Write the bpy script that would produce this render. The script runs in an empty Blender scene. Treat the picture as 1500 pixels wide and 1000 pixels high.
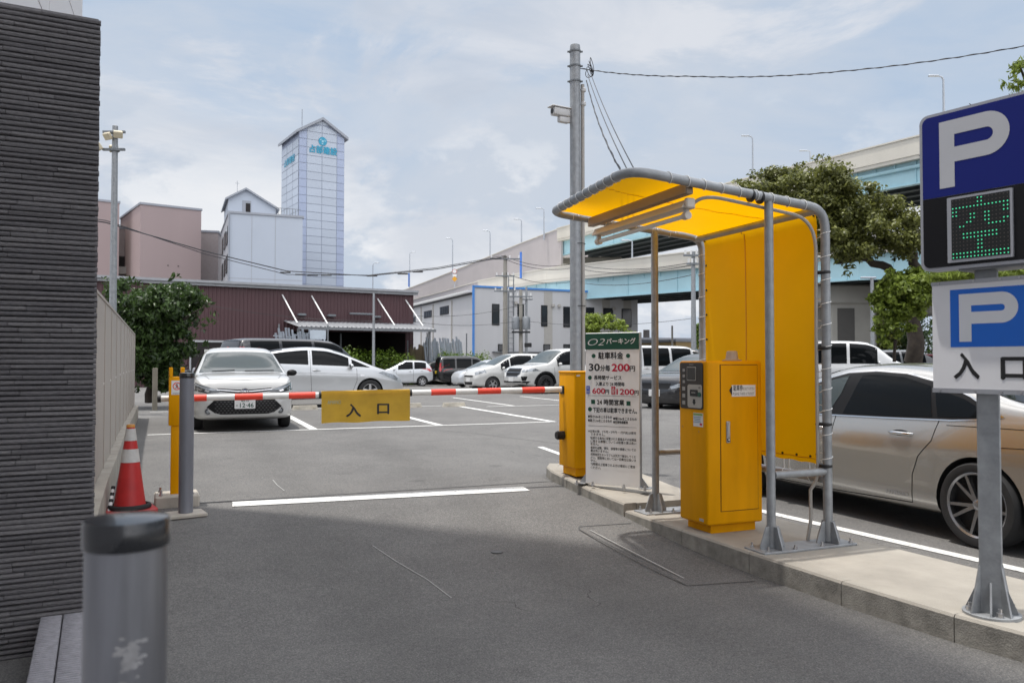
import bpy, bmesh, math, random
import numpy as np
from mathutils import Vector, Matrix
from mathutils.bvhtree import BVHTree
random.seed(7); rng = np.random.default_rng(7)
R = math.radians
sc = bpy.context.scene
col = sc.collection

# ------------------------------------------------------------------ camera
# world: x = across the entry lane, y = along the entry lane, z up; camera stands at the origin
YAW, PITCH, FPX, CH = R(22), R(1.47), 1167.0, 1.45
cam_d = bpy.data.cameras.new('camera'); cam = bpy.data.objects.new('camera', cam_d); col.objects.link(cam)
cam.location = (0, 0, CH); cam.rotation_euler = (R(90) + PITCH, 0, -YAW)
cam_d.sensor_width = 36; cam_d.lens = 36 * FPX / 1500; cam_d.clip_start = 0.05; cam_d.clip_end = 3000
cam_d.dof.use_dof = True; cam_d.dof.focus_distance = 9.0; cam_d.dof.aperture_fstop = 4.0
sc.camera = cam

# ------------------------------------------------------------------ light
SUN_EL = R(78.5); SHX, SHY = 0.817, -0.567          # the way shadows fall
sun_d = bpy.data.lights.new('sun', 'SUN'); sun_d.energy = 3.6; sun_d.angle = R(1.0); sun_d.color = (1.0, 0.955, 0.89)
sun = bpy.data.objects.new('sun', sun_d); col.objects.link(sun); sun.location = (-30, 20, 90)
sun.rotation_euler = Vector((SHX * math.cos(SUN_EL), SHY * math.cos(SUN_EL), -math.sin(SUN_EL))).to_track_quat('-Z', 'Y').to_euler()
w = bpy.data.worlds.new('World'); sc.world = w; w.use_nodes = True
nt = w.node_tree; nt.nodes.clear(); N = nt.nodes.new; LK = nt.links.new
def mathn(op, a, b=None, clamp=False, tree=None):
    t = tree or nt
    n = t.nodes.new('ShaderNodeMath'); n.operation = op; n.use_clamp = clamp
    for i, v in enumerate((a, b)):
        if v is None: continue
        if isinstance(v, (int, float)): n.inputs[i].default_value = v
        else: t.links.new(v, n.inputs[i])
    return n.outputs[0]
out = N('ShaderNodeOutputWorld'); bg = N('ShaderNodeBackground'); LK(bg.outputs[0], out.inputs[0])
sky = N('ShaderNodeTexSky'); sky.sky_type = 'NISHITA'; sky.sun_disc = False
sky.sun_elevation = SUN_EL; sky.sun_rotation = math.atan2(-SHX, -SHY); sky.air_density = 1.1; sky.dust_density = 2.2; sky.ozone_density = 1.5
tc = N('ShaderNodeTexCoord'); sep = N('ShaderNodeSeparateXYZ'); LK(tc.outputs['Generated'], sep.inputs[0])
den = mathn('ADD', mathn('MAXIMUM', sep.outputs[2], 0.0), 0.16)
cx = mathn('DIVIDE', sep.outputs[0], den); cy = mathn('DIVIDE', sep.outputs[1], den)
cmb = N('ShaderNodeCombineXYZ'); LK(cx, cmb.inputs[0]); LK(cy, cmb.inputs[1]); cmb.inputs[2].default_value = 3.7
def noise(scale, detail, rough, dist=0.0, vec=None):
    n = N('ShaderNodeTexNoise'); n.inputs['Scale'].default_value = scale; n.inputs['Detail'].default_value = detail
    n.inputs['Roughness'].default_value = rough; n.inputs['Distortion'].default_value = dist
    LK(vec or cmb.outputs[0], n.inputs['Vector']); return n.outputs[0]
def ramp(v, a, b, mode='EASE'):
    r = N('ShaderNodeValToRGB'); r.color_ramp.interpolation = mode
    r.color_ramp.elements[0].position = a; r.color_ramp.elements[1].position = b; LK(v, r.inputs[0]); return r.outputs[0]
hv = N('ShaderNodeVectorMath'); hv.operation = 'MULTIPLY'; LK(tc.outputs['Generated'], hv.inputs[0]); hv.inputs[1].default_value = (1, 1, 2.6)
veil = ramp(noise(1.7, 9, 0.60, 0.6, hv.outputs[0]), 0.30, 0.66)             # thin high veil
puff = ramp(noise(2.7, 12, 0.62, 0.35, hv.outputs[0]), 0.475, 0.575)           # soft heaps
# billowing heaps low over the horizon, read on the sphere itself
dvs = N('ShaderNodeVectorMath'); dvs.operation = 'MULTIPLY'; LK(tc.outputs['Generated'], dvs.inputs[0]); dvs.inputs[1].default_value = (1, 1, 1.9)
low = ramp(noise(4.3, 12, 0.57, 0.15, dvs.outputs[0]), 0.47, 0.545)
lowm = mathn('MULTIPLY', low, mathn('SUBTRACT', 1.0, ramp(sep.outputs[2], 0.10, 0.36)))
grey = noise(3.4, 8, 0.55, 0.4, hv.outputs[0])
def mixc(f, a, b):
    m = N('ShaderNodeMix'); m.data_type = 'RGBA'
    if isinstance(f, (int, float)): m.inputs[0].default_value = f
    else: LK(f, m.inputs[0])
    for i, v in ((6, a), (7, b)):
        if isinstance(v, tuple): m.inputs[i].default_value = (*v, 1)
        else: LK(v, m.inputs[i])
    return m.outputs[2]
SKS = 0.1                                                      # the strength every colour below is multiplied by
base = mixc(0.80, sky.outputs[0], (4.55, 6.0, 7.95))
veilc = (6.2, 6.7, 7.5)
c1 = mixc(mathn('MULTIPLY', veil, 0.88), base, veilc)
c2 = mixc(mathn('MULTIPLY', puff, 0.75), c1, mixc(ramp(grey, 0.35, 0.65), (5.5, 6.1, 7.1), (7.6, 7.8, 8.3)))
c3 = mixc(mathn('MULTIPLY', lowm, 0.9), c2, mixc(ramp(grey, 0.4, 0.62), (6.9, 7.2, 7.8), (9.2, 9.3, 9.5)))
# thin cloud round the high sun: unseen upper sky, boosted to lift ambient light
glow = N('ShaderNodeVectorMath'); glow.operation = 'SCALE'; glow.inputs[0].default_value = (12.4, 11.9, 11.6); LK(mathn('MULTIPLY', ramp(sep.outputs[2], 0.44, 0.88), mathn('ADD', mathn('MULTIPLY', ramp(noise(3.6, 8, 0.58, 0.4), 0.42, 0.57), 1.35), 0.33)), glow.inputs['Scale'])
# unseen fill added behind the viewer, lights the faces turned to the camera
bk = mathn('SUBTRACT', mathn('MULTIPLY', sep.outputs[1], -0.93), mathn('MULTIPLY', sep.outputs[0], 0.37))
back_fill = N('ShaderNodeVectorMath'); back_fill.operation = 'SCALE'; back_fill.inputs[0].default_value = (13.5, 13.2, 13.2); LK(mathn('MULTIPLY', ramp(bk, 0.0, 0.7), mathn('ADD', mathn('MULTIPLY', puff, 0.5), 0.5)), back_fill.inputs['Scale'])
bk2 = N('ShaderNodeVectorMath'); bk2.operation = 'ADD'; LK(c3, bk2.inputs[0]); LK(back_fill.outputs[0], bk2.inputs[1])
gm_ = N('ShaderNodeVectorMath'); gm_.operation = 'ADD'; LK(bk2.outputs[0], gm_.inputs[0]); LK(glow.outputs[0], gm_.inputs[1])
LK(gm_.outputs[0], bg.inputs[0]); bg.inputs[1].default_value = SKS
sc.view_settings.view_transform = 'Standard'; sc.view_settings.look = 'None'
sc.view_settings.exposure = 0.0; sc.view_settings.gamma = 1.0
sc.cycles.max_bounces = 8; sc.cycles.transparent_max_bounces = 8
sc.cycles.caustics_reflective = False; sc.cycles.caustics_refractive = False
sc.cycles.use_denoising = True

# ------------------------------------------------------------------ helpers
_F = Vector((math.sin(YAW) * math.cos(PITCH), math.cos(YAW) * math.cos(PITCH), math.sin(PITCH)))
_R = Vector((math.cos(YAW), -math.sin(YAW), 0)); _U = _R.cross(_F)
def at(u, v, d):                                   # survey: a sight line's point at a distance
    return Vector((0, 0, CH)) + d * (_F + _R * ((u - 750) / FPX) + _U * ((500 - v) / FPX))
def sstep(a, b, x):
    t = min(1, max(0, (x - a) / (b - a))); return t * t * (3 - 2 * t)
def gz(x, y):                                      # the lot lies a little higher than the lane
    main = 0.2 * sstep(4.5, 8, y) + 0.08 * sstep(8, 12, y)
    side = 0.28 * sstep(7, 14, y)
    k = sstep(3.5, 4.7, x)
    z = main * (1 - k) + side * k
    d = math.hypot(x, y)
    return z - 0.24 * sstep(27, 50, d)

def srgb(r, g, b):
    f = lambda c: (c / 255 / 12.92) if c <= 10 else ((c / 255 + 0.055) / 1.055) ** 2.4
    return (f(r), f(g), f(b))
MATS = {}
def M(name, c, rough=0.5, metal=0.0, var=0.08, scale=3.0, bump=0.0, bscale=60.0, coat=0.0, spec=0.5, emit=0.0, island=False, trans=0.0, streak=0.0):
    if name in MATS: return MATS[name]
    m = bpy.data.materials.new(name); m.use_nodes = True; t = m.node_tree
    p = t.nodes['Principled BSDF']; p.inputs['Roughness'].default_value = rough; p.inputs['Metallic'].default_value = metal
    p.inputs['Specular IOR Level'].default_value = spec; p.inputs['Coat Weight'].default_value = coat; p.inputs['Coat Roughness'].default_value = 0.03
    tcn = t.nodes.new('ShaderNodeTexCoord'); vec = tcn.outputs['Object']
    fac = None
    if island:
        g = t.nodes.new('ShaderNodeNewGeometry'); fac = g.outputs['Random Per Island']
    elif var > 0:
        n = t.nodes.new('ShaderNodeTexNoise'); n.inputs['Scale'].default_value = scale; n.inputs['Detail'].default_value = 6; n.inputs['Roughness'].default_value = 0.6
        if streak:
            mp = t.nodes.new('ShaderNodeMapping'); mp.inputs['Scale'].default_value = (1, 1, 1 / streak); t.links.new(vec, mp.inputs[0]); t.links.new(mp.outputs[0], n.inputs['Vector'])
        else: t.links.new(vec, n.inputs['Vector'])
        fac = n.outputs[0]
    if fac is not None and var > 0:
        r = t.nodes.new('ShaderNodeValToRGB'); r.color_ramp.elements[0].position = 0.3 if not island else 0.0; r.color_ramp.elements[1].position = 0.7 if not island else 1.0
        r.color_ramp.elements[0].color = (*[max(0, k * (1 - var)) for k in c], 1); r.color_ramp.elements[1].color = (*[min(1, k * (1 + var)) for k in c], 1)
        t.links.new(fac, r.inputs[0]); t.links.new(r.outputs[0], p.inputs['Base Color']); colout = r.outputs[0]
        if not island:
            rr = t.nodes.new('ShaderNodeMapRange'); rr.inputs[3].default_value = max(0.02, rough * 0.85); rr.inputs[4].default_value = min(1, rough * 1.15)
            t.links.new(fac, rr.inputs[0]); t.links.new(rr.outputs[0], p.inputs['Roughness'])
    else:
        p.inputs['Base Color'].default_value = (*c, 1); colout = None
    if bump > 0:
        bn = t.nodes.new('ShaderNodeTexNoise'); bn.inputs['Scale'].default_value = bscale; bn.inputs['Detail'].default_value = 4; t.links.new(vec, bn.inputs['Vector'])
        b = t.nodes.new('ShaderNodeBump'); b.inputs['Strength'].default_value = bump; b.inputs['Distance'].default_value = 0.01
        t.links.new(bn.outputs[0], b.inputs['Height']); t.links.new(b.outputs[0], p.inputs['Normal'])
    if emit > 0:
        p.inputs['Emission Color'].default_value = (*c, 1); p.inputs['Emission Strength'].default_value = emit
    if trans > 0:
        tr = t.nodes.new('ShaderNodeBsdfTranslucent'); tr.inputs[0].default_value = (*c, 1)
        if colout: t.links.new(colout, tr.inputs[0])
        mx = t.nodes.new('ShaderNodeMixShader'); mx.inputs[0].default_value = trans
        o = t.nodes['Material Output']; t.links.new(p.outputs[0], mx.inputs[1]); t.links.new(tr.outputs[0], mx.inputs[2]); t.links.new(mx.outputs[0], o.inputs[0])
    MATS[name] = m; return m

class MB:                                          # collects shapes, links them as ONE mesh object
    def __init__(s): s.v = []; s.f = []; s.mi = []; s.cur = 0; s.mats = []
    def use(s, m):
        if m not in s.mats: s.mats.append(m)
        s.cur = s.mats.index(m); return s
    def add(s, vs, fs, mx=None):
        o = len(s.v)
        for p in vs: s.v.append(tuple(mx @ Vector(p)) if mx is not None else tuple(p))
        for f in fs: s.f.append([i + o for i in f]); s.mi.append(s.cur)
        return s
    def bm(s, b, mx=None):
        b.verts.index_update(); s.add([v.co[:] for v in b.verts], [[v.index for v in f.verts] for f in b.faces], mx); b.free(); return s
    def box(s, c, d, bev=0.0, mx=None, seg=1, rz=0.0):
        b = bmesh.new(); bmesh.ops.create_cube(b, size=1.0)
        for v in b.verts: v.co = Vector((v.co.x * d[0], v.co.y * d[1], v.co.z * d[2]))
        if bev > 0: bmesh.ops.bevel(b, geom=b.edges[:], offset=bev, segments=seg, affect='EDGES', profile=0.5)
        m = Matrix.Translation(c) @ Matrix.Rotation(rz, 4, 'Z')
        return s.bm(b, (mx @ m) if mx is not None else m)
    def cyl(s, p0, p1, r0, r1=None, n=12, caps=True):
        return s.tube([p0, p1], [r0, r0 if r1 is None else r1], n, caps)
    def tube(s, pts, r, n=10, caps=True, closed=False):
        P = [Vector(p) for p in pts]; k = len(P); rr = r if isinstance(r, (list, tuple)) else [r] * k
        vs = []; fs = []; ref = None
        for i in range(k):
            if closed: t = (P[(i + 1) % k] - P[i - 1]).normalized()
            else: t = (P[min(i + 1, k - 1)] - P[max(i - 1, 0)]).normalized()
            if ref is None: ref = Vector((0, 0, 1)) if abs(t.z) < 0.9 else Vector((1, 0, 0))
            a = t.cross(ref).normalized(); b = a.cross(t).normalized(); ref = b
            for j in range(n):
                an = 2 * math.pi * j / n; vs.append(P[i] + (a * math.cos(an) + b * math.sin(an)) * rr[i])
        for i in range(k if closed else k - 1):
            i2 = (i + 1) % k
            for j in range(n):
                j2 = (j + 1) % n; fs.append((i * n + j, i * n + j2, i2 * n + j2, i2 * n + j))
        if caps and not closed: fs.append(tuple(reversed(range(n)))); fs.append(tuple((k - 1) * n + j for j in range(n)))
        return s.add(vs, fs)
    def lathe(s, prof, n=32, mx=None, caps=True):   # profile of (r, z)
        vs = []; fs = []; k = len(prof)
        for r, z in prof:
            for j in range(n): a = 2 * math.pi * j / n; vs.append((r * math.cos(a), r * math.sin(a), z))
        for i in range(k - 1):
            for j in range(n): j2 = (j + 1) % n; fs.append((i * n + j, i * n + j2, (i + 1) * n + j2, (i + 1) * n + j))
        if caps: fs.append(tuple(reversed(range(n)))); fs.append(tuple((k - 1) * n + j for j in range(n)))
        return s.add(vs, fs, mx)
    def prism(s, poly, z0, z1, mx=None):            # polygon in xy, extruded in z
        k = len(poly); ar = sum(poly[i][0] * poly[(i + 1) % k][1] - poly[(i + 1) % k][0] * poly[i][1] for i in range(k))
        if ar < 0: poly = poly[::-1]
        vs = [(p[0], p[1], z0) for p in poly] + [(p[0], p[1], z1) for p in poly]
        fs = [tuple(reversed(range(k))), tuple(range(k, 2 * k))] + [(i, (i + 1) % k, k + (i + 1) % k, k + i) for i in range(k)]
        return s.add(vs, fs, mx)
    def quad(s, *p): return s.add(p, [tuple(range(len(p)))])
    def text(s, body, h, x=0, y=0, mx=None, width=None, align='LEFT', bold=0.0, shear=0.0, ext=0.0):
        vs, fs = text_geo(body, min(0.0, bold), shear)
        if not vs: return s
        X0 = min(p[0] for p in vs); X1 = max(p[0] for p in vs); Y0 = min(p[1] for p in vs); Y1 = max(p[1] for p in vs)
        ky = h; kx = h if width is None else width / (X1 - X0)
        wd = (X1 - X0) * kx; ox = x - (0 if align == 'LEFT' else wd / 2 if align == 'CENTER' else wd)
        b = bold * .8; k = 0
        for dx, dy in ((0, 0), (b, 0), (-b, 0), (0, b), (0, -b)) if bold > .004 else ((0, 0),):
            s.add([(ox + (p[0] + dx - X0) * kx, y + (p[1] + dy) * ky, ext + k * h * .0015) for p in vs], fs, mx); k += 1
        return s
    def build(s, name, parent=None, mat=None, smooth=None, loc=None, rz=0.0):
        me = bpy.data.meshes.new(name); me.from_pydata(s.v, [], s.f)
        ms = s.mats or [mat]
        for m in ms: me.materials.append(m)
        me.polygons.foreach_set('material_index', s.mi); me.update()
        if smooth is not None:
            me.polygons.foreach_set('use_smooth', [True] * len(me.polygons)); me.set_sharp_from_angle(angle=R(smooth))
        o = bpy.data.objects.new(name, me); col.objects.link(o)
        if parent: o.parent = parent
        if loc is not None: o.location = loc
        o.rotation_euler.z = rz
        return o
_TG = {}
def text_geo(body, bold, shear):
    k = (body, bold, shear)
    if k in _TG: return _TG[k]
    c = bpy.data.curves.new('lettering', 'FONT'); c.body = body; c.size = 1.0; c.offset = bold; c.shear = shear; c.resolution_u = 3
    o = bpy.data.objects.new('lettering', c); col.objects.link(o)
    dg = bpy.context.evaluated_depsgraph_get(); e = o.evaluated_get(dg); me = e.to_mesh()
    r = ([v.co[:] for v in me.vertices], [tuple(p.vertices) for p in me.polygons]); e.to_mesh_clear()
    bpy.data.objects.remove(o); bpy.data.curves.remove(c); _TG[k] = r; return r
def tag(o, label=None, cat=None, group=None, kind=None):
    if label: o['label'] = label
    if cat: o['category'] = cat
    if group: o['group'] = group
    if kind: o['kind'] = kind
    return o
def thing(name, label, cat, loc=(0, 0, 0), rz=0.0, group=None):
    o = bpy.data.objects.new(name, None); col.objects.link(o); o.empty_display_size = 0.2
    o.location = loc; o.rotation_euler.z = rz; return tag(o, label, cat, group)
def frame(o, x, z=None):                            # matrix: origin o, local X along x, local Y along z, local Z = out of the face
    x = Vector(x).normalized(); y = Vector(z or (0, 0, 1)).normalized(); n = x.cross(y)
    m = Matrix((x, y, n)).transposed().to_4x4(); m.translation = Vector(o); return m
def dup(root, loc, rz, label, group=None):
    r = root.copy(); col.objects.link(r); r.location = loc; r.rotation_euler.z = rz; r['label'] = label
    if group: r['group'] = group
    for ch in list(root.children):
        c = ch.copy(); col.objects.link(c); c.parent = r
        for g in ch.children: d = g.copy(); col.objects.link(d); d.parent = c
    return r

# ------------------------------------------------------------------ common materials
galv = M('galvanised', srgb(150, 153, 156), 0.5, 0.35, 0.18, 14, 0.05, 80)
galvd = M('galvanised_dull', srgb(120, 124, 128), 0.55, 0.3, 0.2, 18)
black = M('black_plastic', (0.012, 0.012, 0.013), 0.5, var=0)
rubber = M('rubber', (0.02, 0.02, 0.021), 0.8, var=0.2, scale=20)
white = M('white_paint', (0.74, 0.74, 0.73), 0.45, var=0.04)
yellow = M('yellow_coat', (0.76, 0.335, 0.001), 0.45, var=0.11, scale=5.0, spec=0.10, streak=5)
red = M('signal_red', (0.78, 0.055, 0.028), 0.45, var=0.06)
conc = M('concrete', srgb(172, 166, 156), 0.9, var=0.16, scale=6, bump=0.25, bscale=120)
ink = M('ink', (0.015, 0.015, 0.016), 0.6, var=0)
steel = M('steel', (0.55, 0.55, 0.56), 0.28, 0.9, 0.1, 8)

# ------------------------------------------------------------------ ground
def mat_asphalt():
    m = bpy.data.materials.new('asphalt'); m.use_nodes = True; t = m.node_tree; p = t.nodes['Principled BSDF']
    tcn = t.nodes.new('ShaderNodeTexCoord'); v = tcn.outputs['Object']
    def nz(s, d, ro):
        n = t.nodes.new('ShaderNodeTexNoise'); n.inputs['Scale'].default_value = s; n.inputs['Detail'].default_value = d; n.inputs['Roughness'].default_value = ro; t.links.new(v, n.inputs['Vector']); return n.outputs[0]
    big, mid, fine = nz(0.35, 5, 0.55), nz(2.2, 6, 0.7), nz(130, 3, 0.7)
    vor = t.nodes.new('ShaderNodeTexVoronoi'); vor.inputs['Scale'].default_value = 95; t.links.new(v, vor.inputs['Vector'])
    def rp(f, a, b, ca, cb):
        r = t.nodes.new('ShaderNodeValToRGB'); r.color_ramp.elements[0].position = a; r.color_ramp.elements[1].position = b
        r.color_ramp.elements[0].color = (*ca, 1); r.color_ramp.elements[1].color = (*cb, 1); t.links.new(f, r.inputs[0]); return r.outputs[0]
    def mul(a, b, k=1.0):
        x = t.nodes.new('ShaderNodeMix'); x.data_type = 'RGBA'; x.blend_type = 'MULTIPLY'; x.inputs[0].default_value = k; t.links.new(a, x.inputs[6]); t.links.new(b, x.inputs[7]); return x.outputs[2]
    c = rp(big, 0.32, 0.7, (0.150, 0.148, 0.146), (0.198, 0.195, 0.190))
    c = mul(c, rp(mid, 0.3, 0.72, (0.84, 0.84, 0.84), (1.06, 1.06, 1.05)))
    c = mul(c, rp(fine, 0.32, 0.7, (0.56, 0.56, 0.57), (1.36, 1.35, 1.33)))
    c = mul(c, rp(nz(34, 4, 0.75), 0.3, 0.7, (0.80, 0.80, 0.81), (1.18, 1.18, 1.17)))
    c = mul(c, rp(nz(320, 1, 0.5), 0.66, 0.74, (1, 1, 1), (1.9, 1.88, 1.8)))
    c = mul(c, rp(vor.outputs['Distance'], 0.1, 0.6, (1.18, 1.17, 1.15), (0.78, 0.78, 0.79)))
    spot = nz(0.9, 3, 0.5)
    c = mul(c, rp(spot, 0.66, 0.72, (1, 1, 1), (0.82, 0.82, 0.82)))
    sx_ = t.nodes.new('ShaderNodeSeparateXYZ'); t.links.new(v, sx_.inputs[0])
    wob = mathn('MULTIPLY', mathn('SUBTRACT', nz(0.5, 2, 0.5), 0.5, tree=t), 0.9, tree=t)
    for xc in (0.95, 2.45):                                # faint polished wheel tracks along the lane
        dd = mathn('ABSOLUTE', mathn('SUBTRACT', mathn('ADD', sx_.outputs[0], wob, tree=t), xc, tree=t), tree=t)
        c = mul(c, rp(dd, 0.06, 0.42, (0.90, 0.90, 0.90), (1, 1, 1)))
    mpv = t.nodes.new('ShaderNodeMapping'); mpv.inputs['Scale'].default_value = (0.5, 0.33, 0.5); t.links.new(v, mpv.inputs[0])
    dn = t.nodes.new('ShaderNodeTexNoise'); dn.inputs['Scale'].default_value = 2.2; dn.inputs['Detail'].default_value = 5; t.links.new(v, dn.inputs['Vector'])
    av = t.nodes.new('ShaderNodeVectorMath'); av.operation = 'MULTIPLY_ADD'; t.links.new(dn.outputs['Color'], av.inputs[0]); av.inputs[1].default_value = (.35, .35, 0); t.links.new(mpv.outputs[0], av.inputs[2])
    cv = t.nodes.new('ShaderNodeTexVoronoi'); cv.feature = 'DISTANCE_TO_EDGE'; cv.inputs['Scale'].default_value = 0.9; t.links.new(av.outputs[0], cv.inputs['Vector'])
    crack = mathn('MULTIPLY', mathn('LESS_THAN', cv.outputs['Distance'], 0.0022, tree=t), mathn('GREATER_THAN', nz(0.7, 2, 0.5), 0.64, tree=t), tree=t)
    c = mul(c, rp(crack, 0.2, 0.8, (1, 1, 1), (0.52, 0.52, 0.52)))
    oil = nz(1.6, 2, 0.4)
    c = mul(c, rp(oil, 0.70, 0.78, (1, 1, 1), (0.70, 0.70, 0.71)))
    t.links.new(c, p.inputs['Base Color']); p.inputs['Roughness'].default_value = 0.88; p.inputs['Specular IOR Level'].default_value = 0.3
    b = t.nodes.new('ShaderNodeBump'); b.inputs['Strength'].default_value = 0.5; b.inputs['Distance'].default_value = 0.004
    t.links.new(vor.outputs['Distance'], b.inputs['Height']); t.links.new(b.outputs[0], p.inputs['Normal'])
    return m
asph = mat_asphalt()
def axis(a, b, step, far):
    k = [a]; x = a
    while x < b: x += step; k.append(x)
    lo = [a]; s = step
    while lo[-1] > -far: s *= 1.5; lo.append(lo[-1] - s)
    hi = [k[-1]]; s = step
    while hi[-1] < far: s *= 1.5; hi.append(hi[-1] + s)
    return lo[:0:-1] + k + hi[1:]
gx, gy = axis(-4, 14, 0.3, 1500), axis(-2, 60, 0.4, 1500)
mb = MB().use(asph)
mb.add([(x, y, gz(x, y)) for y in gy for x in gx],
       [(j * len(gx) + i, j * len(gx) + i + 1, (j + 1) * len(gx) + i + 1, (j + 1) * len(gx) + i) for j in range(len(gy) - 1) for i in range(len(gx) - 1)])
tag(mb.build('ground', smooth=60), kind='structure')
linem = M('line_paint', (0.62, 0.62, 0.60), 0.7, var=0.16, scale=9, bump=0.3, bscale=150)
def worn_line_mat():
    m = bpy.data.materials.new('worn_line_paint'); m.use_nodes = True; t = m.node_tree; p = t.nodes['Principled BSDF']
    tcn = t.nodes.new('ShaderNodeTexCoord'); n = t.nodes.new('ShaderNodeTexNoise'); n.inputs['Scale'].default_value = 38; n.inputs['Detail'].default_value = 7; n.inputs['Roughness'].default_value = 0.75
    t.links.new(tcn.outputs['Object'], n.inputs['Vector'])
    r = t.nodes.new('ShaderNodeValToRGB'); r.color_ramp.elements[0].position = 0.36; r.color_ramp.elements[1].position = 0.47
    r.color_ramp.elements[0].color = (0.22, 0.22, 0.215, 1); r.color_ramp.elements[1].color = (0.66, 0.66, 0.64, 1)
    t.links.new(n.outputs[0], r.inputs[0]); t.links.new(r.outputs[0], p.inputs['Base Color']); p.inputs['Roughness'].default_value = 0.8
    return m
linem = worn_line_mat()
def line(name, x0, y0, x1, y1, wd):
    a, b = Vector((x0, y0, 0)), Vector((x1, y1, 0)); t = (b - a); n = max(2, int(t.length / 0.3)); s = Vector((-t.y, t.x, 0)).normalized() * wd / 2
    vs = []; fs = []
    for i in range(n + 1):
        c = a + t * i / n
        for q in (c - s, c + s): vs.append((q.x, q.y, gz(q.x, q.y) + 0.005))
    for i in range(n): fs.append((2 * i, 2 * i + 2, 2 * i + 3, 2 * i + 1))
    return tag(MB().use(linem).add(vs, fs).build(name), kind='structure')
line('stop_line', 0.36, 7.50, 3.13, 7.36, 0.20)
line('parking_line', -0.62, 14.05, 6.62, 14.16, 0.11)
for x in (2.0, 4.29, 6.60): line('parking_line', x, 14.16, x - 0.02, 20.4, 0.14)
line('parking_line', -0.85, 20.46, 6.62, 20.46, 0.10)
line('parking_line', 7.2, 19.6, 16, 19.6, 0.10)
for k in range(4): line('parking_line', 8.0 + 2.4 * k, 19.6, 8.0 + 2.4 * k, 25, 0.10)
line('lane_line', 5.64, 1.0, 5.05, 7.6, 0.12)
line('lane_line', 5.0, 7.75, 4.9, 11, 0.1)
line('lane_line', 6.0, 30.5, 16, 30.5, 0.12)
# fine tar seam across the lot
seamm = M('tar_seam', (0.07, 0.07, 0.07), 0.8, var=0.3, scale=20)
v_ = [(2.2 + 0.45 * i, 15.6 - 0.62 * i + 0.08 * math.sin(i * 1.7), 0) for i in range(12)]
mb = MB().use(seamm)
for (ax, ay, _), (bx, by, _) in zip(v_, v_[1:]):
    mb.quad((ax, ay - .012, gz(ax, ay) + .004), (bx, by - .012, gz(bx, by) + .004), (bx, by + .012, gz(bx, by) + .004), (ax, ay + .012, gz(ax, ay) + .004))
tag(mb.build('tar_seam'), kind='structure')
mb = MB().use(seamm)
for i in range(20):
    ax, bx = -0.65 + i * 0.215, -0.65 + (i + 1) * 0.215
    mb.quad((ax, 7.64, gz(ax, 7.64) + .004), (bx, 7.64, gz(bx, 7.64) + .004), (bx, 7.66, gz(bx, 7.66) + .004), (ax, 7.66, gz(ax, 7.66) + .004))
tag(mb.build('paving_joint'), kind='structure')
def scratch(name, pts, wd, m):
    mb = MB().use(m)
    for (ax, ay), (bx, by) in zip(pts, pts[1:]):
        t = Vector((bx - ax, by - ay, 0)).normalized(); n_ = Vector((-t.y, t.x, 0)) * wd / 2
        mb.quad(*[(q.x, q.y, gz(q.x, q.y) + .005) for q in (Vector((ax, ay, 0)) - n_, Vector((bx, by, 0)) - n_, Vector((bx, by, 0)) + n_, Vector((ax, ay, 0)) + n_)])
    tag(mb.build(name), kind='structure')
pale = M('scratch_pale', (0.36, 0.36, 0.35), 0.8, var=0.2, scale=30)
scratch('scratch_mark', [(0.82, 8.75), (0.83, 8.40), (0.86, 8.02)], .008, pale); scratch('scratch_mark', [(1.28, 5.95), (1.36, 5.55), (1.46, 5.12), (1.50, 4.7)], .006, pale)
scratch('loop_cut', [(3.50, 5.95), (3.02, 5.98), (2.98, 5.9), (3.00, 4.4), (3.48, 4.32)], .012, seamm); scratch('loop_cut', [(3.06, 5.86), (3.08, 4.55)], .010, pale)
q_ = at(728, 802, 5.9)
tag(MB().use(M('disc_iron', (0.10, 0.10, 0.10), 0.6, 0.4)).lathe([(.045, 0), (.045, .006), (.036, .008), (.03, .006), (.001, .006)], 24).build('survey_marker', loc=(q_.x, q_.y, gz(q_.x, q_.y))), 'small round iron disc set in the asphalt of the entry lane', 'marker')
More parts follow.
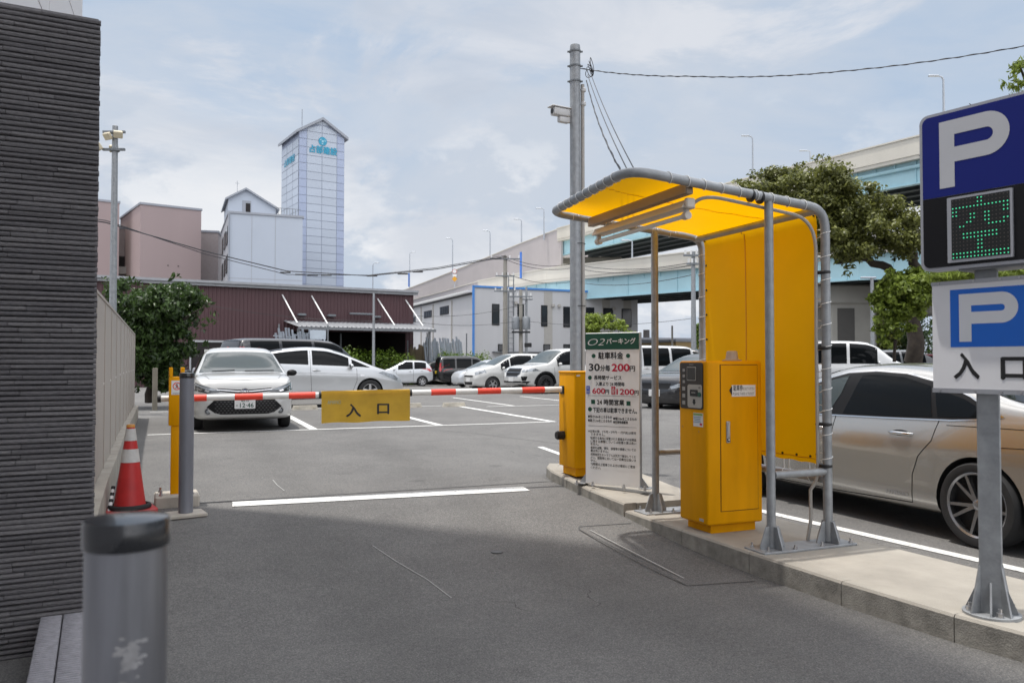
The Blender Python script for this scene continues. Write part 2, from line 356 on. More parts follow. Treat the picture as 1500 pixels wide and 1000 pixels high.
# traffic islands with kerb stones
islc = M('island_concrete', srgb(154, 149, 140), 0.92, var=0.16, scale=2.5, bump=0.3, bscale=140)
kerbc = M('kerb_stone', srgb(146, 142, 134), 0.92, var=0.34, scale=9, bump=0.4, bscale=110)
def island(name, left, right, zf, kname):
    top = MB().use(islc); n = len(left)
    vs = [(x + 0.13, y, zf(y)) for x, y in left] + [(x, y, zf(y)) for x, y in right]
    top.add(vs, [(i, n + i, n + i + 1, i + 1) for i in range(n - 1)])
    bot = [(x, y, gz(x, y) - 0.15) for x, y in right]; m = len(vs)
    top.add([vs[n + i] for i in range(n)] + bot, [(i, n + i, n + i + 1, i + 1) for i in range(n - 1)])
    for e in (0, n - 1):
        a, b = vs[e], vs[n + e]; top.quad(a, b, (b[0], b[1], -0.15), (a[0], a[1], -0.15))
    o = tag(top.build(name), kind='structure')
    k = MB().use(kerbc)
    # stones about 0.6 m long with open joints
    for (x0, y0), (x1, y1) in zip(left, left[1:]):
        L = math.hypot(x1 - x0, y1 - y0); q = max(1, round(L / 0.6))
        for j in range(q):
            a = Vector((x0 + (x1 - x0) * j / q, y0 + (y1 - y0) * j / q, 0)); b = Vector((x0 + (x1 - x0) * (j + 1) / q, y0 + (y1 - y0) * (j + 1) / q, 0))
            t = (b - a).normalized(); a += t * 0.003; b -= t * 0.003; nrm = Vector((-t.y, t.x, 0)) * -1
            if nrm.x < 0: nrm = -nrm
            za, zb = zf(a.y) + 0.004, zf(b.y) + 0.004
            p = [a, b, b + nrm * 0.128, a + nrm * 0.128]; zs = [za, zb, zb, za]
            ins = nrm * 0.012
            lo = [Vector((c.x, c.y, -0.2)) for c in p]
            hi = [Vector((c.x, c.y, z)) for c, z in zip(p, zs)]
            hi2 = [hi[0] + ins, hi[1] + ins, hi[2], hi[3]]; mid = [hi[0] - Vector((0, 0, .014)), hi[1] - Vector((0, 0, .014))]
            k.use(kerbc).add(lo + hi2 + mid, [(0, 1, 9, 8), (1, 2, 6, 5, 9), (3, 0, 8, 4, 7), (2, 3, 7, 6)]); k.use(islc).add(hi2 + mid, [(0, 1, 2, 3), (4, 5, 1, 0)])
    tag(k.build(kname, smooth=30), kind='structure')
nl = [(4.9, -2.0), (4.35, 0.0), (4.0, 1.4), (3.80, 2.4), (3.68, 3.0), (3.61, 3.7), (3.575, 4.5), (3.565, 5.3), (3.56, 6.16)]
nr = [(5.3, -2.0), (5.0, 0.0), (4.8, 1.4), (4.72, 2.4), (4.68, 3.0), (4.64, 3.7), (4.60, 4.5), (4.58, 5.3), (4.56, 6.16)]
island('near_island', nl, nr, lambda y: 0.14, 'near_kerb')
fl = [(3.555, 6.17), (3.55, 6.8), (3.545, 7.3), (3.56, 7.7), (3.64, 8.0), (3.78, 8.25)]
fr = [(4.45, 6.17), (4.45, 6.8), (4.45, 7.3), (4.43, 7.7), (4.35, 8.0), (4.2, 8.25)]
island('far_island', fl, fr, lambda y: 0.20 + 0.10 * sstep(6.2, 8.0, y), 'far_kerb')

# ------------------------------------------------------------------ left: office block, tiled wall, ledge, panel fence
tile = M('clad_panel', srgb(214, 212, 213), 0.5, var=0.06, island=True)
joint = M('panel_joint', (0.05, 0.05, 0.05), 0.8, var=0)
ob = thing('office_building', 'tall grey panel clad building rising above the dark ribbed wall', 'building', (-0.98, 8.24, 0))
MB().use(joint).box((-6.03, -10.05, 13.1), (12.0, 20.0, 26.2)).build('wall', ob)
mb = MB().use(tile)
for k in range(44):
    z = 0.3 + k * 0.59
    if z > 25.6: break
    for j in range(11): mb.box((0.0, -0.92 - 1.8 * j, z + 0.285), (0.06, 1.785, 0.575))
    for j in range(4): mb.box((-0.02 - 1.5 * j - 0.74, 0.0, z + 0.285), (1.485, 0.06, 0.575))
mb.build('cladding', ob)
MB().use(galvd).box((-6.0, -10.0, 26.3), (12.2, 20.2, 0.2)).build('roof', ob)

ribm = bpy.data.materials.new('rock_face_tile'); ribm.use_nodes = True
def rib_mat(m):
    t = m.node_tree; p = t.nodes['Principled BSDF']; g = t.nodes.new('ShaderNodeNewGeometry'); tcn = t.nodes.new('ShaderNodeTexCoord')
    r = t.nodes.new('ShaderNodeValToRGB'); r.color_ramp.elements[0].color = (0.095, 0.091, 0.098, 1); r.color_ramp.elements[1].color = (0.150, 0.144, 0.150, 1); t.links.new(g.outputs['Random Per Island'], r.inputs[0])
    mp = t.nodes.new('ShaderNodeMapping'); mp.inputs['Scale'].default_value = (1, 1, 3.0); t.links.new(tcn.outputs['Object'], mp.inputs[0])
    n = t.nodes.new('ShaderNodeTexNoise'); n.inputs['Scale'].default_value = 46; n.inputs['Detail'].default_value = 6; n.inputs['Roughness'].default_value = 0.7; t.links.new(mp.outputs[0], n.inputs['Vector'])
    x = t.nodes.new('ShaderNodeMix'); x.data_type = 'RGBA'; x.blend_type = 'MULTIPLY'; x.inputs[0].default_value = 1
    r2 = t.nodes.new('ShaderNodeValToRGB'); r2.color_ramp.elements[0].position = 0.3; r2.color_ramp.elements[1].position = 0.75; r2.color_ramp.elements[0].color = (0.7, 0.7, 0.7, 1); r2.color_ramp.elements[1].color = (1.35, 1.33, 1.3, 1)
    t.links.new(n.outputs[0], r2.inputs[0]); t.links.new(r.outputs[0], x.inputs[6]); t.links.new(r2.outputs[0], x.inputs[7]); t.links.new(x.outputs[2], p.inputs['Base Color'])
    p.inputs['Roughness'].default_value = 0.75
    b = t.nodes.new('ShaderNodeBump'); b.inputs['Strength'].default_value = 0.9; b.inputs['Distance'].default_value = 0.008; t.links.new(n.outputs[0], b.inputs['Height']); t.links.new(b.outputs[0], p.inputs['Normal'])
rib_mat(ribm)
WA = R(5.5); WC = Vector((-0.46, 4.60, 0))
bw = thing('tiled_wall', 'tall dark grey wall of ribbed rock face tiles at the left', 'wall', WC, WA)
plaster = M('grey_render', srgb(178, 176, 180), 0.85, var=0.08, scale=2, bump=0.1)
grout = M('dark_grout', (0.030, 0.029, 0.032), 0.9, var=0)
MB().use(grout).box((-2.5, 0.11, 1.58), (5.0, 0.18, 3.24)).build('core', bw)
mb = MB().use(plaster).box((-2.502, 0.26, 1.40), (5.02, 0.11, 2.94)); mb.build('end_wall', bw)
def ribs(mb, L, z0, z1, pitch, mx=None):
    z = z0; row = 0
    while z < z1:
        x = -(0.1 + 0.55 * rng.random()) ; xe = 0.012 + 0.004 * rng.random(); h = pitch * 0.84; first = True
        while xe > -L:
            d = 0.015 + 0.006 * rng.random(); zz = z + 0.0012 * (rng.random() - 0.5)
            xs = max(x, -L); c = 0.0012
            prof = [(0.012, zz), (-d * 0.75, zz + 0.001), (-d, zz + h * 0.35), (-d * 0.96, zz + h * 0.7), (-d * 0.55, zz + h), (0.012, zz + h)]
            n = max(2, int((xe - xs) / 0.10)); vs = []; fs = []
            for i in range(n + 1):
                xx = xs + c + (xe - xs - 2 * c) * i / n
                for (py, pz) in prof: j = 0.0016 * (rng.random() - 0.5); vs.append((xx, py + j * 1.6, pz + j))
            for i in range(n):
                for k in range(5): fs.append((i * 6 + k, (i + 1) * 6 + k, (i + 1) * 6 + k + 1, i * 6 + k + 1))
            fs.append(tuple(range(6))); fs.append(tuple(n * 6 + 5 - k for k in range(6)))
            mb.add(vs, fs, mx); xe = x; x -= 0.23 + 0.0 * rng.random() if not first else 0.23; first = False
        z += pitch; row += 1
mb = MB().use(ribm); ribs(mb, 2.6, 0.0, 3.215, 0.0262); mb.build('tile_courses', bw, smooth=50)
MB().use(ribm).box((-2.50, 0.105, 3.214), (5.01, 0.22, 0.026), 0.004).build('coping', bw)
lg = thing('tiled_ledge', 'low ledge of grey grooved tiles at the foot of the ribbed wall', 'ledge', WC, WA)
ledm = M('ledge_tile', (0.24, 0.235, 0.255), 0.7, var=0.2, scale=30, bump=0.3, bscale=90)
MB().use(grout).box((-0.117, -2.05, 0.075), (0.185, 4.0, 0.18)).build('core', lg)
mb = MB().use(ledm)
for j in range(150):
    y = -0.055 - j * 0.0262
    for (xa, xb) in ((-0.215, -0.122), (-0.116, -0.020)): mb.box(((xa + xb) / 2, y, 0.184), (xb - xa, 0.0160, 0.026), 0.004)
mb.build('tile_courses', lg, smooth=40)
MB().use(conc).box((-0.005, -2.05, 0.07), (0.03, 4.0, 0.2)).build('edging', lg)
# moss and weeds along the ledge
def leaf_mat(name, c, var=0.45, trans=0.35, rough=0.5):
    m = bpy.data.materials.new(name); m.use_nodes = True; t = m.node_tree; p = t.nodes['Principled BSDF']; p.inputs['Roughness'].default_value = rough; p.inputs['Specular IOR Level'].default_value = 0.4
    g = t.nodes.new('ShaderNodeNewGeometry'); r = t.nodes.new('ShaderNodeValToRGB')
    r.color_ramp.elements[0].color = (c[0] * (1 - var), c[1] * (1 - var), c[2] * (1 - var), 1); r.color_ramp.elements[1].color = (min(1, c[0] * (1 + var * 1.2)), min(1, c[1] * (1 + var)), c[2] * (1 + var * 0.5), 1)
    t.links.new(g.outputs['Random Per Island'], r.inputs[0]); t.links.new(r.outputs[0], p.inputs['Base Color'])
    tr = t.nodes.new('ShaderNodeBsdfTranslucent'); t.links.new(r.outputs[0], tr.inputs[0]); mx = t.nodes.new('ShaderNodeMixShader'); mx.inputs[0].default_value = trans
    t.links.new(p.outputs[0], mx.inputs[1]); t.links.new(tr.outputs[0], mx.inputs[2]); t.links.new(mx.outputs[0], t.nodes['Material Output'].inputs[0]); return m
def leaves(clumps, n, size, mat, name, parent=None, up=0.5, aspect=2.2, droop=0.0, shell=0.55, loc=None):
    """clumps: (x,y,z,rx,ry,rz,weight); many folded leaf-sized faces through each clump"""
    W = np.array([c[6] if len(c) > 6 else c[3] * c[4] * c[5] for c in clumps]); W = W / W.sum()
    idx = rng.choice(len(clumps), n, p=W); C = np.array([c[:6] for c in clumps])[idx]
    d = rng.normal(size=(n, 3)); d /= np.linalg.norm(d, axis=1)[:, None]
    r = shell + (1 - shell) * rng.random(n) ** 0.6; r *= 1 + 0.10 * rng.normal(size=n)
    P = C[:, :3] + d * C[:, 3:6] * r[:, None]
    nrm = d * 0.6 + rng.normal(size=(n, 3)) * 0.55; nrm[:, 2] += up; nrm /= np.linalg.norm(nrm, axis=1)[:, None]
    a = np.cross(nrm, rng.normal(size=(n, 3))); a[:, 2] -= droop; a /= np.linalg.norm(a, axis=1)[:, None]
    b = np.cross(nrm, a); b /= np.linalg.norm(b, axis=1)[:, None]
    s = size * (0.45 + 1.0 * rng.random(n))[:, None]; wd = s / aspect
    v0 = P - a * s * .5; v1 = P + b * wd * .5 - a * s * .05 + nrm * s * .06; v2 = P + a * s * .5; v3 = P - b * wd * .5 - a * s * .05 + nrm * s * .06
    V = np.stack([v0, v1, v2, v3], 1).reshape(-1, 3)
    me = bpy.data.meshes.new(name); me.vertices.add(4 * n); me.vertices.foreach_set('co', V.ravel())
    tri = np.stack([np.arange(n) * 4, np.arange(n) * 4 + 1, np.arange(n) * 4 + 2, np.arange(n) * 4, np.arange(n) * 4 + 2, np.arange(n) * 4 + 3], 1).ravel()
    me.loops.add(6 * n); me.loops.foreach_set('vertex_index', tri); me.polygons.add(2 * n); me.polygons.foreach_set('loop_start', np.arange(2 * n) * 3)
    try: me.polygons.foreach_set('loop_total', np.full(2 * n, 3))
    except Exception: pass
    me.update(calc_edges=True); me.validate(); me.materials.append(mat)
    o = bpy.data.objects.new(name, me); col.objects.link(o); o.parent = parent
    if loc is not None: o.location = loc
    return o
weedm = leaf_mat('weed_leaf', (0.10, 0.16, 0.03))
c_ = [(WC.x + 0.03 + 0.095 * (-yy) * 0 + 0.096 * (0), WC.y + yy, 0.03, 0.02, 0.1, 0.04, 1) for yy in (-0.35, -0.7, -1.15, -1.5, -1.9)]
c_ = [(WC.x + 0.096 * (-c[1] + WC.y) + 0.02, c[1], 0.03, 0.025, 0.1, 0.04, 1) for c in c_]
tag(leaves(c_, 500, 0.03, weedm, 'weeds'), 'small green weeds growing along the foot of the tiled ledge', 'weeds', kind='stuff')

sheet = M('fence_sheet', srgb(168, 160, 152), 0.6, var=0.06, scale=1.2)
fbase = M('fence_base', srgb(158, 152, 142), 0.92, var=0.22, scale=4, bump=0.3)
A0, A1 = Vector((-0.64, 4.95, 0)), Vector((-1.08, 18.34, 0)); fd = (A1 - A0); fL = fd.length; fa = math.atan2(fd.y, fd.x)
pf = thing('panel_fence', 'long pale grey panel fence on a low concrete base along the lane', 'fence', A0, fa)
mb = MB().use(fbase)
n = 22
for j in range(n):                                   # follows the rising ground
    x0, x1 = fL * j / n, fL * (j + 1) / n; p0, p1 = A0 + fd * (j / n), A0 + fd * ((j + 1) / n); z0, z1 = gz(p0.x, p0.y), gz(p1.x, p1.y)
    mb.add([(x0, -.09, z0 - .1), (x1, -.09, z1 - .1), (x1, .09, z1 - .1), (x0, .09, z0 - .1), (x0, -.09, z0 + .26), (x1, -.09, z1 + .26), (x1, .09, z1 + .26), (x0, .09, z0 + .26)],
           [(0, 1, 5, 4), (2, 3, 7, 6), (4, 5, 6, 7)] + ([(0, 4, 7, 3)] if j == 0 else []) + ([(1, 2, 6, 5)] if j == n - 1 else []))
mb.build('base', pf)
npn = 12
for j in range(npn):
    xa, xb = fL * j / npn, fL * (j + 1) / npn; p0 = A0 + fd * ((j + .5) / npn); zb = gz(p0.x, p0.y) + 0.27
    mb = MB().use(sheet)
    zt = 2.03
    mb.box(((xa + xb) / 2, 0.0, (zb + zt) / 2), (xb - xa - 0.008, 0.02, zt - zb))
    mb.box(((xa + xb) / 2, -0.012, zt - .012), (xb - xa - 0.008, 0.012, 0.024)); mb.use(white).cyl((xb - .06, -0.009, (zb + zt) / 2), (xb - .06, -0.016, (zb + zt) / 2), .012, n=10)
    mb.build('panel', pf)
for j in range(npn + 1):
    x = fL * j / npn; p0 = A0 + fd * (j / npn); zb = gz(p0.x, p0.y) + 0.26
    MB().use(sheet).box((x, 0.03, (zb + 2.0) / 2), (0.05, 0.04, 2.0 - zb), 0.004).box((x, -0.012, (zb + 2.0) / 2), (0.012, 0.012, 2.0 - zb)).build('post', pf)

# ------------------------------------------------------------------ bollards
brushed = M('brushed_tube', srgb(140, 141, 146), 0.34, 0.75, 0.22, 26, streak=14)
capm = M('bollard_cap', (0.02, 0.021, 0.024), 0.22, 0.1, 0.2, 14, coat=0.4)
scuff = M('scuff', srgb(156, 155, 156), 0.6, 0.2, 0.2, 40)
def bollard(name, label, p, h, r, tube, cap, foot):
    t = thing(name, label, 'bollard', p)
    mb = MB().use(tube); mb.lathe([(r, -0.02), (r, h - 0.042)], 48); mb.lathe([(r + .0004, h * 0.55), (r + .0012, h * 0.55 + .003), (r + .0004, h * 0.55 + .006)], 48, caps=False); mb.build('tube', t, smooth=35)
    mb = MB().use(cap); mb.lathe([(r + .0025, h - .042), (r + .0035, h - .039), (r + .0035, h - .006), (r + .001, h - .001), (r * .6, h + .003), (0.001, h + .0045)], 48); mb.build('cap', t, smooth=35)
    if foot: MB().use(conc).box((0, 0, 0.012), (0.30, 0.24, 0.03), 0.006, rz=0.2).build('footing', t)
    return t
p = at(186, 757, 1.2)
b1 = bollard('bollard', 'steel bollard with glossy black cap, large and close beside the tiled ledge', (p.x, p.y, 0), p.z, 0.0572, brushed, capm, False)
mb = MB().use(scuff)                                   # worn paint scuffs on the face towards the lane
for k in range(70):
    a = math.atan2(-p.y, -p.x) + 0.10 + rng.normal() * 0.15; z = 1.022 + rng.normal() * 0.016; s = 0.0015 + 0.0045 * rng.random()
    q = [(0.0576 * math.cos(a + da * s / .057), 0.0576 * math.sin(a + da * s / .057), z + dz * s * .6) for da, dz in ((-1, -.7), (.9, -1), (1.1, .6), (-.7, 1))]
    mb.quad(*q)
mb.build('scuff_marks', b1)
tubeg = M('grey_pipe', srgb(118, 120, 128), 0.5, 0.2, 0.14, 9, streak=5)
p = at(272, 750, 6.63); g0 = gz(p.x, p.y)
bollard('bollard', 'slim grey pipe bollard with black cap in front of the barrier catch post', (p.x, p.y, g0), at(272, 546, 6.63).z - g0, 0.057, tubeg, capm, True)

# ------------------------------------------------------------------ barrier: boom, banner, catch post, gate cabinet
B0, B1 = at(822, 570, 8.27), at(231, 584, 7.1); bdir = (B1 - B0)
def uproj(P):
    q = P - Vector((0, 0, CH)); return 750 + FPX * q.dot(_R) / q.dot(_F)
def bpar(u):
    lo, hi = 0.0, 1.0
    for _ in range(40):
        m_ = (lo + hi) / 2
        if uproj(B0 + bdir * m_) > u: lo = m_
        else: hi = m_
    return lo
bo = thing('barrier_boom', 'red and white striped barrier boom lowered across the entry lane', 'barrier boom', B0)
bw_ = M('boom_white', (0.72, 0.72, 0.70), 0.4, var=0.08, scale=4); br_ = M('boom_red', (0.80, 0.06, 0.03), 0.42, var=0.08)
MB().use(bw_).tube([(0, 0, 0), bdir], [0.030, 0.027], 20).build('arm', bo, smooth=40)
for a, b in ((797, 764), (733, 699), (667, 631), (462, 423), (385, 344), (303, 278)):
    pa, pb = bdir * bpar(a), bdir * bpar(b); MB().use(br_).tube([pa, pb], 0.0308, 20, False).build('red_band', bo, smooth=40)
for a, b in ((603, 599), (471, 467), (236, 231)):
    MB().use(black).tube([bdir * bpar(a), bdir * bpar(b)], 0.033, 20).build('clamp', bo, smooth=40)
bann = M('banner_cloth', (0.60, 0.37, 0.035), 0.62, var=0.12, scale=5, trans=0.25)
ba, bb = B0 + bdir * bpar(470.5), B0 + bdir * bpar(599.5)
bx = (bb - ba); bwid = bx.length; bn_ = Vector((bx.y, -bx.x, 0)).normalized()
bt = thing('banner', 'yellow cloth banner with two black characters hanging from the striped boom', 'banner', ba, math.atan2(bx.y, bx.x))
slope = bx.z / math.hypot(bx.x, bx.y)
mb = MB().use(bann); NX, NZ = 40, 14; vs = []; fs = []
def bsurf(s, h):                                        # local: x along, z down h
    dy = -0.040 - 0.006 * math.sin(s * 9 + h * 5) * (h / .28) - 0.010 * math.sin(s * 21 + 1) * (h / .3) ** 2
    return (s, dy, slope * s + 0.036 - h + 0.004 * math.sin(s * 14))
for i in range(NX + 1):
    for j in range(NZ + 1): vs.append(bsurf(bwid * i / NX, 0.30 * j / NZ))
for i in range(NX):
    for j in range(NZ): fs.append((i * (NZ + 1) + j, i * (NZ + 1) + j + 1, (i + 1) * (NZ + 1) + j + 1, (i + 1) * (NZ + 1) + j))
mb.add(vs, fs)
# sleeve round the boom and the hem
vs = []; fs = []
for i in range(NX + 1):
    s = bwid * i / NX
    for k in range(9):
        a = math.pi * k / 8; vs.append((s, -0.040 * math.cos(a), slope * s + 0.036 * 0 + 0.040 * math.sin(a) - .003))
for i in range(NX):
    for k in range(8): fs.append((i * 9 + k, i * 9 + k + 1, (i + 1) * 9 + k + 1, (i + 1) * 9 + k))
mb.add(vs, fs)
mb.build('cloth', bt, smooth=60)
def banner_text(body, x, h, top, m, width=None):
    o = MB().use(m).text(body, h, x, 0, None, width, 'CENTER', 0.034 if len(body) == 1 else 0.015)
    o.v = [(lambda q: (q[0], q[1] - 0.0025, q[2]))(bsurf(v[0], top - v[1])) for v in o.v]
    return o.build('lettering', bt)
banner_text('入', bwid * 0.355, 0.135, 0.235, ink, 0.135); banner_text('口', bwid * 0.69, 0.12, 0.225, ink, 0.108)
banner_text('AMANO', bwid * 0.14, 0.05, 0.125, M('faded_print', (0.42, 0.45, 0.30), 0.7), 0.125)

p = at(257, 722, 7.06)
cp = thing('catch_post', 'yellow barrier catch post with a no walking sticker and forked top', 'post', (p.x, p.y, gz(p.x, p.y)), R(3)); cz = p.z - gz(p.x, p.y)
mb = MB().use(conc).box((0.01, 0.0, cz / 2 - .02), (0.36, 0.34, cz + .04), 0.012); mb.build('concrete_block', cp)
MB().use(yellow).box((0, 0, cz + 0.30), (0.085, 0.085, 0.62), 0.006, seg=2).build('shaft', cp, smooth=40)
mb = MB().use(yellow).box((0, 0, cz + 0.60 + 0.215), (0.125, 0.105, 0.43), 0.006, seg=2)
for sx in (-1, 1): mb.box((sx * 0.048, 0, cz + 1.03 + 0.04), (0.03, 0.105, 0.085), 0.004)
mb.build('head', cp, smooth=40)
mb = MB().use(white).box((0, -0.0535, cz + 0.935), (0.088, 0.003, 0.125)).use(red)
ring = [(0.034 * math.cos(a), -0.0558, cz + 0.948 + 0.034 * math.sin(a)) for a in np.linspace(0, 2 * math.pi, 28)]
ring2 = [(0.027 * math.cos(a), -0.0558, cz + 0.948 + 0.027 * math.sin(a)) for a in np.linspace(0, 2 * math.pi, 28)]
for i in range(27): mb.quad(ring[i], ring[i + 1], ring2[i + 1], ring2[i])
mb.quad((-.024, -.0559, cz + .969), (-.020, -.0559, cz + .973), (.024, -.0559, cz + .927), (.020, -.0559, cz + .923))
mb.use(ink); q = lambda pts: mb.quad(*[(x, -.0557, cz + .948 + z) for x, z in pts])
q([(-.004, .011), (.004, .011), (.006, .015), (.004, .021), (-.004, .021), (-.006, .015)]); q([(-.008, .009), (.007, .009), (.005, -.006), (-.006, -.006)]); q([(-.006, -.006), (0, -.006), (-.008, -.022), (-.012, -.020)]); q([(-.001, -.006), (.005, -.006), (.010, -.021), (.006, -.022)]); q([(.006, .008), (.013, -.003), (.010, -.005), (.004, .004)])
mb.text('歩行者通行禁止', 0.011, 0, 0, frame((0, -.0558, cz + .880), (1, 0, 0)), 0.07, 'CENTER', 0.01)
mb.build('sticker', cp)
mb = MB().use(steel)
for sx, sy in ((-.12, -.11), (.13, -.11), (-.12, .11)): mb.cyl((sx, sy, cz - .01), (sx, sy, cz + .045), .011, n=8); mb.cyl((sx, sy, cz + .0), (sx, sy, cz + .016), .02, n=6)
mb.build('bolts', cp)

GZ = 0.292
gc = thing('gate_cabinet', 'yellow barrier gate cabinet with a black knob behind the rate sign', 'gate machine', (3.60, 7.22, GZ))
MB().use(yellow).box((0.17, 0.19, 0.04), (0.28, 0.30, 0.085), 0.006).build('plinth', gc)
mb = MB().use(yellow).box((0.17, 0.19, 0.08 + 0.485), (0.34, 0.37, 0.965), 0.012, seg=3).box((0.17, 0.19, 1.053), (0.35, 0.38, 0.02), 0.006); mb.build('body', gc, smooth=40)
mb = MB().use(black).cyl((-0.07, 0.26, 0.40), (0.0, 0.26, 0.40), 0.045, n=20).cyl((-0.085, 0.26, 0.40), (-0.07, 0.26, 0.40), 0.038, n=20); mb.build('knob', gc, smooth=40)
MB().use(steel).cyl((0.18, -0.002, 0.55), (0.18, 0.003, 0.55), 0.011, n=14).build('lock', gc)
MB().use(white).box((0.04, 0.003, 1.02), (0.04, 0.003, 0.014)).build('sticker', gc)
MB().use(black).box((-0.002, 0.29, 0.868), (0.010, 0.09, 0.085), 0.003).build('boom_slot', gc)

# ------------------------------------------------------------------ rate sign
sgm = M('sign_white', (0.84, 0.84, 0.84), 0.38, var=0.03, scale=2); sgreen = M('sign_green', (0.010, 0.075, 0.045), 0.45, var=0.05); sred = M('sign_red', (0.52, 0.012, 0.05), 0.5, var=0); sblue = M('sign_blue', (0.03, 0.09, 0.50), 0.5, var=0); alu = M('aluminium', srgb(170, 172, 174), 0.4, 0.5, 0.08, 10)
S0, S1 = at(858, 707, 7.78), at(937.5, 717, 7.49); sx = Vector((S1.x - S0.x, S1.y - S0.y, 0)); SW = sx.length; SH = 1.465; SZ = 0.262
rs = thing('rate_sign', 'white and green parking rate signboard standing beside the yellow gate cabinet', 'sign', (S0.x, S0.y, SZ), math.atan2(sx.y, sx.x))
MB().use(alu).box((SW / 2, 0.028, SH / 2 + .005), (SW + 0.006, 0.05, SH), 0.004).build('frame', rs)
MB().use(sgm).box((SW / 2, 0.0, SH / 2 + .005), (SW - 0.004, 0.008, SH - 0.004), 0.002).build('panel', rs)
MB().use(sgreen).box((SW / 2, -0.0045, SH * (1 - 49 / 905)), (SW - 0.004, 0.004, SH * 98 / 905 - .004)).build('header', rs)
fx = lambda px: (px - 70) / 310 * SW
fy = lambda py: SH * (1 - (py - 35) / 905)
fm = frame((0, -0.0072, 0), (1, 0, 0))
def stxt(mb, body, x0, x1, y0, y1, bold=0.02, shear=0):     # crop rows y0..y1 are the glyphs' top and foot
    h = (y1 - y0) / 905 * SH; cjk = any(ord(c) > 0x2000 for c in body)
    mb.text(body, h / (0.86 if cjk else 0.727), fx(x0), fy(y1) + (h * 0.10 if cjk else 0), fm, fx(x1) - fx(x0), 'LEFT', bold * 1.7 if cjk and bold > .015 else bold, shear)
def sdot(mb, x, y, r):
    c = (fx(x), fy(y)); mb.add([fm @ Vector((c[0] + r * math.cos(a), c[1] + r * math.sin(a), 0)) for a in np.linspace(0, 2 * math.pi, 25)[:-1]], [tuple(range(24))])
def srect(mb, x0, x1, y0, y1, dz=0): mb.quad(*[fm @ Vector((fx(x), fy(y), dz)) for x, y in ((x0, y1), (x1, y1), (x1, y0), (x0, y0))])
mb = MB().use(white); stxt(mb, 'O2', 86, 186, 64, 107, -0.012, 0.32); stxt(mb, 'パーキング', 195, 360, 68, 101, 0.018); mb.build('white_lettering', rs)
mb = MB().use(ink)
stxt(mb, '駐車料金', 148, 290, 151, 188, 0.022); stxt(mb, '30', 93, 155, 215, 259, 0.03); stxt(mb, '分毎', 159, 215, 227, 260, 0.022); stxt(mb, '円', 328, 356, 230, 261, 0.02)
stxt(mb, '長時間サービス', 122, 280, 289, 313, 0.022); stxt(mb, '入庫より 24 時間毎', 132, 297, 327, 349, 0.016); stxt(mb, '円', 188, 209, 371, 396, 0.02); stxt(mb, '円', 354, 376, 373, 399, 0.02)
stxt(mb, '24 時間営業', 140, 295, 431, 462, 0.022); stxt(mb, '下記の車は駐車できません。', 116, 366, 480, 508, 0.02)
for body, x0, x1, y in (('●長さ5.0mをこえるもの', 87, 225, 534), ('●幅2.0mをこえるもの', 233, 364, 541), ('●高さ2.1mをこえるもの', 87, 225, 557), ('●危険物積載車', 233, 316, 562)): stxt(mb, body, x0, x1, y - 8, y + 8, 0.02)
for body, x0, x1, y in (('※出場の際、2千円・5千円・1万円札は使用', 88, 360, 622), ('できません。', 101, 186, 640), ('駐車する車内に留置された貴重品その他物品', 101, 362, 662), ('に関する損害については賠償の責は負い', 101, 362, 681), ('ません。', 101, 150, 698), ('車両の盗難、損失、損傷等の損害についての', 101, 360, 720),
                        ('責は負いません。', 101, 205, 738), ('利用者同士のトラブルは双方で解決してくだ', 101, 360, 760), ('さい。損害等においては一切責任は負いま', 101, 360, 780), ('せん。', 101, 136, 797), ('72時間以上駐車される方は事前にご連絡', 101, 355, 818), ('ください。', 101, 160, 838)): stxt(mb, body, x0, x1, y - 7.5, y + 7.5, 0.014)
srect(mb, 84, 364, 407, 408.6); srect(mb, 87, 364, 588, 589.6); mb.build('black_lettering', rs)
mb = MB().use(sred); stxt(mb, '200', 226, 325, 216, 260, 0.035); stxt(mb, '600', 113, 186, 362, 395, 0.03); stxt(mb, '1200', 253, 351, 364, 398, 0.03); srect(mb, 223, 245, 351, 399); mb.build('red_lettering', rs)
mb = MB().use(sgreen)
for x, y, r in ((120, 170, .021), (318, 170, .021), (98, 301, .0205), (98, 490, .0215)): sdot(mb, x, y, r)
srect(mb, 105, 128, 432, 458); srect(mb, 308, 331, 436, 462); mb.build('green_marks', rs)
mb = MB().use(sblue); srect(mb, 77, 97, 350, 398); mb.build('blue_tag', rs)
mb = MB().use(white)
for body, x, y in (('平', 87, 371), ('日', 87, 392), ('土', 234, 366), ('日', 234, 380), ('祝', 234, 394)):
    h = 15 / 905 * SH; mb.text(body, h / .86, fx(x), fy(y), frame((0, -0.0078, 0), (1, 0, 0)), h * .95, 'CENTER', 0.01)
mb.build('tag_lettering', rs)
mb = MB().use(alu)
for x in (-0.012, SW + 0.012):
    sg = -1 if x < 0 else 1
    mb.prism([(0, 0), (sg * 0.07, 0), (0, 0.09)], -0.004, 0.004, Matrix.Translation((x, 0.03, 0.006)) @ Matrix.Rotation(R(90), 4, 'X')); mb.box((x + sg * .04, 0.03, 0.004), (0.1, 0.14, 0.008))
mb.build('bracket', rs)
mb = MB().use(steel)
for x in (-.07, 0.10, SW - .14, SW + .07): mb.cyl((x, -0.055, -.01), (x, -0.055, 0.035), .011, n=8); mb.cyl((x, -0.055, 0.0), (x, -0.055, 0.012), .019, n=6)
mb.build('anchor_bolts', rs)

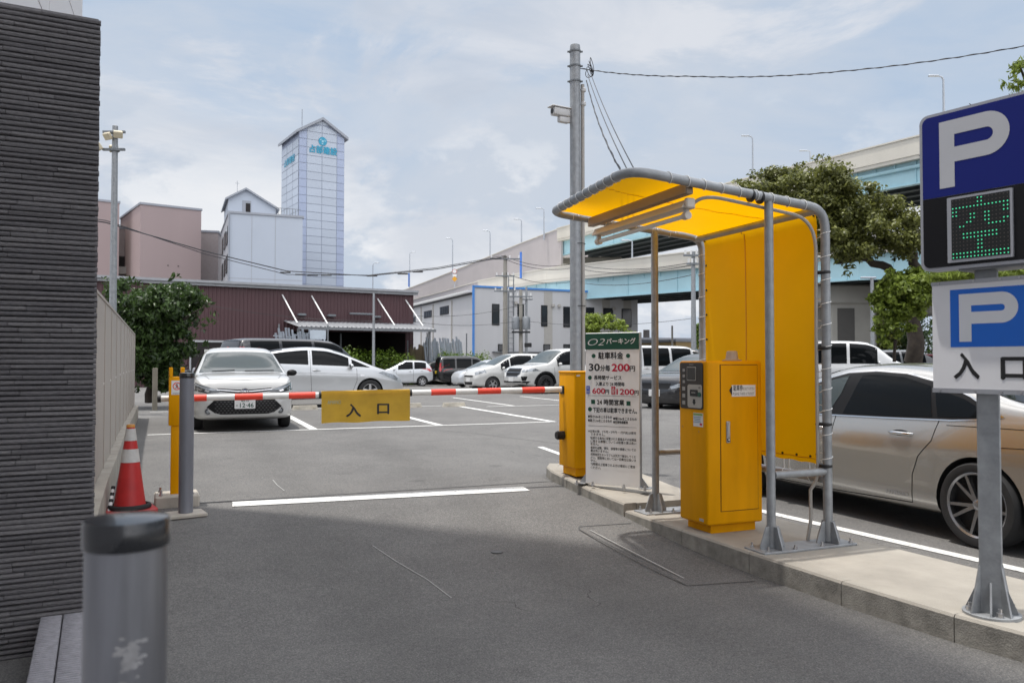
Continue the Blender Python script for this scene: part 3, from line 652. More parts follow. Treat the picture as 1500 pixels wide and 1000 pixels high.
# ------------------------------------------------------------------ ticket machine
TM = thing('ticket_machine', 'yellow parking ticket machine with dark screen panel under the yellow canopy', 'ticket machine', (3.635, 5.055, 0.14))
tw, td, tz0, tz1 = 0.52, 0.373, 0.068, 1.318
MB().use(yellow).box((tw / 2 + .015, td / 2 + .015, 0.034), (tw - .10, td - .07, 0.074), 0.004).build('plinth', TM)
mb = MB().use(yellow).box((tw / 2, td / 2, (tz0 + tz1) / 2), (tw, td, tz1 - tz0), 0.022, seg=4); mb.build('body', TM, smooth=35)
gap = M('dark_gap', (0.05, 0.022, 0.002), 0.7, var=0)
dx0, dx1, dz0, dz1 = 0.125, 0.468, 0.175, 1.285
MB().use(gap).box(((dx0 + dx1) / 2, 0.0, (dz0 + dz1) / 2), (dx1 - dx0 + .010, 0.003, dz1 - dz0 + .010)).build('door_gap', TM)
dr = MB().use(yellow).box(((dx0 + dx1) / 2, -0.003, (dz0 + dz1) / 2), (dx1 - dx0, 0.008, dz1 - dz0), 0.002).build('door', TM)
mb = MB().use(steel).box((dx0 + .062, -.011, 0.775), (0.036, 0.009, 0.165), 0.006, seg=2).box((dx0 + .062, -.017, 0.79), (0.020, 0.008, 0.115), 0.004); mb.use(black).box((dx0 + .062, -.0165, 0.715), (0.026, 0.006, 0.026), .002); mb.use(white).cyl((dx0 + .062, -.016, .716), (dx0 + .062, -.021, .716), .007, n=12)
mb.build('handle', dr)
lz = 1.088
mb = MB().use(white).box(((0.225 + 0.445) / 2, -0.0085, lz), (0.222, 0.003, 0.088)).use(ink)
mb.add([(0.226, -.0102, lz + .040), (0.199, -.0102, lz + .004), (0.226, -.0102, lz - .034)], [(0, 1, 2)])
fm2 = frame((0, -.0104, 0), (1, 0, 0))
mb.text('駐車券', 0.047, 0.238, lz + 0.004, fm2, 0.088, 'LEFT', 0.025); mb.text('をおとりください', 0.027, 0.329, lz + 0.006, fm2, 0.107, 'LEFT', 0.012)
mb.text('PLEASE TAKE A TICKET', 0.0285, 0.236, lz - 0.032, fm2, 0.196, 'LEFT', 0.004)
mb.build('label', dr)
# control panel on the face towards the lane
pm = frame((0, td, 0), (0, -1, 0))                      # x runs towards the camera, y up, z out (-x)
pdark = M('panel_dark', (0.030, 0.026, 0.022), 0.35, var=0.05); plight = M('panel_light', (0.42, 0.40, 0.36), 0.4, var=0.05); scr = M('screen', (0.012, 0.014, 0.016), 0.08, var=0, coat=1); btn = M('button_green', (0.01, 0.09, 0.06), 0.3, var=0)
def pbox(mb, x, y, w_, h_, z=0.004, th=0.008, bev=0.0): return mb.box((x, y, z), (w_, h_, th), bev, pm)
def rrect(mb, x0, x1, y0, y1, r, z0, z1, m, k=5):
    pts = []
    for cx_, cy_, a0 in ((x1 - r, y1 - r, 0), (x0 + r, y1 - r, 90), (x0 + r, y0 + r, 180), (x1 - r, y0 + r, 270)):
        for i in range(k + 1): a = R(a0 + 90 * i / k); pts.append((cx_ + r * math.cos(a), cy_ + r * math.sin(a)))
    return mb.prism(pts, z0, z1, m)
mb = MB().use(pdark); rrect(mb, 0.03, 0.33, 0.945, 1.305, 0.02, -.002, 0.007, pm); pan = mb.build('control_panel', TM, smooth=30)
mb = MB().use(plight); rrect(mb, 0.135, 0.322, 0.955, 1.135, 0.02, 0.006, 0.010, pm); mb.build('reader_plate', pan, smooth=30)
mb = MB().use(plight); rrect(mb, 0.128, 0.245, 1.165, 1.272, 0.008, 0.006, 0.0105, pm); mb.use(scr); rrect(mb, 0.134, 0.239, 1.171, 1.266, 0.006, 0.0104, 0.0125, pm); mb.build('screen', pan, smooth=30)
mb = MB().use(black); rrect(mb, 0.175, 0.272, 1.045, 1.095, 0.006, 0.009, 0.016, pm); mb.use(plight); pbox(mb, 0.223, 1.073, 0.05, 0.006, 0.017, 0.003); mb.build('ticket_slot', pan, smooth=30)
mb = MB().use(btn).cyl(pm @ Vector((0.296, 1.06, 0.008)), pm @ Vector((0.296, 1.06, 0.018)), 0.018, n=20); mb.build('button', pan, smooth=30)
mb = MB().use(ink).text('発券', 0.018, 0.296, 1.105, pm @ Matrix.Translation((0, 0, .0106)), 0.03, 'CENTER', 0.01)
for (a, b) in ((-.016, .012), (.016, .012), (.016, -.006), (0, -.022), (-.016, -.006)): pass
mb.add([pm @ Vector((0.223 + a, 1.0 + b, .0106)) for a, b in ((-.016, .022), (.016, .022), (.016, 0), (.024, 0), (0, -.026), (-.024, 0), (-.016, 0))], [tuple(range(7))]); mb.build('pictogram', pan)
mb = MB().use(M('panel_icon', (0.35, 0.34, 0.32), 0.5, var=0))
for y in (1.245, 1.20, 1.155): pbox(mb, 0.082, y, 0.030, 0.022, 0.0078, 0.002)
for y in (1.10, 1.045, 0.99): pbox(mb, 0.080, y, 0.038, 0.03, 0.0078, 0.0015)
mb.text('AMANO', 0.016, 0.185, 1.284, pm @ Matrix.Translation((0, 0, .0078)), 0.06, 'CENTER', 0.01); mb.build('icons', pan)
mb = MB().use(white); pbox(mb, 0.262, 0.865, 0.125, 0.105, 0.001, 0.003); mb.use(M('sticker_green', (0.25, 0.40, 0.12), 0.5, var=0)); pbox(mb, 0.262, 0.906, 0.118, 0.016, 0.003, 0.002)
mb.use(M('sticker_print', (0.16, 0.30, 0.42), 0.5, var=0))
for k in range(4): pbox(mb, 0.255 - .004 * (k % 2), 0.886 - k * 0.013, 0.098 - .01 * (k % 3), 0.005, 0.003, 0.0015)
mb.use(sred); pbox(mb, 0.30, 0.832, 0.03, 0.016, 0.003, 0.0015); mb.build('sticker', TM)
mb = MB().use(M('plate_grey', srgb(176, 172, 168), 0.4)); pbox(mb, 0.30, 0.105, 0.05, 0.02, 0.002, 0.004); mb.build('name_plate', TM)
mb = MB().use(M('rivet_yellow', (0.62, 0.28, 0.012), 0.4, var=0))
for x, y in ((0.055, 0.80), (0.27, 0.775)): mb.cyl(pm @ Vector((x, y, -.002)), pm @ Vector((x, y, 0.003)), 0.009, n=14)
mb.build('lock', TM, smooth=40)
mb = MB().use(M('beacon_grey', srgb(176, 168, 158), 0.5, var=0.06)).lathe([(0.075, 0), (0.078, 0.008), (0.055, 0.014), (0.05, 0.016), (0.041, 0.075), (0.030, 0.082)], 28, Matrix.Translation((0.395, 0.21, tz1 - .001))); mb.build('beacon', TM, smooth=35)

# ------------------------------------------------------------------ canopy shelter
canv = M('canvas', (0.90, 0.44, 0.001), 0.6, var=0.05, scale=1.6, bump=0.06, bscale=18, trans=0.5, spec=0.2)
rope = M('rope', (0.82, 0.82, 0.80), 0.6, var=0.05)
YN, YF, XB, XF = 4.50, 6.00, 4.275, 2.66
zc = lambda x: 2.575 + (4.1 - x) * 0.088
def arc(p, a, b, k=6):                                  # round the corner p between directions to a and b
    p, a, b = Vector(p), Vector(a), Vector(b); out_ = []
    for i in range(k + 1): t = i / k; out_.append(a * (1 - t) ** 2 + p * 2 * t * (1 - t) + b * t * t)
    return out_
sh = thing('canopy_shelter', 'tube frame shelter with yellow canvas roof and back over the ticket machine', 'shelter', (0, 0, 0.14))
loop = [Vector((XB, YN, 0.16))] + [Vector((XB, YN, z)) for z in (0.8, 1.4, 2.0)]
loop += arc((XB, YN, zc(XB)), (XB, YN, zc(XB) - .15), (XB - .15, YN, zc(XB - .15)))
loop += [Vector((x, YN, zc(x))) for x in (3.6, 3.2)]
loop += arc((XF, YN, zc(XF)), (XF + .17, YN, zc(XF + .17)), (XF, YN + .17, zc(XF)))
XG = 2.77
loop += [Vector(((XF + XG) / 2, 5.25, zc(XF)))]
loop += arc((XG, YF, zc(XG)), (XG - .012, YF - .17, zc(XG)), (XG + .17, YF, zc(XG + .17)))
loop += [Vector((x, YF, zc(x))) for x in (3.2, 3.6)]
loop += arc((XB, YF, zc(XB)), (XB - .13, YF, zc(XB - .13)), (XB, YF, zc(XB) - .13))
loop += [Vector((XB, YF, z)) for z in (2.0, 1.4, 0.8)] + [Vector((XB, YF, 0.16))]
dz_ = Vector((0, 0, -0.14))
MB().use(galv).tube([p + dz_ for p in loop], 0.0325, 18).build('tube_frame', sh, smooth=50)
for y in (YN + .01, YF): MB().use(galv).cyl(Vector((3.775, y, 0.0)), Vector((3.775, y, zc(3.775) - .155)), 0.031, n=18).build('post', sh, smooth=50)
for y in (YN + .005, YF): MB().use(galv).cyl((3.80, y, 0.52), (4.25, y, 0.52), 0.027, n=14).build('cross_rail', sh, smooth=50)
MB().use(galv).cyl((XB, YN, 0.46), (XB, YF, 0.46), 0.030, n=14).build('back_rail', sh, smooth=50)
MB().use(galv).cyl((XB - .075, YN, zc(XB - .075) - .16), (XB - .075, YF, zc(XB - .075) - .16), 0.028, n=14).build('top_rail', sh, smooth=50)
xbm = 3.13
MB().use(M('beam_paint', srgb(150, 132, 112), 0.5, 0.1, 0.12)).box((xbm, 5.25, zc(xbm) - .14 - .035), (0.06, 1.44, 0.075), 0.006).build('beam', sh, smooth=40)
for y in (YN, YF):
    mb = MB().use(galv).box((4.03, y, 0.008), (0.82, 0.22, 0.016), 0.003)
    bp = mb.build('base_plate', sh)
    for x in (3.775, XB):
        for sgx, sgy in ((1, 0), (-1, 0), (0, 1), (0, -1)):
            mb = MB().use(galv)
            m_ = Matrix.Translation((x, y, 0.016)) @ Matrix.Rotation(math.atan2(sgy, sgx), 4, 'Z') @ Matrix.Rotation(R(90), 4, 'X')
            mb.prism([(0.028, 0), (0.105, 0), (0.105, 0.02), (0.055, 0.15), (0.028, 0.15)], -.005, .005, m_); mb.build('gusset', bp)
    mb = MB().use(steel)
    for x in (3.67, 4.40):
        for dy in (-.085, .085): mb.cyl((x, y + dy, .01), (x, y + dy, .05), .008, n=8); mb.cyl((x, y + dy, .014), (x, y + dy, .028), .016, n=6)
    for x in (3.9, 4.14): mb.cyl((x, y - .085, .01), (x, y - .085, .045), .008, n=8); mb.cyl((x, y - .085, .014), (x, y - .085, .028), .016, n=6)
    mb.build('bolts', bp)
def canvas(name, fn, nu, nv):
    vs = [fn(i / nu, j / nv) for i in range(nu + 1) for j in range(nv + 1)]
    fs = [(i * (nv + 1) + j, i * (nv + 1) + j + 1, (i + 1) * (nv + 1) + j + 1, (i + 1) * (nv + 1) + j) for i in range(nu) for j in range(nv)]
    return MB().use(canv).add(vs, fs)
rx0, rx1, ry0, ry1 = XF + .055, XB - .055, YN + .055, YF - .055
def roof_f(a, b):
    y = ry0 + (ry1 - ry0) * b; xa_ = rx0 + (XG - XF) * b; x = xa_ + (rx1 - xa_) * a
    return (x, y, zc(x) - .14 + 0.012 - 1.6 * max(0, x - 4.12) ** 2 - 0.022 * math.sin(math.pi * a) * math.sin(math.pi * b) + 0.003 * math.sin(x * 23) * math.sin(y * 4))
mb = canvas('roof_canvas', roof_f, 30, 24); ro_ = mb.build('roof_canvas', sh, smooth=60)
seam = M('canvas_seam', (0.66, 0.29, 0.002), 0.6, var=0)
mb = MB().use(seam)
for b in (0.36,):
    for i in range(30):
        p0, p1 = Vector(roof_f(i / 30, b)), Vector(roof_f((i + 1) / 30, b)); mb.box((p0 + p1) / 2 - Vector((0, 0, .002)), ((p1 - p0).length + .001, 0.007, 0.0025))
mb.build('seam', ro_)
by0, by1, bz0, bz1 = YN + .07, YF - .06, 0.56, 2.43
def back_f(a, b):
    y = by0 + (by1 - by0) * a; z = bz0 + (bz1 - bz0) * b
    sc_ = 0.010 * abs(math.sin(a * math.pi * 7)) * (1 - b) ** 8
    return (XB - .012 - .055 * (max(0, z - 2.34) / .09) ** 2 + 0.010 * math.sin(math.pi * a) * math.sin(math.pi * b) + 0.003 * math.sin(y * 17 + z * 2), y, z + sc_)
mb = canvas('back_canvas', back_f, 30, 36); bk_ = mb.build('back_canvas', sh, smooth=60)
mb = MB().use(seam)
for j in range(36):
    p0, p1 = Vector(back_f(.60, j / 36)), Vector(back_f(.60, (j + 1) / 36)); mb.box((p0 + p1) / 2 - Vector((.002, 0, 0)), (0.003, 0.010, (p1 - p0).length + .001))
for i in range(30):
    p0, p1 = Vector(back_f(i / 30, .018)), Vector(back_f((i + 1) / 30, .018)); mb.box((p0 + p1) / 2 - Vector((.002, 0, 0)), (0.003, (p1 - p0).length + .001, 0.006))
mb.build('seam', bk_)
# lashings: a rope wound round the tube and through the eyelets
def coil(mb, pts, inward, pitch, r=0.0365, rr=0.0030, reach=0.045):
    P = [Vector(p) for p in pts]; L = [0]
    for a, b in zip(P, P[1:]): L.append(L[-1] + (b - a).length)
    s = 0.05
    while s < L[-1] - .03:
        k = max(i for i in range(len(L)) if L[i] <= s); t = (P[k + 1] - P[k]); f = (s - L[k]) / (L[k + 1] - L[k]); c = P[k] + t * f; t = t.normalized()
        inn = inward(c); inn = (inn - t * inn.dot(t)).normalized(); b_ = t.cross(inn); ring_ = []
        for i in range(13):
            a = 2 * math.pi * i / 12; ring_.append(c + (inn * math.cos(a) + b_ * math.sin(a)) * r + t * (0.05 * (i / 12 - .5)))
        ring_ = [c + inn * (r + reach) - t * .03] + ring_ + [c + inn * (r + reach) + t * .03]
        MB().use(rope).tube(ring_, rr, 5).build('lashing', sh, smooth=60); s += pitch * (0.85 + 0.3 * rng.random())
mb = MB().use(rope)
near = [p + dz_ for p in loop[9:14]]; L2 = [p + dz_ for p in loop]
ctr = Vector((3.5, 5.25, 2.5))
coil(mb, L2[10:12] + L2[12:14], lambda c: Vector((0, 1, 0)), 0.15); coil(mb, [L2[19], L2[20], L2[21]], lambda c: Vector((1, 0, 0)), 0.12); coil(mb, [L2[27], L2[28], L2[29], L2[30]], lambda c: Vector((0, -1, 0)), 0.16)
coil(mb, [(XB, YN, 2.3), (XB, YN, 0.5)], lambda c: Vector((0, 1, 0)), 0.155); coil(mb, [(XB, YF, 2.3), (XB, YF, 0.5)], lambda c: Vector((0, -1, 0)), 0.185)
coil(mb, [(XB, YN + .1, 0.46), (XB, YF - .1, 0.46)], lambda c: Vector((0, 0, 1)), 0.30, 0.033, 0.003, 0.075)
mb = MB().use(black)
for j in range(9): mb.cyl(Vector(back_f(.012, .04 + j * .117)) - Vector((.006, 0, 0)), Vector(back_f(.012, .04 + j * .117)) + Vector((.006, 0, 0)), .009, n=10)
for j in range(9): mb.cyl(Vector(back_f(.985, .04 + j * .117)) - Vector((.006, 0, 0)), Vector(back_f(.985, .04 + j * .117)) + Vector((.006, 0, 0)), .009, n=10)
for j in range(9): mb.cyl(Vector(back_f(.06 + j * .11, .025)) - Vector((.006, 0, 0)), Vector(back_f(.06 + j * .11, .025)) + Vector((.006, 0, 0)), .009, n=10)
mb.build('eyelets', sh, smooth=60)
# conduit from the lamp along the tube and down the back post
lampg = M('lamp_housing', srgb(205, 196, 184), 0.45, 0.05, 0.06); cab = M('conduit', srgb(170, 166, 160), 0.55, var=0.06)
cd = [(3.18, YN + .10, 2.52)] + arc((3.25, YN + .045, 2.60), (3.22, YN + .10, 2.55), (3.45, YN + .045, 2.575)) + [(3.8, YN + .05, 2.54), (4.02, YN + .05, 2.515)] + arc((4.22, YN + .05, 2.48), (4.05, YN + .05, 2.51), (4.225, YN + .04, 2.28)) + [(4.225, YN + .045, 1.6), (4.23, YN + .045, 0.9), (4.235, YN + .05, .72)] + arc((4.24, YN + .05, .60), (4.235, YN + .05, .68), (4.20, YN + .09, .52)) + [(4.20, YN + .09, .3), (4.17, YN + .10, .12), (4.16, YN + .11, .14)]
mb = MB().use(cab).tube(cd, 0.0125, 10)
tag(mb.build('conduit', smooth=60), 'pale cable conduit running from the canopy lamp down the near back post', 'cable')
mb = MB().use(black)
for z in (1.0, 1.55, 2.1, .70): mb.lathe([(.043, -.012), (.046, -.008), (.046, .008), (.043, .012)], 16, Matrix.Translation((XB - .004, YN + .012, z)))
for x in (3.62, 3.70): mb.lathe([(.043, -.01), (.046, -.006), (.046, .006), (.043, .01)], 16, Matrix.Translation((x, YN + .008, zc(x) - .008)) @ Matrix.Rotation(R(90), 4, 'Y'))
tag(mb.build('cable_ties', smooth=40), 'black straps holding the conduit to the shelter tubes', 'cable ties')
lp = thing('tube_lamp', 'long pale fluorescent lamp hanging under the yellow canopy', 'lamp', (3.16, 5.25, 2.56))
mb = MB().use(lampg)
mb.add([(-.022, -.66, .0), (.022, -.66, .0), (.055, -.66, -.055), (-.055, -.66, -.055), (-.022, .66, .0), (.022, .66, .0), (.055, .66, -.055), (-.055, .66, -.055)], [(0, 1, 2, 3), (5, 4, 7, 6), (0, 4, 5, 1), (1, 5, 6, 2), (3, 7, 4, 0), (2, 6, 7, 3)])
mb.box((0, -.675, -.026), (.07, .04, .07), .008).build('housing', lp, smooth=30)
mb = MB().use(M('lamp_tube', (0.75, 0.74, 0.70), 0.25, var=0)).cyl((0, -.62, -.105), (0, .62, -.105), 0.016, n=14); mb.build('tube', lp, smooth=50)
mb = MB().use(lampg)
for y in (-.635, .635): mb.cyl((0, y - .025, -.105), (0, y + .025, -.105), 0.027, n=16); mb.box((0, y, -.075), (.03, .04, .05), .006)
mb.build('socket', lp, smooth=40)

# ------------------------------------------------------------------ parking sign with LED board
PS = at(1435, 530, 4.12); BO = 0.078; sd = Vector((0.21, -0.978, 0)).normalized(); nn = Vector((sd.y, -sd.x, 0))
pbase = Vector((PS.x, PS.y, 0)) - nn * 0.085
ps = thing('parking_sign', 'tall parking sign with blue P boards and a green lit LED panel', 'sign', (pbase.x, pbase.y, 0.14), math.atan2(sd.y, sd.x))
# local: x = along the boards (towards the viewer's right), -y = out of the boards
MB().use(galv).box((0, 0, 1.30), (0.105, 0.105, 2.58), 0.006, rz=R(24)).build('post', ps, smooth=35)
mb = MB().use(galv).lathe([(0.135, 0), (0.135, 0.016), (0.13, 0.018)], 40); bp = mb.build('base_flange', ps, smooth=35)
for k in range(4):
    m_ = Matrix.Translation((0, 0, 0.016)) @ Matrix.Rotation(R(24 + 45 + 90 * k), 4, 'Z') @ Matrix.Rotation(R(90), 4, 'X')
    mb = MB().use(galv); mb.prism([(0.060, 0), (0.128, 0), (0.120, 0.03), (0.072, 0.24), (0.060, 0.24)], -.005, .005, m_); mb.build('gusset', bp); mb = MB().use(galv)
    m_ = Matrix.Translation((0, 0, 0.016)) @ Matrix.Rotation(R(24 + 90 * k), 4, 'Z') @ Matrix.Rotation(R(90), 4, 'X')
    mb.prism([(0.050, 0), (0.120, 0), (0.115, 0.02), (0.056, 0.16), (0.050, 0.16)], -.005, .005, m_); mb.build('gusset', bp)
mb = MB().use(steel)
for k in range(4):
    a = R(24 + 22 + 90 * k); mb.cyl((.103 * math.cos(a), .103 * math.sin(a), .016), (.103 * math.cos(a), .103 * math.sin(a), .06), .010, n=8); mb.cyl((.103 * math.cos(a), .103 * math.sin(a), .018), (.103 * math.cos(a), .103 * math.sin(a), .04), .018, n=6)
mb.build('bolts', bp)
zz = lambda z: z - 0.14
fp = lambda y: frame((0, y, 0), (1, 0, 0))
silver = M('sign_frame', srgb(178, 180, 186), 0.35, 0.45, 0.05); pblue = M('panel_blue', (0.013, 0.022, 0.19), 0.4, spec=0.2, var=0.04, scale=4, bump=0.05, bscale=8); pgrey = M('letter_grey', (0.56, 0.57, 0.60), 0.4, var=0.03); pblk = M('panel_black', (0.008, 0.008, 0.010), 0.3, spec=0.3, var=0)
mb = MB().use(silver); rrect(mb, -.345, .365, zz(1.935), zz(2.778), .045, .065, .145, frame((BO, 0, 0), (1, 0, 0))); ub = mb.build('led_board_case', ps, smooth=30)
mb = MB().use(pblue)
def rpoly(x0, x1, y0, y1, r, corners, k=6):
    pts = []
    for c_i, (cx_, cy_, a0) in enumerate(((x1 - r, y1 - r, 0), (x0 + r, y1 - r, 90), (x0 + r, y0 + r, 180), (x1 - r, y0 + r, 270))):
        if c_i in corners:
            for i in range(k + 1): a = R(a0 + 90 * i / k); pts.append((cx_ + r * math.cos(a), cy_ + r * math.sin(a)))
        else: pts.append(((x1, y1), (x0, y1), (x0, y0), (x1, y0))[c_i])
    return pts
fr0 = frame((BO, 0, 0), (1, 0, 0))
mb.prism(rpoly(-.328, .348, zz(2.325), zz(2.762), .035, (0, 1)), .140, .149, fr0); mb.build('blue_panel', ub)
MB().use(pblk).prism(rpoly(-.328, .348, zz(1.952), zz(2.323), .035, (2, 3)), .140, .149, fr0).build('black_panel', ub)
def letter_P(mb, x0, x1, y0, y1, bar, z, m):             # stem and bowl with a counter
    h = y1 - y0; yb = y0 + h * 0.37; ro = (y1 - yb) / 2; cx_ = x1 - ro; cy_ = (y1 + yb) / 2; ri = ro - bar; n = 18
    outer = [(x0 + bar, y1)] + [(cx_ + ro * math.cos(a), cy_ + ro * math.sin(a)) for a in np.linspace(math.pi / 2, -math.pi / 2, n)] + [(x0 + bar, yb)]
    inner = [(x0 + bar, y1 - bar)] + [(cx_ + ri * math.cos(a), cy_ + ri * math.sin(a)) for a in np.linspace(math.pi / 2, -math.pi / 2, n)] + [(x0 + bar, yb + bar)]
    vs = [(m @ Vector((x, y, z))) for x, y in outer + inner]; k = len(outer)
    mb.add(vs, [(i, k + i, k + i + 1, i + 1)[::-1] for i in range(k - 1)])
    mb.add([m @ Vector(p) for p in ((x0, y0, z), (x0 + bar, y0, z), (x0 + bar, y1, z), (x0, y1, z))], [(0, 1, 2, 3)])
mb = MB().use(pgrey); letter_P(mb, -.236, .112, zz(2.368), zz(2.722), .078, .1502, fr0); mb.build('letter', ub)
lx0, lx1, ly0, ly1 = -.172, .112, zz(1.982), zz(2.298)
mb = MB().use(silver); rrect(mb, lx0 - .022, lx1 + .012, ly0 - .014, ly1 + .012, .004, .147, .162, fr0); led = mb.build('led_panel', ub, smooth=30)
mb = MB().use(M('led_face', (0.010, 0.012, 0.012), 0.4, var=0)); mb.prism([(lx0, ly0), (lx1, ly0), (lx1, ly1), (lx0, ly1)], .160, .1635, fr0); mb.build('led_face', led)
ROWS = """.......##.......
.......##.......
################
##............##
##...##..##...##
.....##..##.....
....##...##...##
..##......#####.
................
...##########...
...##########...
.......##.......
.......##.......
.......##.......
################
################""".split()
on_ = MB().use(M('led_on', (0.10, 0.95, 0.48), 0.4, var=0, emit=0.42)); off_ = MB().use(M('led_off', (0.09, 0.075, 0.07), 0.4, var=0))
for j, row in enumerate(ROWS):
    for i, ch in enumerate(row):
        x = lx0 + (i + .5) * (lx1 - lx0) / 16; y = ly1 - (j + .5) * (ly1 - ly0) / 16; o_ = on_ if ch == '#' else off_; r_ = .0036 if ch == '#' else .0032
        o_.add([fr0 @ Vector((x + r_ * math.cos(a), y + r_ * math.sin(a), .1645)) for a in np.linspace(0, 2 * math.pi, 9)[:-1]], [tuple(range(8))])
on_.build('lit_dots', led); off_.build('unlit_dots', led)
pw = M('board_white', (0.84, 0.84, 0.86), 0.4, var=0.04, scale=3, bump=0.03, bscale=6); pb2 = M('board_blue', (0.010, 0.155, 0.68), 0.4, var=0.05, scale=3); pw2 = M('letter_white', (0.80, 0.81, 0.84), 0.4, var=0.03)
mb = MB().use(pw).prism([(-.318, zz(1.292)), (.318, zz(1.292)), (.318, zz(1.875)), (-.318, zz(1.875))], .058, .088, fr0); lb = mb.build('entry_board', ps)
mb = MB().use(silver).prism([(-.322, zz(1.286)), (.322, zz(1.286)), (.322, zz(1.310)), (-.322, zz(1.310))], .056, .0905, fr0).build('edge_strip', lb); mb = MB().use(silver).prism([(-.322, zz(1.860)), (.322, zz(1.860)), (.322, zz(1.880)), (-.322, zz(1.880))], .056, .0905, fr0); mb.build('edge_strip', lb)
MB().use(pb2).prism([(-.222, zz(1.528)), (.158, zz(1.528)), (.158, zz(1.832)), (-.222, zz(1.832))], .085, .0892, fr0).build('blue_square', lb)
mb = MB().use(pw2); letter_P(mb, -.176, .112, zz(1.556), zz(1.806), .062, .0900, fr0); mb.build('letter', lb)
mb = MB().use(ink).text('入', .145, -.205, zz(1.375), fr0 @ Matrix.Translation((0, 0, .0895)), .125, 'LEFT', .04).text('口', .135, .030, zz(1.372), fr0 @ Matrix.Translation((0, 0, .0895)), .115, 'LEFT', .04); mb.build('lettering', lb)
mb = MB().use(steel)
for x in (-.28, -.1, .03, .12, .26):
    for z in (1.298, 1.870): mb.cyl(fr0 @ Vector((x, zz(z), .088)), fr0 @ Vector((x, zz(z), .095)), .006, n=8)
mb.build('screws', lb)
mb = MB().use(galv).prism([(-.16, zz(1.925)), (.16, zz(1.925)), (.16, zz(1.94)), (-.16, zz(1.94))], -.06, .12, fr0); mb.build('bracket', ps)

# ------------------------------------------------------------------ traffic cone and its weight
p = at(190, 747, 6.72); cz0 = gz(p.x, p.y)
cn = thing('traffic_cone', 'red traffic cone with two white bands beside the panel fence', 'traffic cone', (p.x, p.y, cz0), R(12))
coner = M('cone_red', (0.46, 0.022, 0.022), 0.5, var=0.14, scale=6); conew = M('cone_band', (0.52, 0.51, 0.49), 0.5, var=0.12, scale=12)
HC = 0.73; rc = lambda z: 0.125 - (0.125 - 0.030) * (z - 0.05) / (HC - 0.05)
mb = MB().use(coner); rrect(mb, -.195, .195, -.195, .195, .05, 0, .032, Matrix.Identity(4))
mb.lathe([(.150, .03), (.140, .045), (rc(.06), .06)] + [(rc(z), z) for z in np.linspace(.08, HC - .02, 12)] + [(.026, HC - .004), (.018, HC)], 32); mb.build('body', cn, smooth=35)
for z0, z1 in ((.42, .53), (.60, .70)): MB().use(conew).lathe([(rc(z0) + .0025, z0), (rc(z1) + .0025, z1)], 32, None, False).build('white_band', cn, smooth=40)
MB().use(M('cone_tip', (0.55, 0.25, 0.05), 0.5)).lathe([(rc(.712) + .003, .712), (.031, HC + .004), (.02, HC + .006)], 24).build('tip', cn, smooth=40)
wt = MB().use(rubber); wt.lathe([(.140, .034), (.166, .036), (.170, .05), (.162, .066), (.145, .070), (.136, .058)], 32, Matrix.Translation((p.x, p.y, cz0)), False)
tag(wt.build('cone_weight', smooth=50), 'black rubber weight ring lying on the base of the red cone', 'cone weight')
q0 = at(160, 750, 6.6); q1 = at(166, 712, 6.7)
mb = MB().use(black); P_ = [q0 + (q1 - q0) * i / 8 for i in range(9)]
for i in range(8): mb.use(black if i % 2 else white).tube([P_[i], P_[i + 1]], 0.016, 10)
tag(mb.build('striped_pole', smooth=40), 'short black and white striped pole leaning beside the red traffic cone', 'pole')

# ------------------------------------------------------------------ camera mast and its wires
mp = at(843.5, 640, 10.2); mz = gz(mp.x, mp.y)
ms_ = thing('camera_mast', 'tall galvanised mast with a small camera, rising behind the yellow gate cabinet', 'mast', (mp.x, mp.y, mz))
top = at(844, 60, 10.2).z - mz
MB().use(galv).lathe([(.074, -.05), (.068, top - .05), (.062, top - .008), (.03, top)], 24).build('shaft', ms_, smooth=40)
mb = MB().use(cab); rx = Vector((_R.x, _R.y, 0)) * 0.088
mb.tube([rx * 1.1 + Vector((0, 0, z)) for z in np.linspace(.6, top - .52, 12)], .024, 10); mb.build('conduit', ms_, smooth=50)
mb = MB().use(galvd)
for z in (top - .09, top - .28, top - .48): mb.lathe([(.07, -.012), (.078, -.01), (.078, .01), (.07, .012)], 20, Matrix.Translation((0, 0, z))); mb.box((0, 0, z), (.20, .03, .018), .003, rz=-YAW)
mb.build('strap', ms_, smooth=40)
mb = MB().use(black)
for z in (1.0, 2.1, 2.9, 3.5): mb.tube([Vector((0, 0, z)) + _R * (.055 + .07 * math.cos(a)) + Vector((_F.x, _F.y, 0)) * .075 * math.sin(a) for a in np.linspace(0, 2 * math.pi, 17)[:-1]], .005, 5, closed=True)
mb.build('cable_tie', ms_, smooth=40)
cmg = M('camera_shell', (0.62, 0.62, 0.62), 0.4, var=0.04)
cz1 = at(825, 165, 10.2).z - mz; fx_ = Vector((_R.x, _R.y, 0)); ff = Vector((_F.x, _F.y, 0)).normalized()
cmx = Matrix((-fx_ * .85 - ff * .5, (ff * -.85 + fx_ * .5), Vector((0, 0, 1)))).transposed().to_4x4(); cmx.translation = -fx_ * .17 - ff * .03 + Vector((0, 0, cz1))
mb = MB().use(cmg).box((.02, 0, .02), (.27, .115, .10), .02, cmx, 2).box((.03, 0, .078), (.32, .14, .014), .005, cmx).box((-.02, 0, -.07), (.16, .08, .08), .02, cmx, 2).use(black).cyl(cmx @ Vector((.153, 0, .02)), cmx @ Vector((.159, 0, .02)), .034, n=16); cmo = mb.build('camera', ms_, smooth=40)
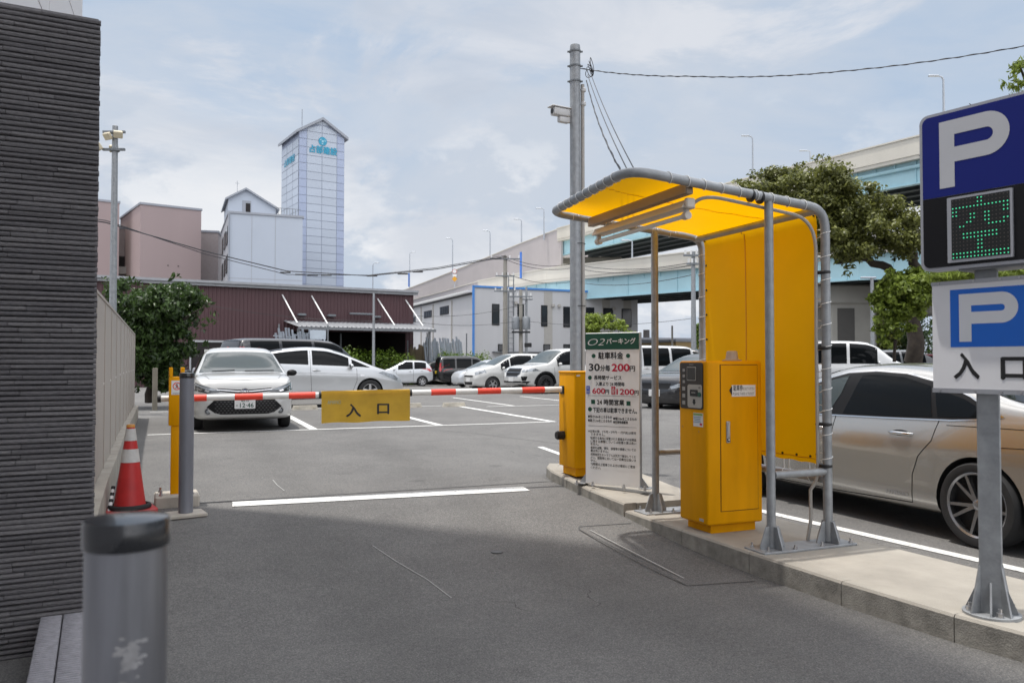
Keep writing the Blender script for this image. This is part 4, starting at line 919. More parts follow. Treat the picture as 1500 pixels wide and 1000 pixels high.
mb = MB().use(cmg).cyl(-fx_ * .06 + Vector((0, 0, cz1 - .05)), -fx_ * .16 + Vector((0, 0, cz1 - .05)), .018, n=12).cyl(-fx_ * .14 + Vector((0, 0, cz1 - .05)), -fx_ * .14 + Vector((0, 0, cz1 - .01)), .02, n=12).box(-fx_ * .085 + Vector((0, 0, cz1 - .06)), (.05, .05, .09), .006).build('camera_arm', cmo, smooth=40)
for z in (top - .62, top - .80): MB().use(cmg).lathe([(.02, 0), (.035, .01), (.035, .045), (.02, .06)], 16, Matrix.Translation(rx * 1.2 + Vector((0, 0, z)))).build('cable_entry', ms_, smooth=40)
wirem = M('wire', (0.03, 0.03, 0.035), 0.6, var=0)
def wire(name, label, pts, r, sag=0.0, m=None, twist=False, group=None):
    P = [Vector(p) for p in pts]; q = []
    for a, b in zip(P, P[1:]):
        for i in range(16): t = i / 16; q.append(a.lerp(b, t) - Vector((0, 0, sag * 4 * t * (1 - t))))
    q.append(P[-1]); mb = MB().use(m or wirem).tube(q, r, 6)
    if twist:
        q2 = []
        for i in range(len(q) - 1):
            for k in range(6): s = i * 6 + k; c = q[i].lerp(q[i + 1], k / 6); q2.append(c + Vector((0, .6, 1)) * r * 1.3 * math.sin(s * .5) + Vector((0, .8, -.4)) * r * 1.3 * math.cos(s * .5))
        mb.tube(q2, r * .8, 5)
    return tag(mb.build(name, smooth=60), label, 'cable', group)
mt = Vector((mp.x, mp.y, mz))
wire('overhead_cable', 'twisted black cable running from the camera mast top to the right across the sky', [mt + Vector((0.07, 0, top - .30)), at(1010, 112, 9.6), at(1230, 105, 9.0), at(1530, 62, 8.4)], .005, .03, None, True)
for k, (a, b, lab) in enumerate((((859, 118), (904, 250), 'black cable dropping from the mast to the canopy edge, lowest of three'), ((861, 110), (910, 250), 'thin black cable dropping from the mast to the canopy, middle of three'), ((864, 104), (916, 249), 'thin black cable dropping from the mast to the canopy, outermost of three'))):
    e = Vector((XF + .02 + .02 * k, 4.68 - .05 * k, zc(XF) + .04)); wire('drop_cable', lab, [at(a[0], a[1], 10.1), e], .006 if k == 0 else .0045, .05 if k else .10, None, k == 0, 'cables from the mast to the canopy')
mb = MB().use(wirem)
for k in range(5):
    c = at(863 + k, 108 - 3 * k, 10.1); mb.tube([c + _R * (.045 * math.cos(a + k) * (1 - .12 * k)) + Vector((0, 0, (.05 + .012 * k) * math.sin(a + .4 * k))) + _F * .02 * math.sin(2 * a) for a in np.linspace(0, 2 * math.pi, 20)[:-1]], .0045, 5, closed=True)
tag(mb.build('cable_loops', smooth=60), 'loose loops of spare black cable at the top of the camera mast', 'cable')

# ------------------------------------------------------------------ cars
def pchip(pts):
    pts = sorted(pts); X = [p[0] for p in pts]; Y = [p[1] for p in pts]; n = len(X)
    h = [X[i + 1] - X[i] for i in range(n - 1)]; d = [(Y[i + 1] - Y[i]) / h[i] for i in range(n - 1)]; m = [0] * n
    m[0], m[-1] = d[0], d[-1]
    for i in range(1, n - 1):
        if d[i - 1] * d[i] > 0: w1, w2 = 2 * h[i] + h[i - 1], h[i] + 2 * h[i - 1]; m[i] = (w1 + w2) / (w1 / d[i - 1] + w2 / d[i])
    def f(x):
        if x <= X[0]: return Y[0]
        if x >= X[-1]: return Y[-1]
        i = max(k for k in range(n - 1) if X[k] <= x); t = (x - X[i]) / h[i]
        return Y[i] * (1 + 2 * t) * (1 - t) ** 2 + m[i] * h[i] * t * (1 - t) ** 2 + Y[i + 1] * t * t * (3 - 2 * t) + m[i + 1] * h[i] * t * t * (t - 1)
    return f
def paint(name, c, metal=0.0, rough=0.35): return M('paint_' + name, c, rough, metal, 0.02, 2, coat=1.0)
glassm = M('car_glass', (0.005, 0.006, 0.007), 0.02, 0, var=0, coat=0, spec=0.13)
glassl = M('car_glass_clear', (0.040, 0.052, 0.052), 0.03, 0, var=0, spec=0.6)
chrome = M('chrome', (0.62, 0.62, 0.63), 0.12, 1.0, var=0)
trim = M('black_trim', (0.010, 0.010, 0.011), 0.42, var=0, spec=0.2)
well = M('wheel_well', (0.006, 0.006, 0.006), 0.9, var=0)
lampc = M('lamp_clear', (0.27, 0.29, 0.31), 0.10, 0.35, 0.35, 22, coat=1)
lampd = M('lamp_inner', (0.05, 0.055, 0.06), 0.15, 0.3, 0.3, 30, coat=1)
lampr = M('lamp_red', (0.42, 0.008, 0.010), 0.15, 0, 0.25, 18, coat=1)
alloy = M('alloy', (0.50, 0.50, 0.51), 0.30, 0.75, 0.08, 12)
alloyd = M('alloy_dark', (0.075, 0.077, 0.082), 0.35, 0.6, 0.1, 12)
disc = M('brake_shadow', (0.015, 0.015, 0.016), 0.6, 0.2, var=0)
def make_wheel(parent, x, y, r, side, rimr, spokes, rimm, width=0.2, twin=False, n=36):
    w_ = MB().use(rubber); hw = width / 2
    m_ = Matrix.Translation((x, y, r)) @ Matrix.Rotation(R(-90 * side), 4, 'X')     # local z = outwards
    w_.lathe([(rimr * .98, -hw), (r * .93, -hw), (r * .985, -hw * .78), (r, -hw * .5), (r, hw * .5), (r * .985, hw * .78), (r * .94, hw * .97), (rimr * 1.10, hw), (rimr * 1.0, hw * .93)], n, m_, False)
    wo = w_.build('wheel', parent, smooth=50)
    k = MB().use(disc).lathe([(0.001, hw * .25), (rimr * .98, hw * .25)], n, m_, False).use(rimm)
    k.lathe([(rimr * .97, -hw * .6), (rimr * .95, hw * .55), (rimr * .94, hw * .86), (rimr * 1.0, hw * .95), (rimr * 1.015, hw * .93)], n, m_, False)
    k.lathe([(0.001, hw * .80), (rimr * .12, hw * .80), (rimr * .19, hw * .72), (rimr * .22, hw * .4)], 20, m_, False)
    for i in range(spokes):
        a = 2 * math.pi * i / spokes + .3
        for off in ((-.22, .22) if twin else (0,)):
            wd0, wd1 = (rimr * (.062 if twin else .17), rimr * (.042 if twin else .13)) if spokes < 8 else (rimr * .08, rimr * .045)
            a1 = a + off; pts = []
            for rr_, wd, zz_ in ((rimr * .14, wd0, hw * .74), (rimr * .96, wd1, hw * .84)):
                aa = a + (off * .35 if rr_ < rimr * .5 else off)
                c_, s_ = math.cos(aa), math.sin(aa)
                for sg in (-1, 1): pts.append((rr_ * c_ - sg * wd * s_, rr_ * s_ + sg * wd * c_, zz_)); 
            b = [(p[0], p[1], p[2] - hw * .35) for p in pts]; tp = pts
            ins = [(tp[0][0], tp[0][1], tp[0][2])]
            k.add(tp + b, [(0, 1, 3, 2), (0, 2, 6, 4), (1, 5, 7, 3), (2, 3, 7, 6), (0, 4, 5, 1)], m_)
    k.build('rim', wo, smooth=35)
    return wo
def body_mesh(S, detail):
    L, W = S['L'], S['W']; hw = W / 2; top = pchip(S['top']); belt = pchip(S['belt'])
    plan = pchip(S.get('plan') or [(-L / 2, .80), (-L / 2 + .08, .90), (-L / 2 + .3, .965), (-L / 2 + .9, .995), (0, 1.0), (L / 2 - 1.0, .985), (L / 2 - .45, .93), (L / 2 - .2, .85), (L / 2 - .07, .75), (L / 2, .66)])
    bot = pchip(S.get('bot') or [(-L / 2, .34), (-L / 2 + .25, .24), (-L / 2 + .6, .19), (0, .17), (L / 2 - .7, .17), (L / 2 - .25, .19), (L / 2, .24)])
    tum = S.get('tumble', .33); n = 26 + 10 * detail
    xs = set(np.linspace(-L / 2, L / 2, n).round(4)) | {p[0] for p in S['top']} | {round(s * (L / 2 - e), 4) for s in (-1, 1) for e in (0, .03, .07, .13, .2, .3)}
    xs = sorted(xs); xs2 = [xs[0]]
    for x in xs[1:]:
        if x - xs2[-1] > .022: xs2.append(x)
    xs2[-1] = xs[-1]; xs = xs2
    def sec(x):
        zt, zb, w_ = top(x), bot(x), plan(x) * hw; zs = min(belt(x), zt - .045); h = zt - zs; c = sstep(.07, .34, h)
        crown = .035 + .035 * c; wr = w_ * .93 - tum * max(0, h - .05); ws = w_ * .945
        zm = zb + (zs - zb) * .60; pt = [(0, zb), (w_ * .5, zb), (w_ * .86, zb + .008), (w_ * .945, zb + .05), (w_ * .965, zb + .11)]
        hb_ = zs - zb; pt += [(w_ * .972, zb + hb_ * .24), (w_ * .974, zb + hb_ * .42), (w_ * .988, zb + hb_ * .60), (w_ * 1.0, zb + hb_ * .72), (w_ * .982, zb + hb_ * .87), (ws + .006, zs - .008)]
        zr = max(zs + .012, zt - crown)
        for t in (.06, .35, .66, .9): pt.append((ws + (wr - ws) * t + .012 * math.sin(math.pi * t) * c, zs + (zr - zs) * t + .002))
        pt += [(wr - .03 * (1 + c), zr + (zt - zr) * .48), (wr * .72, zr + (zt - zr) * .80), (wr * .38, zt - (zt - zr) * .05), (0, zt)]
        return pt
    k = len(sec(0)); V = []; F = []; ringn = 2 * k - 2
    def ring(pt, x): return [(x, y, z) for y, z in pt] + [(x, -y, z) for y, z in pt[-2:0:-1]]
    def cap(x, sgn):
        pt = sec(x); zc_ = (pt[0][1] + pt[-1][1]) / 2 + S.get('capz', -.02); out_ = []
        for sc_, dx in ((.93, .022), (.80, .040), (.55, .052), (.25, .056)):
            out_.append(ring([(y * sc_, zc_ + (z - zc_) * sc_) for y, z in pt], x + sgn * dx * S.get('bulge', 1)))
        return out_
    rings = list(reversed(cap(xs[0], -1))) + [ring(sec(x), x) for x in xs] + cap(xs[-1], 1)
    for r in rings: V += r
    for i in range(len(rings) - 1):
        for j in range(ringn): j2 = (j + 1) % ringn; F.append((i * ringn + j, i * ringn + j2, (i + 1) * ringn + j2, (i + 1) * ringn + j))
    F.append(tuple(range(ringn))); F.append(tuple((len(rings) - 1) * ringn + j for j in reversed(range(ringn))))
    F = [f[::-1] for f in F]
    me = bpy.data.meshes.new('body'); me.from_pydata(V, [], F); me.update()
    bm_ = bmesh.new(); bm_.from_mesh(me); bmesh.ops.recalc_face_normals(bm_, faces=bm_.faces); bm_.to_mesh(me); bm_.free()
    def wr_at(x):
        zt, w_ = top(x), plan(x) * hw; zs = min(belt(x), zt - .045); return w_ * .93 - tum * max(0, zt - zs - .05)
    return me, top, belt, wr_at
def grid_poly(poly, step):
    b = bmesh.new(); f = b.faces.new([b.verts.new((p[0], p[1], 0)) for p in poly])
    for ax in (0, 1):
        lo, hi = min(p[ax] for p in poly), max(p[ax] for p in poly); q = lo + step
        while q < hi - step * .2:
            no = Vector((1, 0, 0)) if ax == 0 else Vector((0, 1, 0)); co = no * q
            bmesh.ops.bisect_plane(b, geom=b.verts[:] + b.edges[:] + b.faces[:], plane_co=co, plane_no=no); q += step
    bmesh.ops.triangulate(b, faces=[f for f in b.faces if len(f.verts) > 4]); b.verts.index_update()
    r = ([(v.co.x, v.co.y) for v in b.verts], [[v.index for v in f.verts] for f in b.faces]); b.free(); return r
class Car:
    def __init__(s, S, name, label, cat, loc, rz, group=None, detail=1):
        s.S = S; s.detail = detail; s.root = thing(name, label, cat, loc, rz, group); s.seams = MB().use(trim)
        me, s.top, s.belt, s.wr = body_mesh(S, detail)
        o = bpy.data.objects.new('body', me); col.objects.link(o); me.materials.append(S['paint']); me.materials.append(well)
        md = o.modifiers.new('s', 'SUBSURF'); md.levels = 2 if detail > 1 else 1
        dg = bpy.context.evaluated_depsgraph_get(); sm = bpy.data.meshes.new_from_object(o.evaluated_get(dg))
        b = bmesh.new(); b.from_mesh(sm); s.bvh = BVHTree.FromBMesh(b); b.free()
        cm = bpy.data.meshes.new('arches'); mb = MB()
        r = S['wr']; W = S['W']
        for ax in (S['xf'], S['xr']):
            for sd_ in (-1, 1):
                mb.cyl((ax, sd_ * (W / 2 - .33), r + S.get('archz', 0.0)), (ax, sd_ * (W / 2 + .2), r + S.get('archz', 0.0)), r + S.get('arch', .05), n=40)
        cm.from_pydata(mb.v, [], mb.f); cm.materials.append(S['paint']); cm.materials.append(well); cm.polygons.foreach_set('material_index', [1] * len(cm.polygons))
        b = bmesh.new(); b.from_mesh(cm); bmesh.ops.recalc_face_normals(b, faces=b.faces); b.to_mesh(cm); b.free()
        co = bpy.data.objects.new('arches', cm); col.objects.link(co)
        bo_ = o.modifiers.new('b', 'BOOLEAN'); bo_.operation = 'DIFFERENCE'; bo_.object = co; bo_.solver = 'EXACT'
        dg = bpy.context.evaluated_depsgraph_get(); s.fin = bpy.data.meshes.new_from_object(o.evaluated_get(dg))
        bpy.data.objects.remove(co); bpy.data.objects.remove(o)
        for ax in (S['xf'], S['xr']):
            for sd_ in (-1, 1): make_wheel(s.root, ax, sd_ * (W / 2 - .115 - S.get('inset', 0)), r, sd_, S['rim'], S.get('spokes', 5), S.get('rimm', alloy), S.get('tw', .2), S.get('twin', False), 48 if detail > 1 else 28)
    def hit(s, view, a, b, off):
        if view in 'LR':
            sg = 1 if view == 'L' else -1; o, d = Vector((a, sg * 3, b)), Vector((0, -sg, 0))
        elif view in 'FB':
            sg = 1 if view == 'F' else -1; o, d = Vector((sg * 5, a, b)), Vector((-sg, 0, 0))
        else: o, d = Vector((a, b, 4)), Vector((0, 0, -1))
        h = s.bvh.ray_cast(o, d)
        if h[0] is None:
            q = o + d * (3 if view in 'LR' else 5 - s.S['L'] / 2); h = s.bvh.find_nearest(q)
        n = h[1]
        if n.dot(d) > 0: n = -n
        return h[0] + n * off
    def decal(s, name, poly, view, m, off=.004, step=.07, parent=None, mb=None):
        P, F = grid_poly(poly, step); Q = [s.hit(view, a, b, off) for a, b in P]
        if mb is not None: mb.use(m).add(Q, F); return mb
        o = MB().use(m).add(Q, F).build(name, parent or s.root, smooth=60); return o
    def strip(s, pts, view, wd=.008, off=.003, mb=None, m=None, step=.06):
        P = [Vector(p) for p in pts]; q = []
        for a, b in zip(P, P[1:]):
            n = max(1, int((b - a).length / step)); q += [a.lerp(b, i / n) for i in range(n)]
        q.append(P[-1]); vs = []
        for i, p in enumerate(q):
            t = (q[min(i + 1, len(q) - 1)] - q[max(i - 1, 0)]); t.normalize(); nx = Vector((-t.y, t.x))
            for sg in (-1, 1): c = p + nx * wd / 2 * sg; vs.append(s.hit(view, c.x, c.y, off))
        t_ = mb if mb is not None else s.seams
        if m: t_.use(m)
        t_.add(vs, [(2 * i, 2 * i + 1, 2 * i + 3, 2 * i + 2) for i in range(len(q) - 1)])
    def finish(s):
        m = MB(); me = s.fin; m.mats = [s.S['paint'], well, trim]; m.v = [v.co[:] for v in me.vertices]; m.f = [list(p.vertices) for p in me.polygons]; m.mi = [min(p.material_index, 1) for p in me.polygons]
        m.cur = 2; m.add(s.seams.v, s.seams.f); m.build('body', s.root, smooth=38); return s.root
    # ---- common dress
    def side_glass(s, segs, lo=.035, hi=.105, m=glassm, views='LR', name='window'):
        for x0, x1 in segs:
            n = max(4, int((x1 - x0) / .07)); up = []; dn = []
            for i in range(n + 1):
                x = x0 + (x1 - x0) * i / n; a = s.belt(x) + lo; b = s.top(x) - hi; dn.append((x, a)); up.append((x, max(a + .004, b)))
            for v in views: s.decal(name, dn + up[::-1], v, m)
    def glass_quad(s, name, x0, x1, m, hw0=.07, hw1=.06):
        xs = np.linspace(x0, x1, 8); a = [(x, s.wr(x) - hw0) for x in xs]
        s.decal(name, [(x, y) for x, y in a] + [(x, -y) for x, y in a[::-1]], 'T', m, .004, .09)
    def mirror(s, x, z, m=None, y0=None):
        for sd_ in (-1, 1):
            v = 'L' if sd_ > 0 else 'R'; p = s.hit(v, x, z, 0); b = bmesh.new(); bmesh.ops.create_icosphere(b, subdivisions=3, radius=1)
            mb = MB().use(m or s.S['paint'])
            for q in b.verts:
                q.co = Vector((q.co.x * .065 * (1.0 if q.co.x > 0 else .55), q.co.y * .092, q.co.z * .060))
            mb.bm(b, Matrix.Translation((p.x - .02, p.y + sd_ * .115, z + .055))); mb.use(trim).cyl((p.x, p.y - sd_ * .02, z + .0), (p.x - .01, p.y + sd_ * .08, z + .03), .026, n=8)
            mb.use(glassl).box((p.x - .062, p.y + sd_ * .115, z + .055), (.006, .13, .08), .003); mb.build('mirror', s.root, smooth=50)
    def handle(s, x, z, m=None, views='LR', ln=.2):
        for v in views:
            sd_ = 1 if v == 'L' else -1; p = s.hit(v, x, z, 0); mb = MB().use(trim); 
            b = bmesh.new(); bmesh.ops.create_icosphere(b, subdivisions=2, radius=1)
            for q in b.verts: q.co = Vector((q.co.x * ln * .42, q.co.y * .010, q.co.z * .034))
            mb.bm(b, Matrix.Translation((p.x, p.y - sd_ * .004, z)))
            mb.use(m or s.S['paint'])
            pts = [Vector((p.x + ln * t, s.hit(v, p.x + ln * t, z, 0).y + sd_ * (.030 * (1 - (abs(t) * 2) ** 4) - .002), z + .004)) for t in np.linspace(-.5, .5, 9)]
            mb.tube(pts, [.010, .013, .015, .016, .016, .016, .015, .013, .010], 8); mb.build('door_handle', s.root, smooth=60)
    def plate(s, front, z, text=None, small=None, yellow_=False, w_=.33, h_=.165):
        sg = 1 if front else -1; p = s.hit('F' if front else 'B', 0, z, 0); m_ = frame((p.x + sg * .016, 0, z), (0, sg, 0))
        mb = MB().use(M('plate_yellow', (0.62, 0.44, 0.02), .45, var=0) if yellow_ else M('plate_white', (0.70, 0.70, 0.69), .45, var=0)); rrect(mb, -w_ / 2, w_ / 2, -h_ / 2, h_ / 2, .012, -.02, .004, m_); o = mb.build('number_plate', s.root)
        if text:
            t = MB().use(M('plate_green', (0.012, 0.07, 0.05), .5, var=0)); q = m_ @ Matrix.Translation((0, 0, .0052))
            t.text(text, .105, .028, -.062, q, .215, 'CENTER', .02)
            if small: t.text(small, .046, 0, .034, q, .13, 'CENTER', .015); t.text('の', .04, -.128, -.045, q, .03, 'CENTER', .01)
            t.build('lettering', o)
    def lamp_pair(s, name, poly, view, m, step=.05, off=.005, mirror_y=True):
        outs = []
        for sg in (1, -1):
            if view in 'FB': outs.append(s.decal(name, [(sg * a, b) for a, b in poly], view, m, off, step))
            else: outs.append(s.decal(name, poly, 'L' if sg > 0 else 'R', m, off, step))
        return outs
def put(u, v, d): p = at(u, v, d); return p
def on_ground(u, d):                                    # a spot on the ground along a sight line
    p = at(u, 560, d); return Vector((p.x, p.y, gz(p.x, p.y)))

# ---- white compact sedan, facing the lane
whitep = paint('white', (0.50, 0.50, 0.49), 0, .3)
SED = dict(L=4.36, W=1.695, xf=1.27, xr=-1.33, wr=.305, rim=.19, spokes=7, tw=.18, paint=whitep, arch=.045,
    top=[(-2.18, .86), (-2.12, .98), (-1.95, 1.02), (-1.55, 1.05), (-.95, 1.33), (-.35, 1.44), (.1, 1.455), (.45, 1.40), (.75, 1.27), (1.28, 1.00), (1.40, .972), (1.75, .945), (2.0, .895), (2.11, .835), (2.165, .74), (2.18, .62)],
    belt=[(-2.1, .92), (-1, .93), (0, .91), (1.2, .90), (1.7, .87), (2.1, .78)], tumble=.36,
    plan=[(-2.18, .8), (-2.1, .9), (-1.85, .97), (-1.2, 1), (1.2, 1.0), (1.7, .985), (1.95, .95), (2.08, .89), (2.15, .80), (2.18, .72)])
c = Car(SED, 'parked_car', 'white compact sedan facing the lane behind the striped boom', 'car', (0.86, 14.10 + 2.20, 0.275), R(-90), None, 2)
c.side_glass([(-1.25, -.72), (-.66, .06), (.14, .98)], .04, .10); c.glass_quad('windshield', .55, 1.27, glassl, .055); c.glass_quad('rear_window', -1.45, -.95, glassm)
for v in 'LR':
    c.strip([(1.02, .86), (1.0, .5), (.98, .26)], v); c.strip([(.10, 1.30), (.10, .9), (.07, .26)], v); c.strip([(-.72, 1.2), (-.78, .85), (-.95, .60)], v); c.strip([(.98, .26), (-.70, .26)], v)
c.strip([(1.36, -.66), (1.38, -.3), (1.39, 0), (1.38, .3), (1.36, .66)], 'T', .03, .005); 
c.strip([(1.42, -.70), (2.0, -.56), (2.06, 0), (2.0, .56), (1.42, .70)], 'T', .007)
c.handle(-.15, .83, whitep); c.handle(-.98, .85, whitep); c.mirror(.92, .92, trim)
hl = c.lamp_pair('headlight', [(.36, .69), (.52, .735), (.70, .80), (.80, .845), (.815, .77), (.79, .70), (.60, .655), (.42, .665)], 'F', lampd)
c.lamp_pair('lamp_inner', [(.41, .700), (.55, .738), (.69, .785), (.77, .82), (.775, .785), (.66, .73), (.54, .698)], 'F', lampc, .04, .008)
c.lamp_pair('lamp_lens', [(.55, .69), (.62, .715), (.635, .69), (.58, .672)], 'F', chrome, .04, .010); c.lamp_pair('lamp_lens', [(.66, .715), (.74, .745), (.755, .72), (.69, .695)], 'F', chrome, .04, .010)
c.decal('upper_grille', [(-.44, .735), (-.12, .712), (.12, .712), (.44, .735), (.38, .680), (.12, .650), (-.12, .650), (-.38, .680)], 'F', trim, .006)
mb = MB().use(chrome); c.strip([(-.44, .712), (-.12, .682), (.12, .682), (.44, .712)], 'F', .014, .010, mb); p = c.hit('F', 0, .690, .014)
rr2 = [Vector((p.x, .062 * math.cos(a), .690 + .042 * math.sin(a))) for a in np.linspace(0, 2 * math.pi, 33)[:-1]]; mb.tube(rr2, .006, 6, closed=True); mb.tube([Vector((p.x, .030 * math.cos(a), .696 + .032 * math.sin(a))) for a in np.linspace(0, 2 * math.pi, 25)[:-1]], .005, 6, closed=True); mb.tube([Vector((p.x, .046 * math.cos(a), .710 + .014 * math.sin(a))) for a in np.linspace(0, 2 * math.pi, 25)[:-1]], .004, 6, closed=True)
mb.use(M('emblem_blue', (.03, .08, .25), .2, var=0)).add([Vector((p.x - .004, .055 * math.cos(a), .690 + .036 * math.sin(a))) for a in np.linspace(0, 2 * math.pi, 25)[:-1]], [tuple(range(24))]); mb.build('emblem', c.root, smooth=60)
lg_ = [(-.46, .56), (-.30, .575), (.30, .575), (.46, .56), (.60, .425), (.48, .335), (.38, .305), (-.38, .305), (-.48, .335), (-.60, .425)]
lgo = c.decal('lower_grille', lg_, 'F', trim, .004)
mb = MB()
for zr in np.linspace(.335, .545, 7):                  # honeycomb
    for y in np.linspace(-.46, .46, 17):
        yy = y + (.028 if int(round((zr - .335) / .035)) % 2 else 0)
        if abs(yy) < .44 + (.12 * (1 - abs(zr - .43) / .14)) and not (abs(yy) < .18 and zr > .40): c.decal('', [(yy - .022, zr), (yy, zr + .012), (yy + .022, zr), (yy, zr - .012)], 'F', M('grille_mesh', (.05, .05, .052), .3, var=0), .008, .2, mb=mb)
mb.build('mesh', lgo)
mb = MB(); c.strip([(-.62, .425), (-.50, .322), (-.38, .288), (.38, .288), (.50, .322), (.62, .425)], 'F', .022, .010, mb, whitep); mb.build('lip', c.root, smooth=60)
for sg in (1, -1):
    p = c.hit('F', sg * .575, .355, .006); m_ = frame(p, (0, 1, 0)); mb = MB().use(chrome); mb.tube([m_ @ Vector((.050 * math.cos(a), .050 * math.sin(a), 0)) for a in np.linspace(0, 2 * math.pi, 25)[:-1]], .008, 6, closed=True); mb.use(lampd).add([m_ @ Vector((.046 * math.cos(a), .046 * math.sin(a), .003)) for a in np.linspace(0, 2 * math.pi, 25)[:-1]], [tuple(range(24))]); mb.use(lampc).add([m_ @ Vector((.026 * math.cos(a), .026 * math.sin(a), .006)) for a in np.linspace(0, 2 * math.pi, 17)[:-1]], [tuple(range(16))]); mb.build('fog_lamp', c.root, smooth=60)
mb = MB().use(trim)
for y0, y1 in ((.05, .55), (-.50, -.12)): mb.tube([c.hit('T', 1.30 - .05 * t, y0 + (y1 - y0) * t, .022) for t in np.linspace(0, 1, 8)], .009, 6)
mb.build('wiper', c.root)
c.plate(True, .478, '12·46', '福岡 530'); c.finish()

# ---- silver wedge hatchback, broadside
silver_p = paint('silver', (0.50, 0.515, 0.53), .45, .32)
PRI = dict(L=4.46, W=1.745, xf=1.28, xr=-1.42, wr=.312, rim=.20, spokes=5, tw=.18, paint=silver_p, arch=.045, tumble=.36,
    top=[(-2.23, .82), (-2.18, 1.02), (-2.05, 1.12), (-1.6, 1.30), (-.9, 1.445), (-.3, 1.49), (.1, 1.47), (.5, 1.375), (1.0, 1.17), (1.42, .985), (1.62, .92), (1.95, .82), (2.12, .72), (2.2, .60), (2.23, .52)],
    belt=[(-2.1, 1.04), (-1.4, 1.02), (-.5, .985), (.5, .945), (1.3, .90), (1.8, .78), (2.2, .6)])
p = at(542, 585, 21.0)
c = Car(PRI, 'parked_car', 'silver wedge shaped hatchback seen broadside behind the white compact sedan', 'car', (p.x - 1.28, p.y + .87, 0.36), R(1), None, 2)
c.side_glass([(-1.55, -1.28), (-1.22, -.32), (-.22, .72), (.80, 1.28)], .04, .10); c.glass_quad('windshield', .35, 1.42, glassl); c.glass_quad('rear_window', -2.0, -.95, glassm)
for v in 'LR':
    c.strip([(.92, .92), (.93, .6), (.80, .28)], v); c.strip([(-.27, 1.38), (-.27, .9), (-.24, .28)], v); c.strip([(-1.28, 1.2), (-1.22, .95), (-1.02, .66)], v); c.strip([(-1.0, .28), (.80, .28)], v); c.strip([(-1.9, .82), (0, .80), (1.0, .76)], v, .004, .002)
c.handle(-.12, .865, silver_p); c.handle(-1.08, .89, silver_p); c.mirror(.78, .93, silver_p)
c.lamp_pair('headlight', [(1.50, .80), (1.62, .835), (1.95, .75), (2.08, .64), (2.02, .60), (1.80, .68)], 'L', lampc)
c.lamp_pair('tail_light', [(.62, 1.02), (.80, 1.0), (.82, .80), (.70, .80)], 'B', lampr)
mb = MB().use(chrome)
for v in 'LR': c.strip([(1.02, .735), (1.12, .735)], v, .014, .006, mb)
mb.build('badge', c.root); c.finish()

# ---- champagne saloon at the right, seen close by
champ = bpy.data.materials.new('paint_champagne'); champ.use_nodes = True
def champ_mat(m):
    t = m.node_tree; p = t.nodes['Principled BSDF']; p.inputs['Base Color'].default_value = (0.46, 0.448, 0.425, 1); p.inputs['Metallic'].default_value = .8; p.inputs['Roughness'].default_value = .27; p.inputs['Coat Weight'].default_value = 1; p.inputs['Coat Roughness'].default_value = .02
    n = t.nodes.new('ShaderNodeTexNoise'); n.inputs['Scale'].default_value = 900; n.inputs['Detail'].default_value = 1; b = t.nodes.new('ShaderNodeBump'); b.inputs['Strength'].default_value = .04; b.inputs['Distance'].default_value = .001
    tcn = t.nodes.new('ShaderNodeTexCoord'); t.links.new(tcn.outputs['Object'], n.inputs['Vector']); t.links.new(n.outputs[0], b.inputs['Height']); t.links.new(b.outputs[0], p.inputs['Normal'])
champ_mat(champ)
LEX = dict(L=4.975, W=1.865, xf=1.54, xr=-1.33, wr=.335, rim=.252, spokes=5, twin=True, tw=.235, paint=champ, arch=.038, tumble=.37, rimm=M('alloy_grey', (0.30, 0.30, 0.31), .25, .85, .1, 12),
    top=[(-2.4875, .84), (-2.44, 1.06), (-2.30, 1.105), (-1.95, 1.125), (-1.62, 1.16), (-1.05, 1.345), (-.55, 1.425), (-.15, 1.445), (.2, 1.43), (.6, 1.33), (1.1, 1.10), (1.32, 1.0), (1.7, .95), (2.15, .85), (2.38, .74), (2.4875, .6)],
    belt=[(-2.4, 1.00), (-1.6, .985), (-.9, .945), (-.2, .925), (.9, .90), (1.3, .88), (2.0, .80), (2.4, .66)])
c = Car(LEX, 'parked_car', 'champagne saloon car parked close behind the shelter and the parking sign', 'car', (5.80 + .80, 4.52 + 1.33 - .10, 0.0), R(90), None, 2)
LV = 'L'
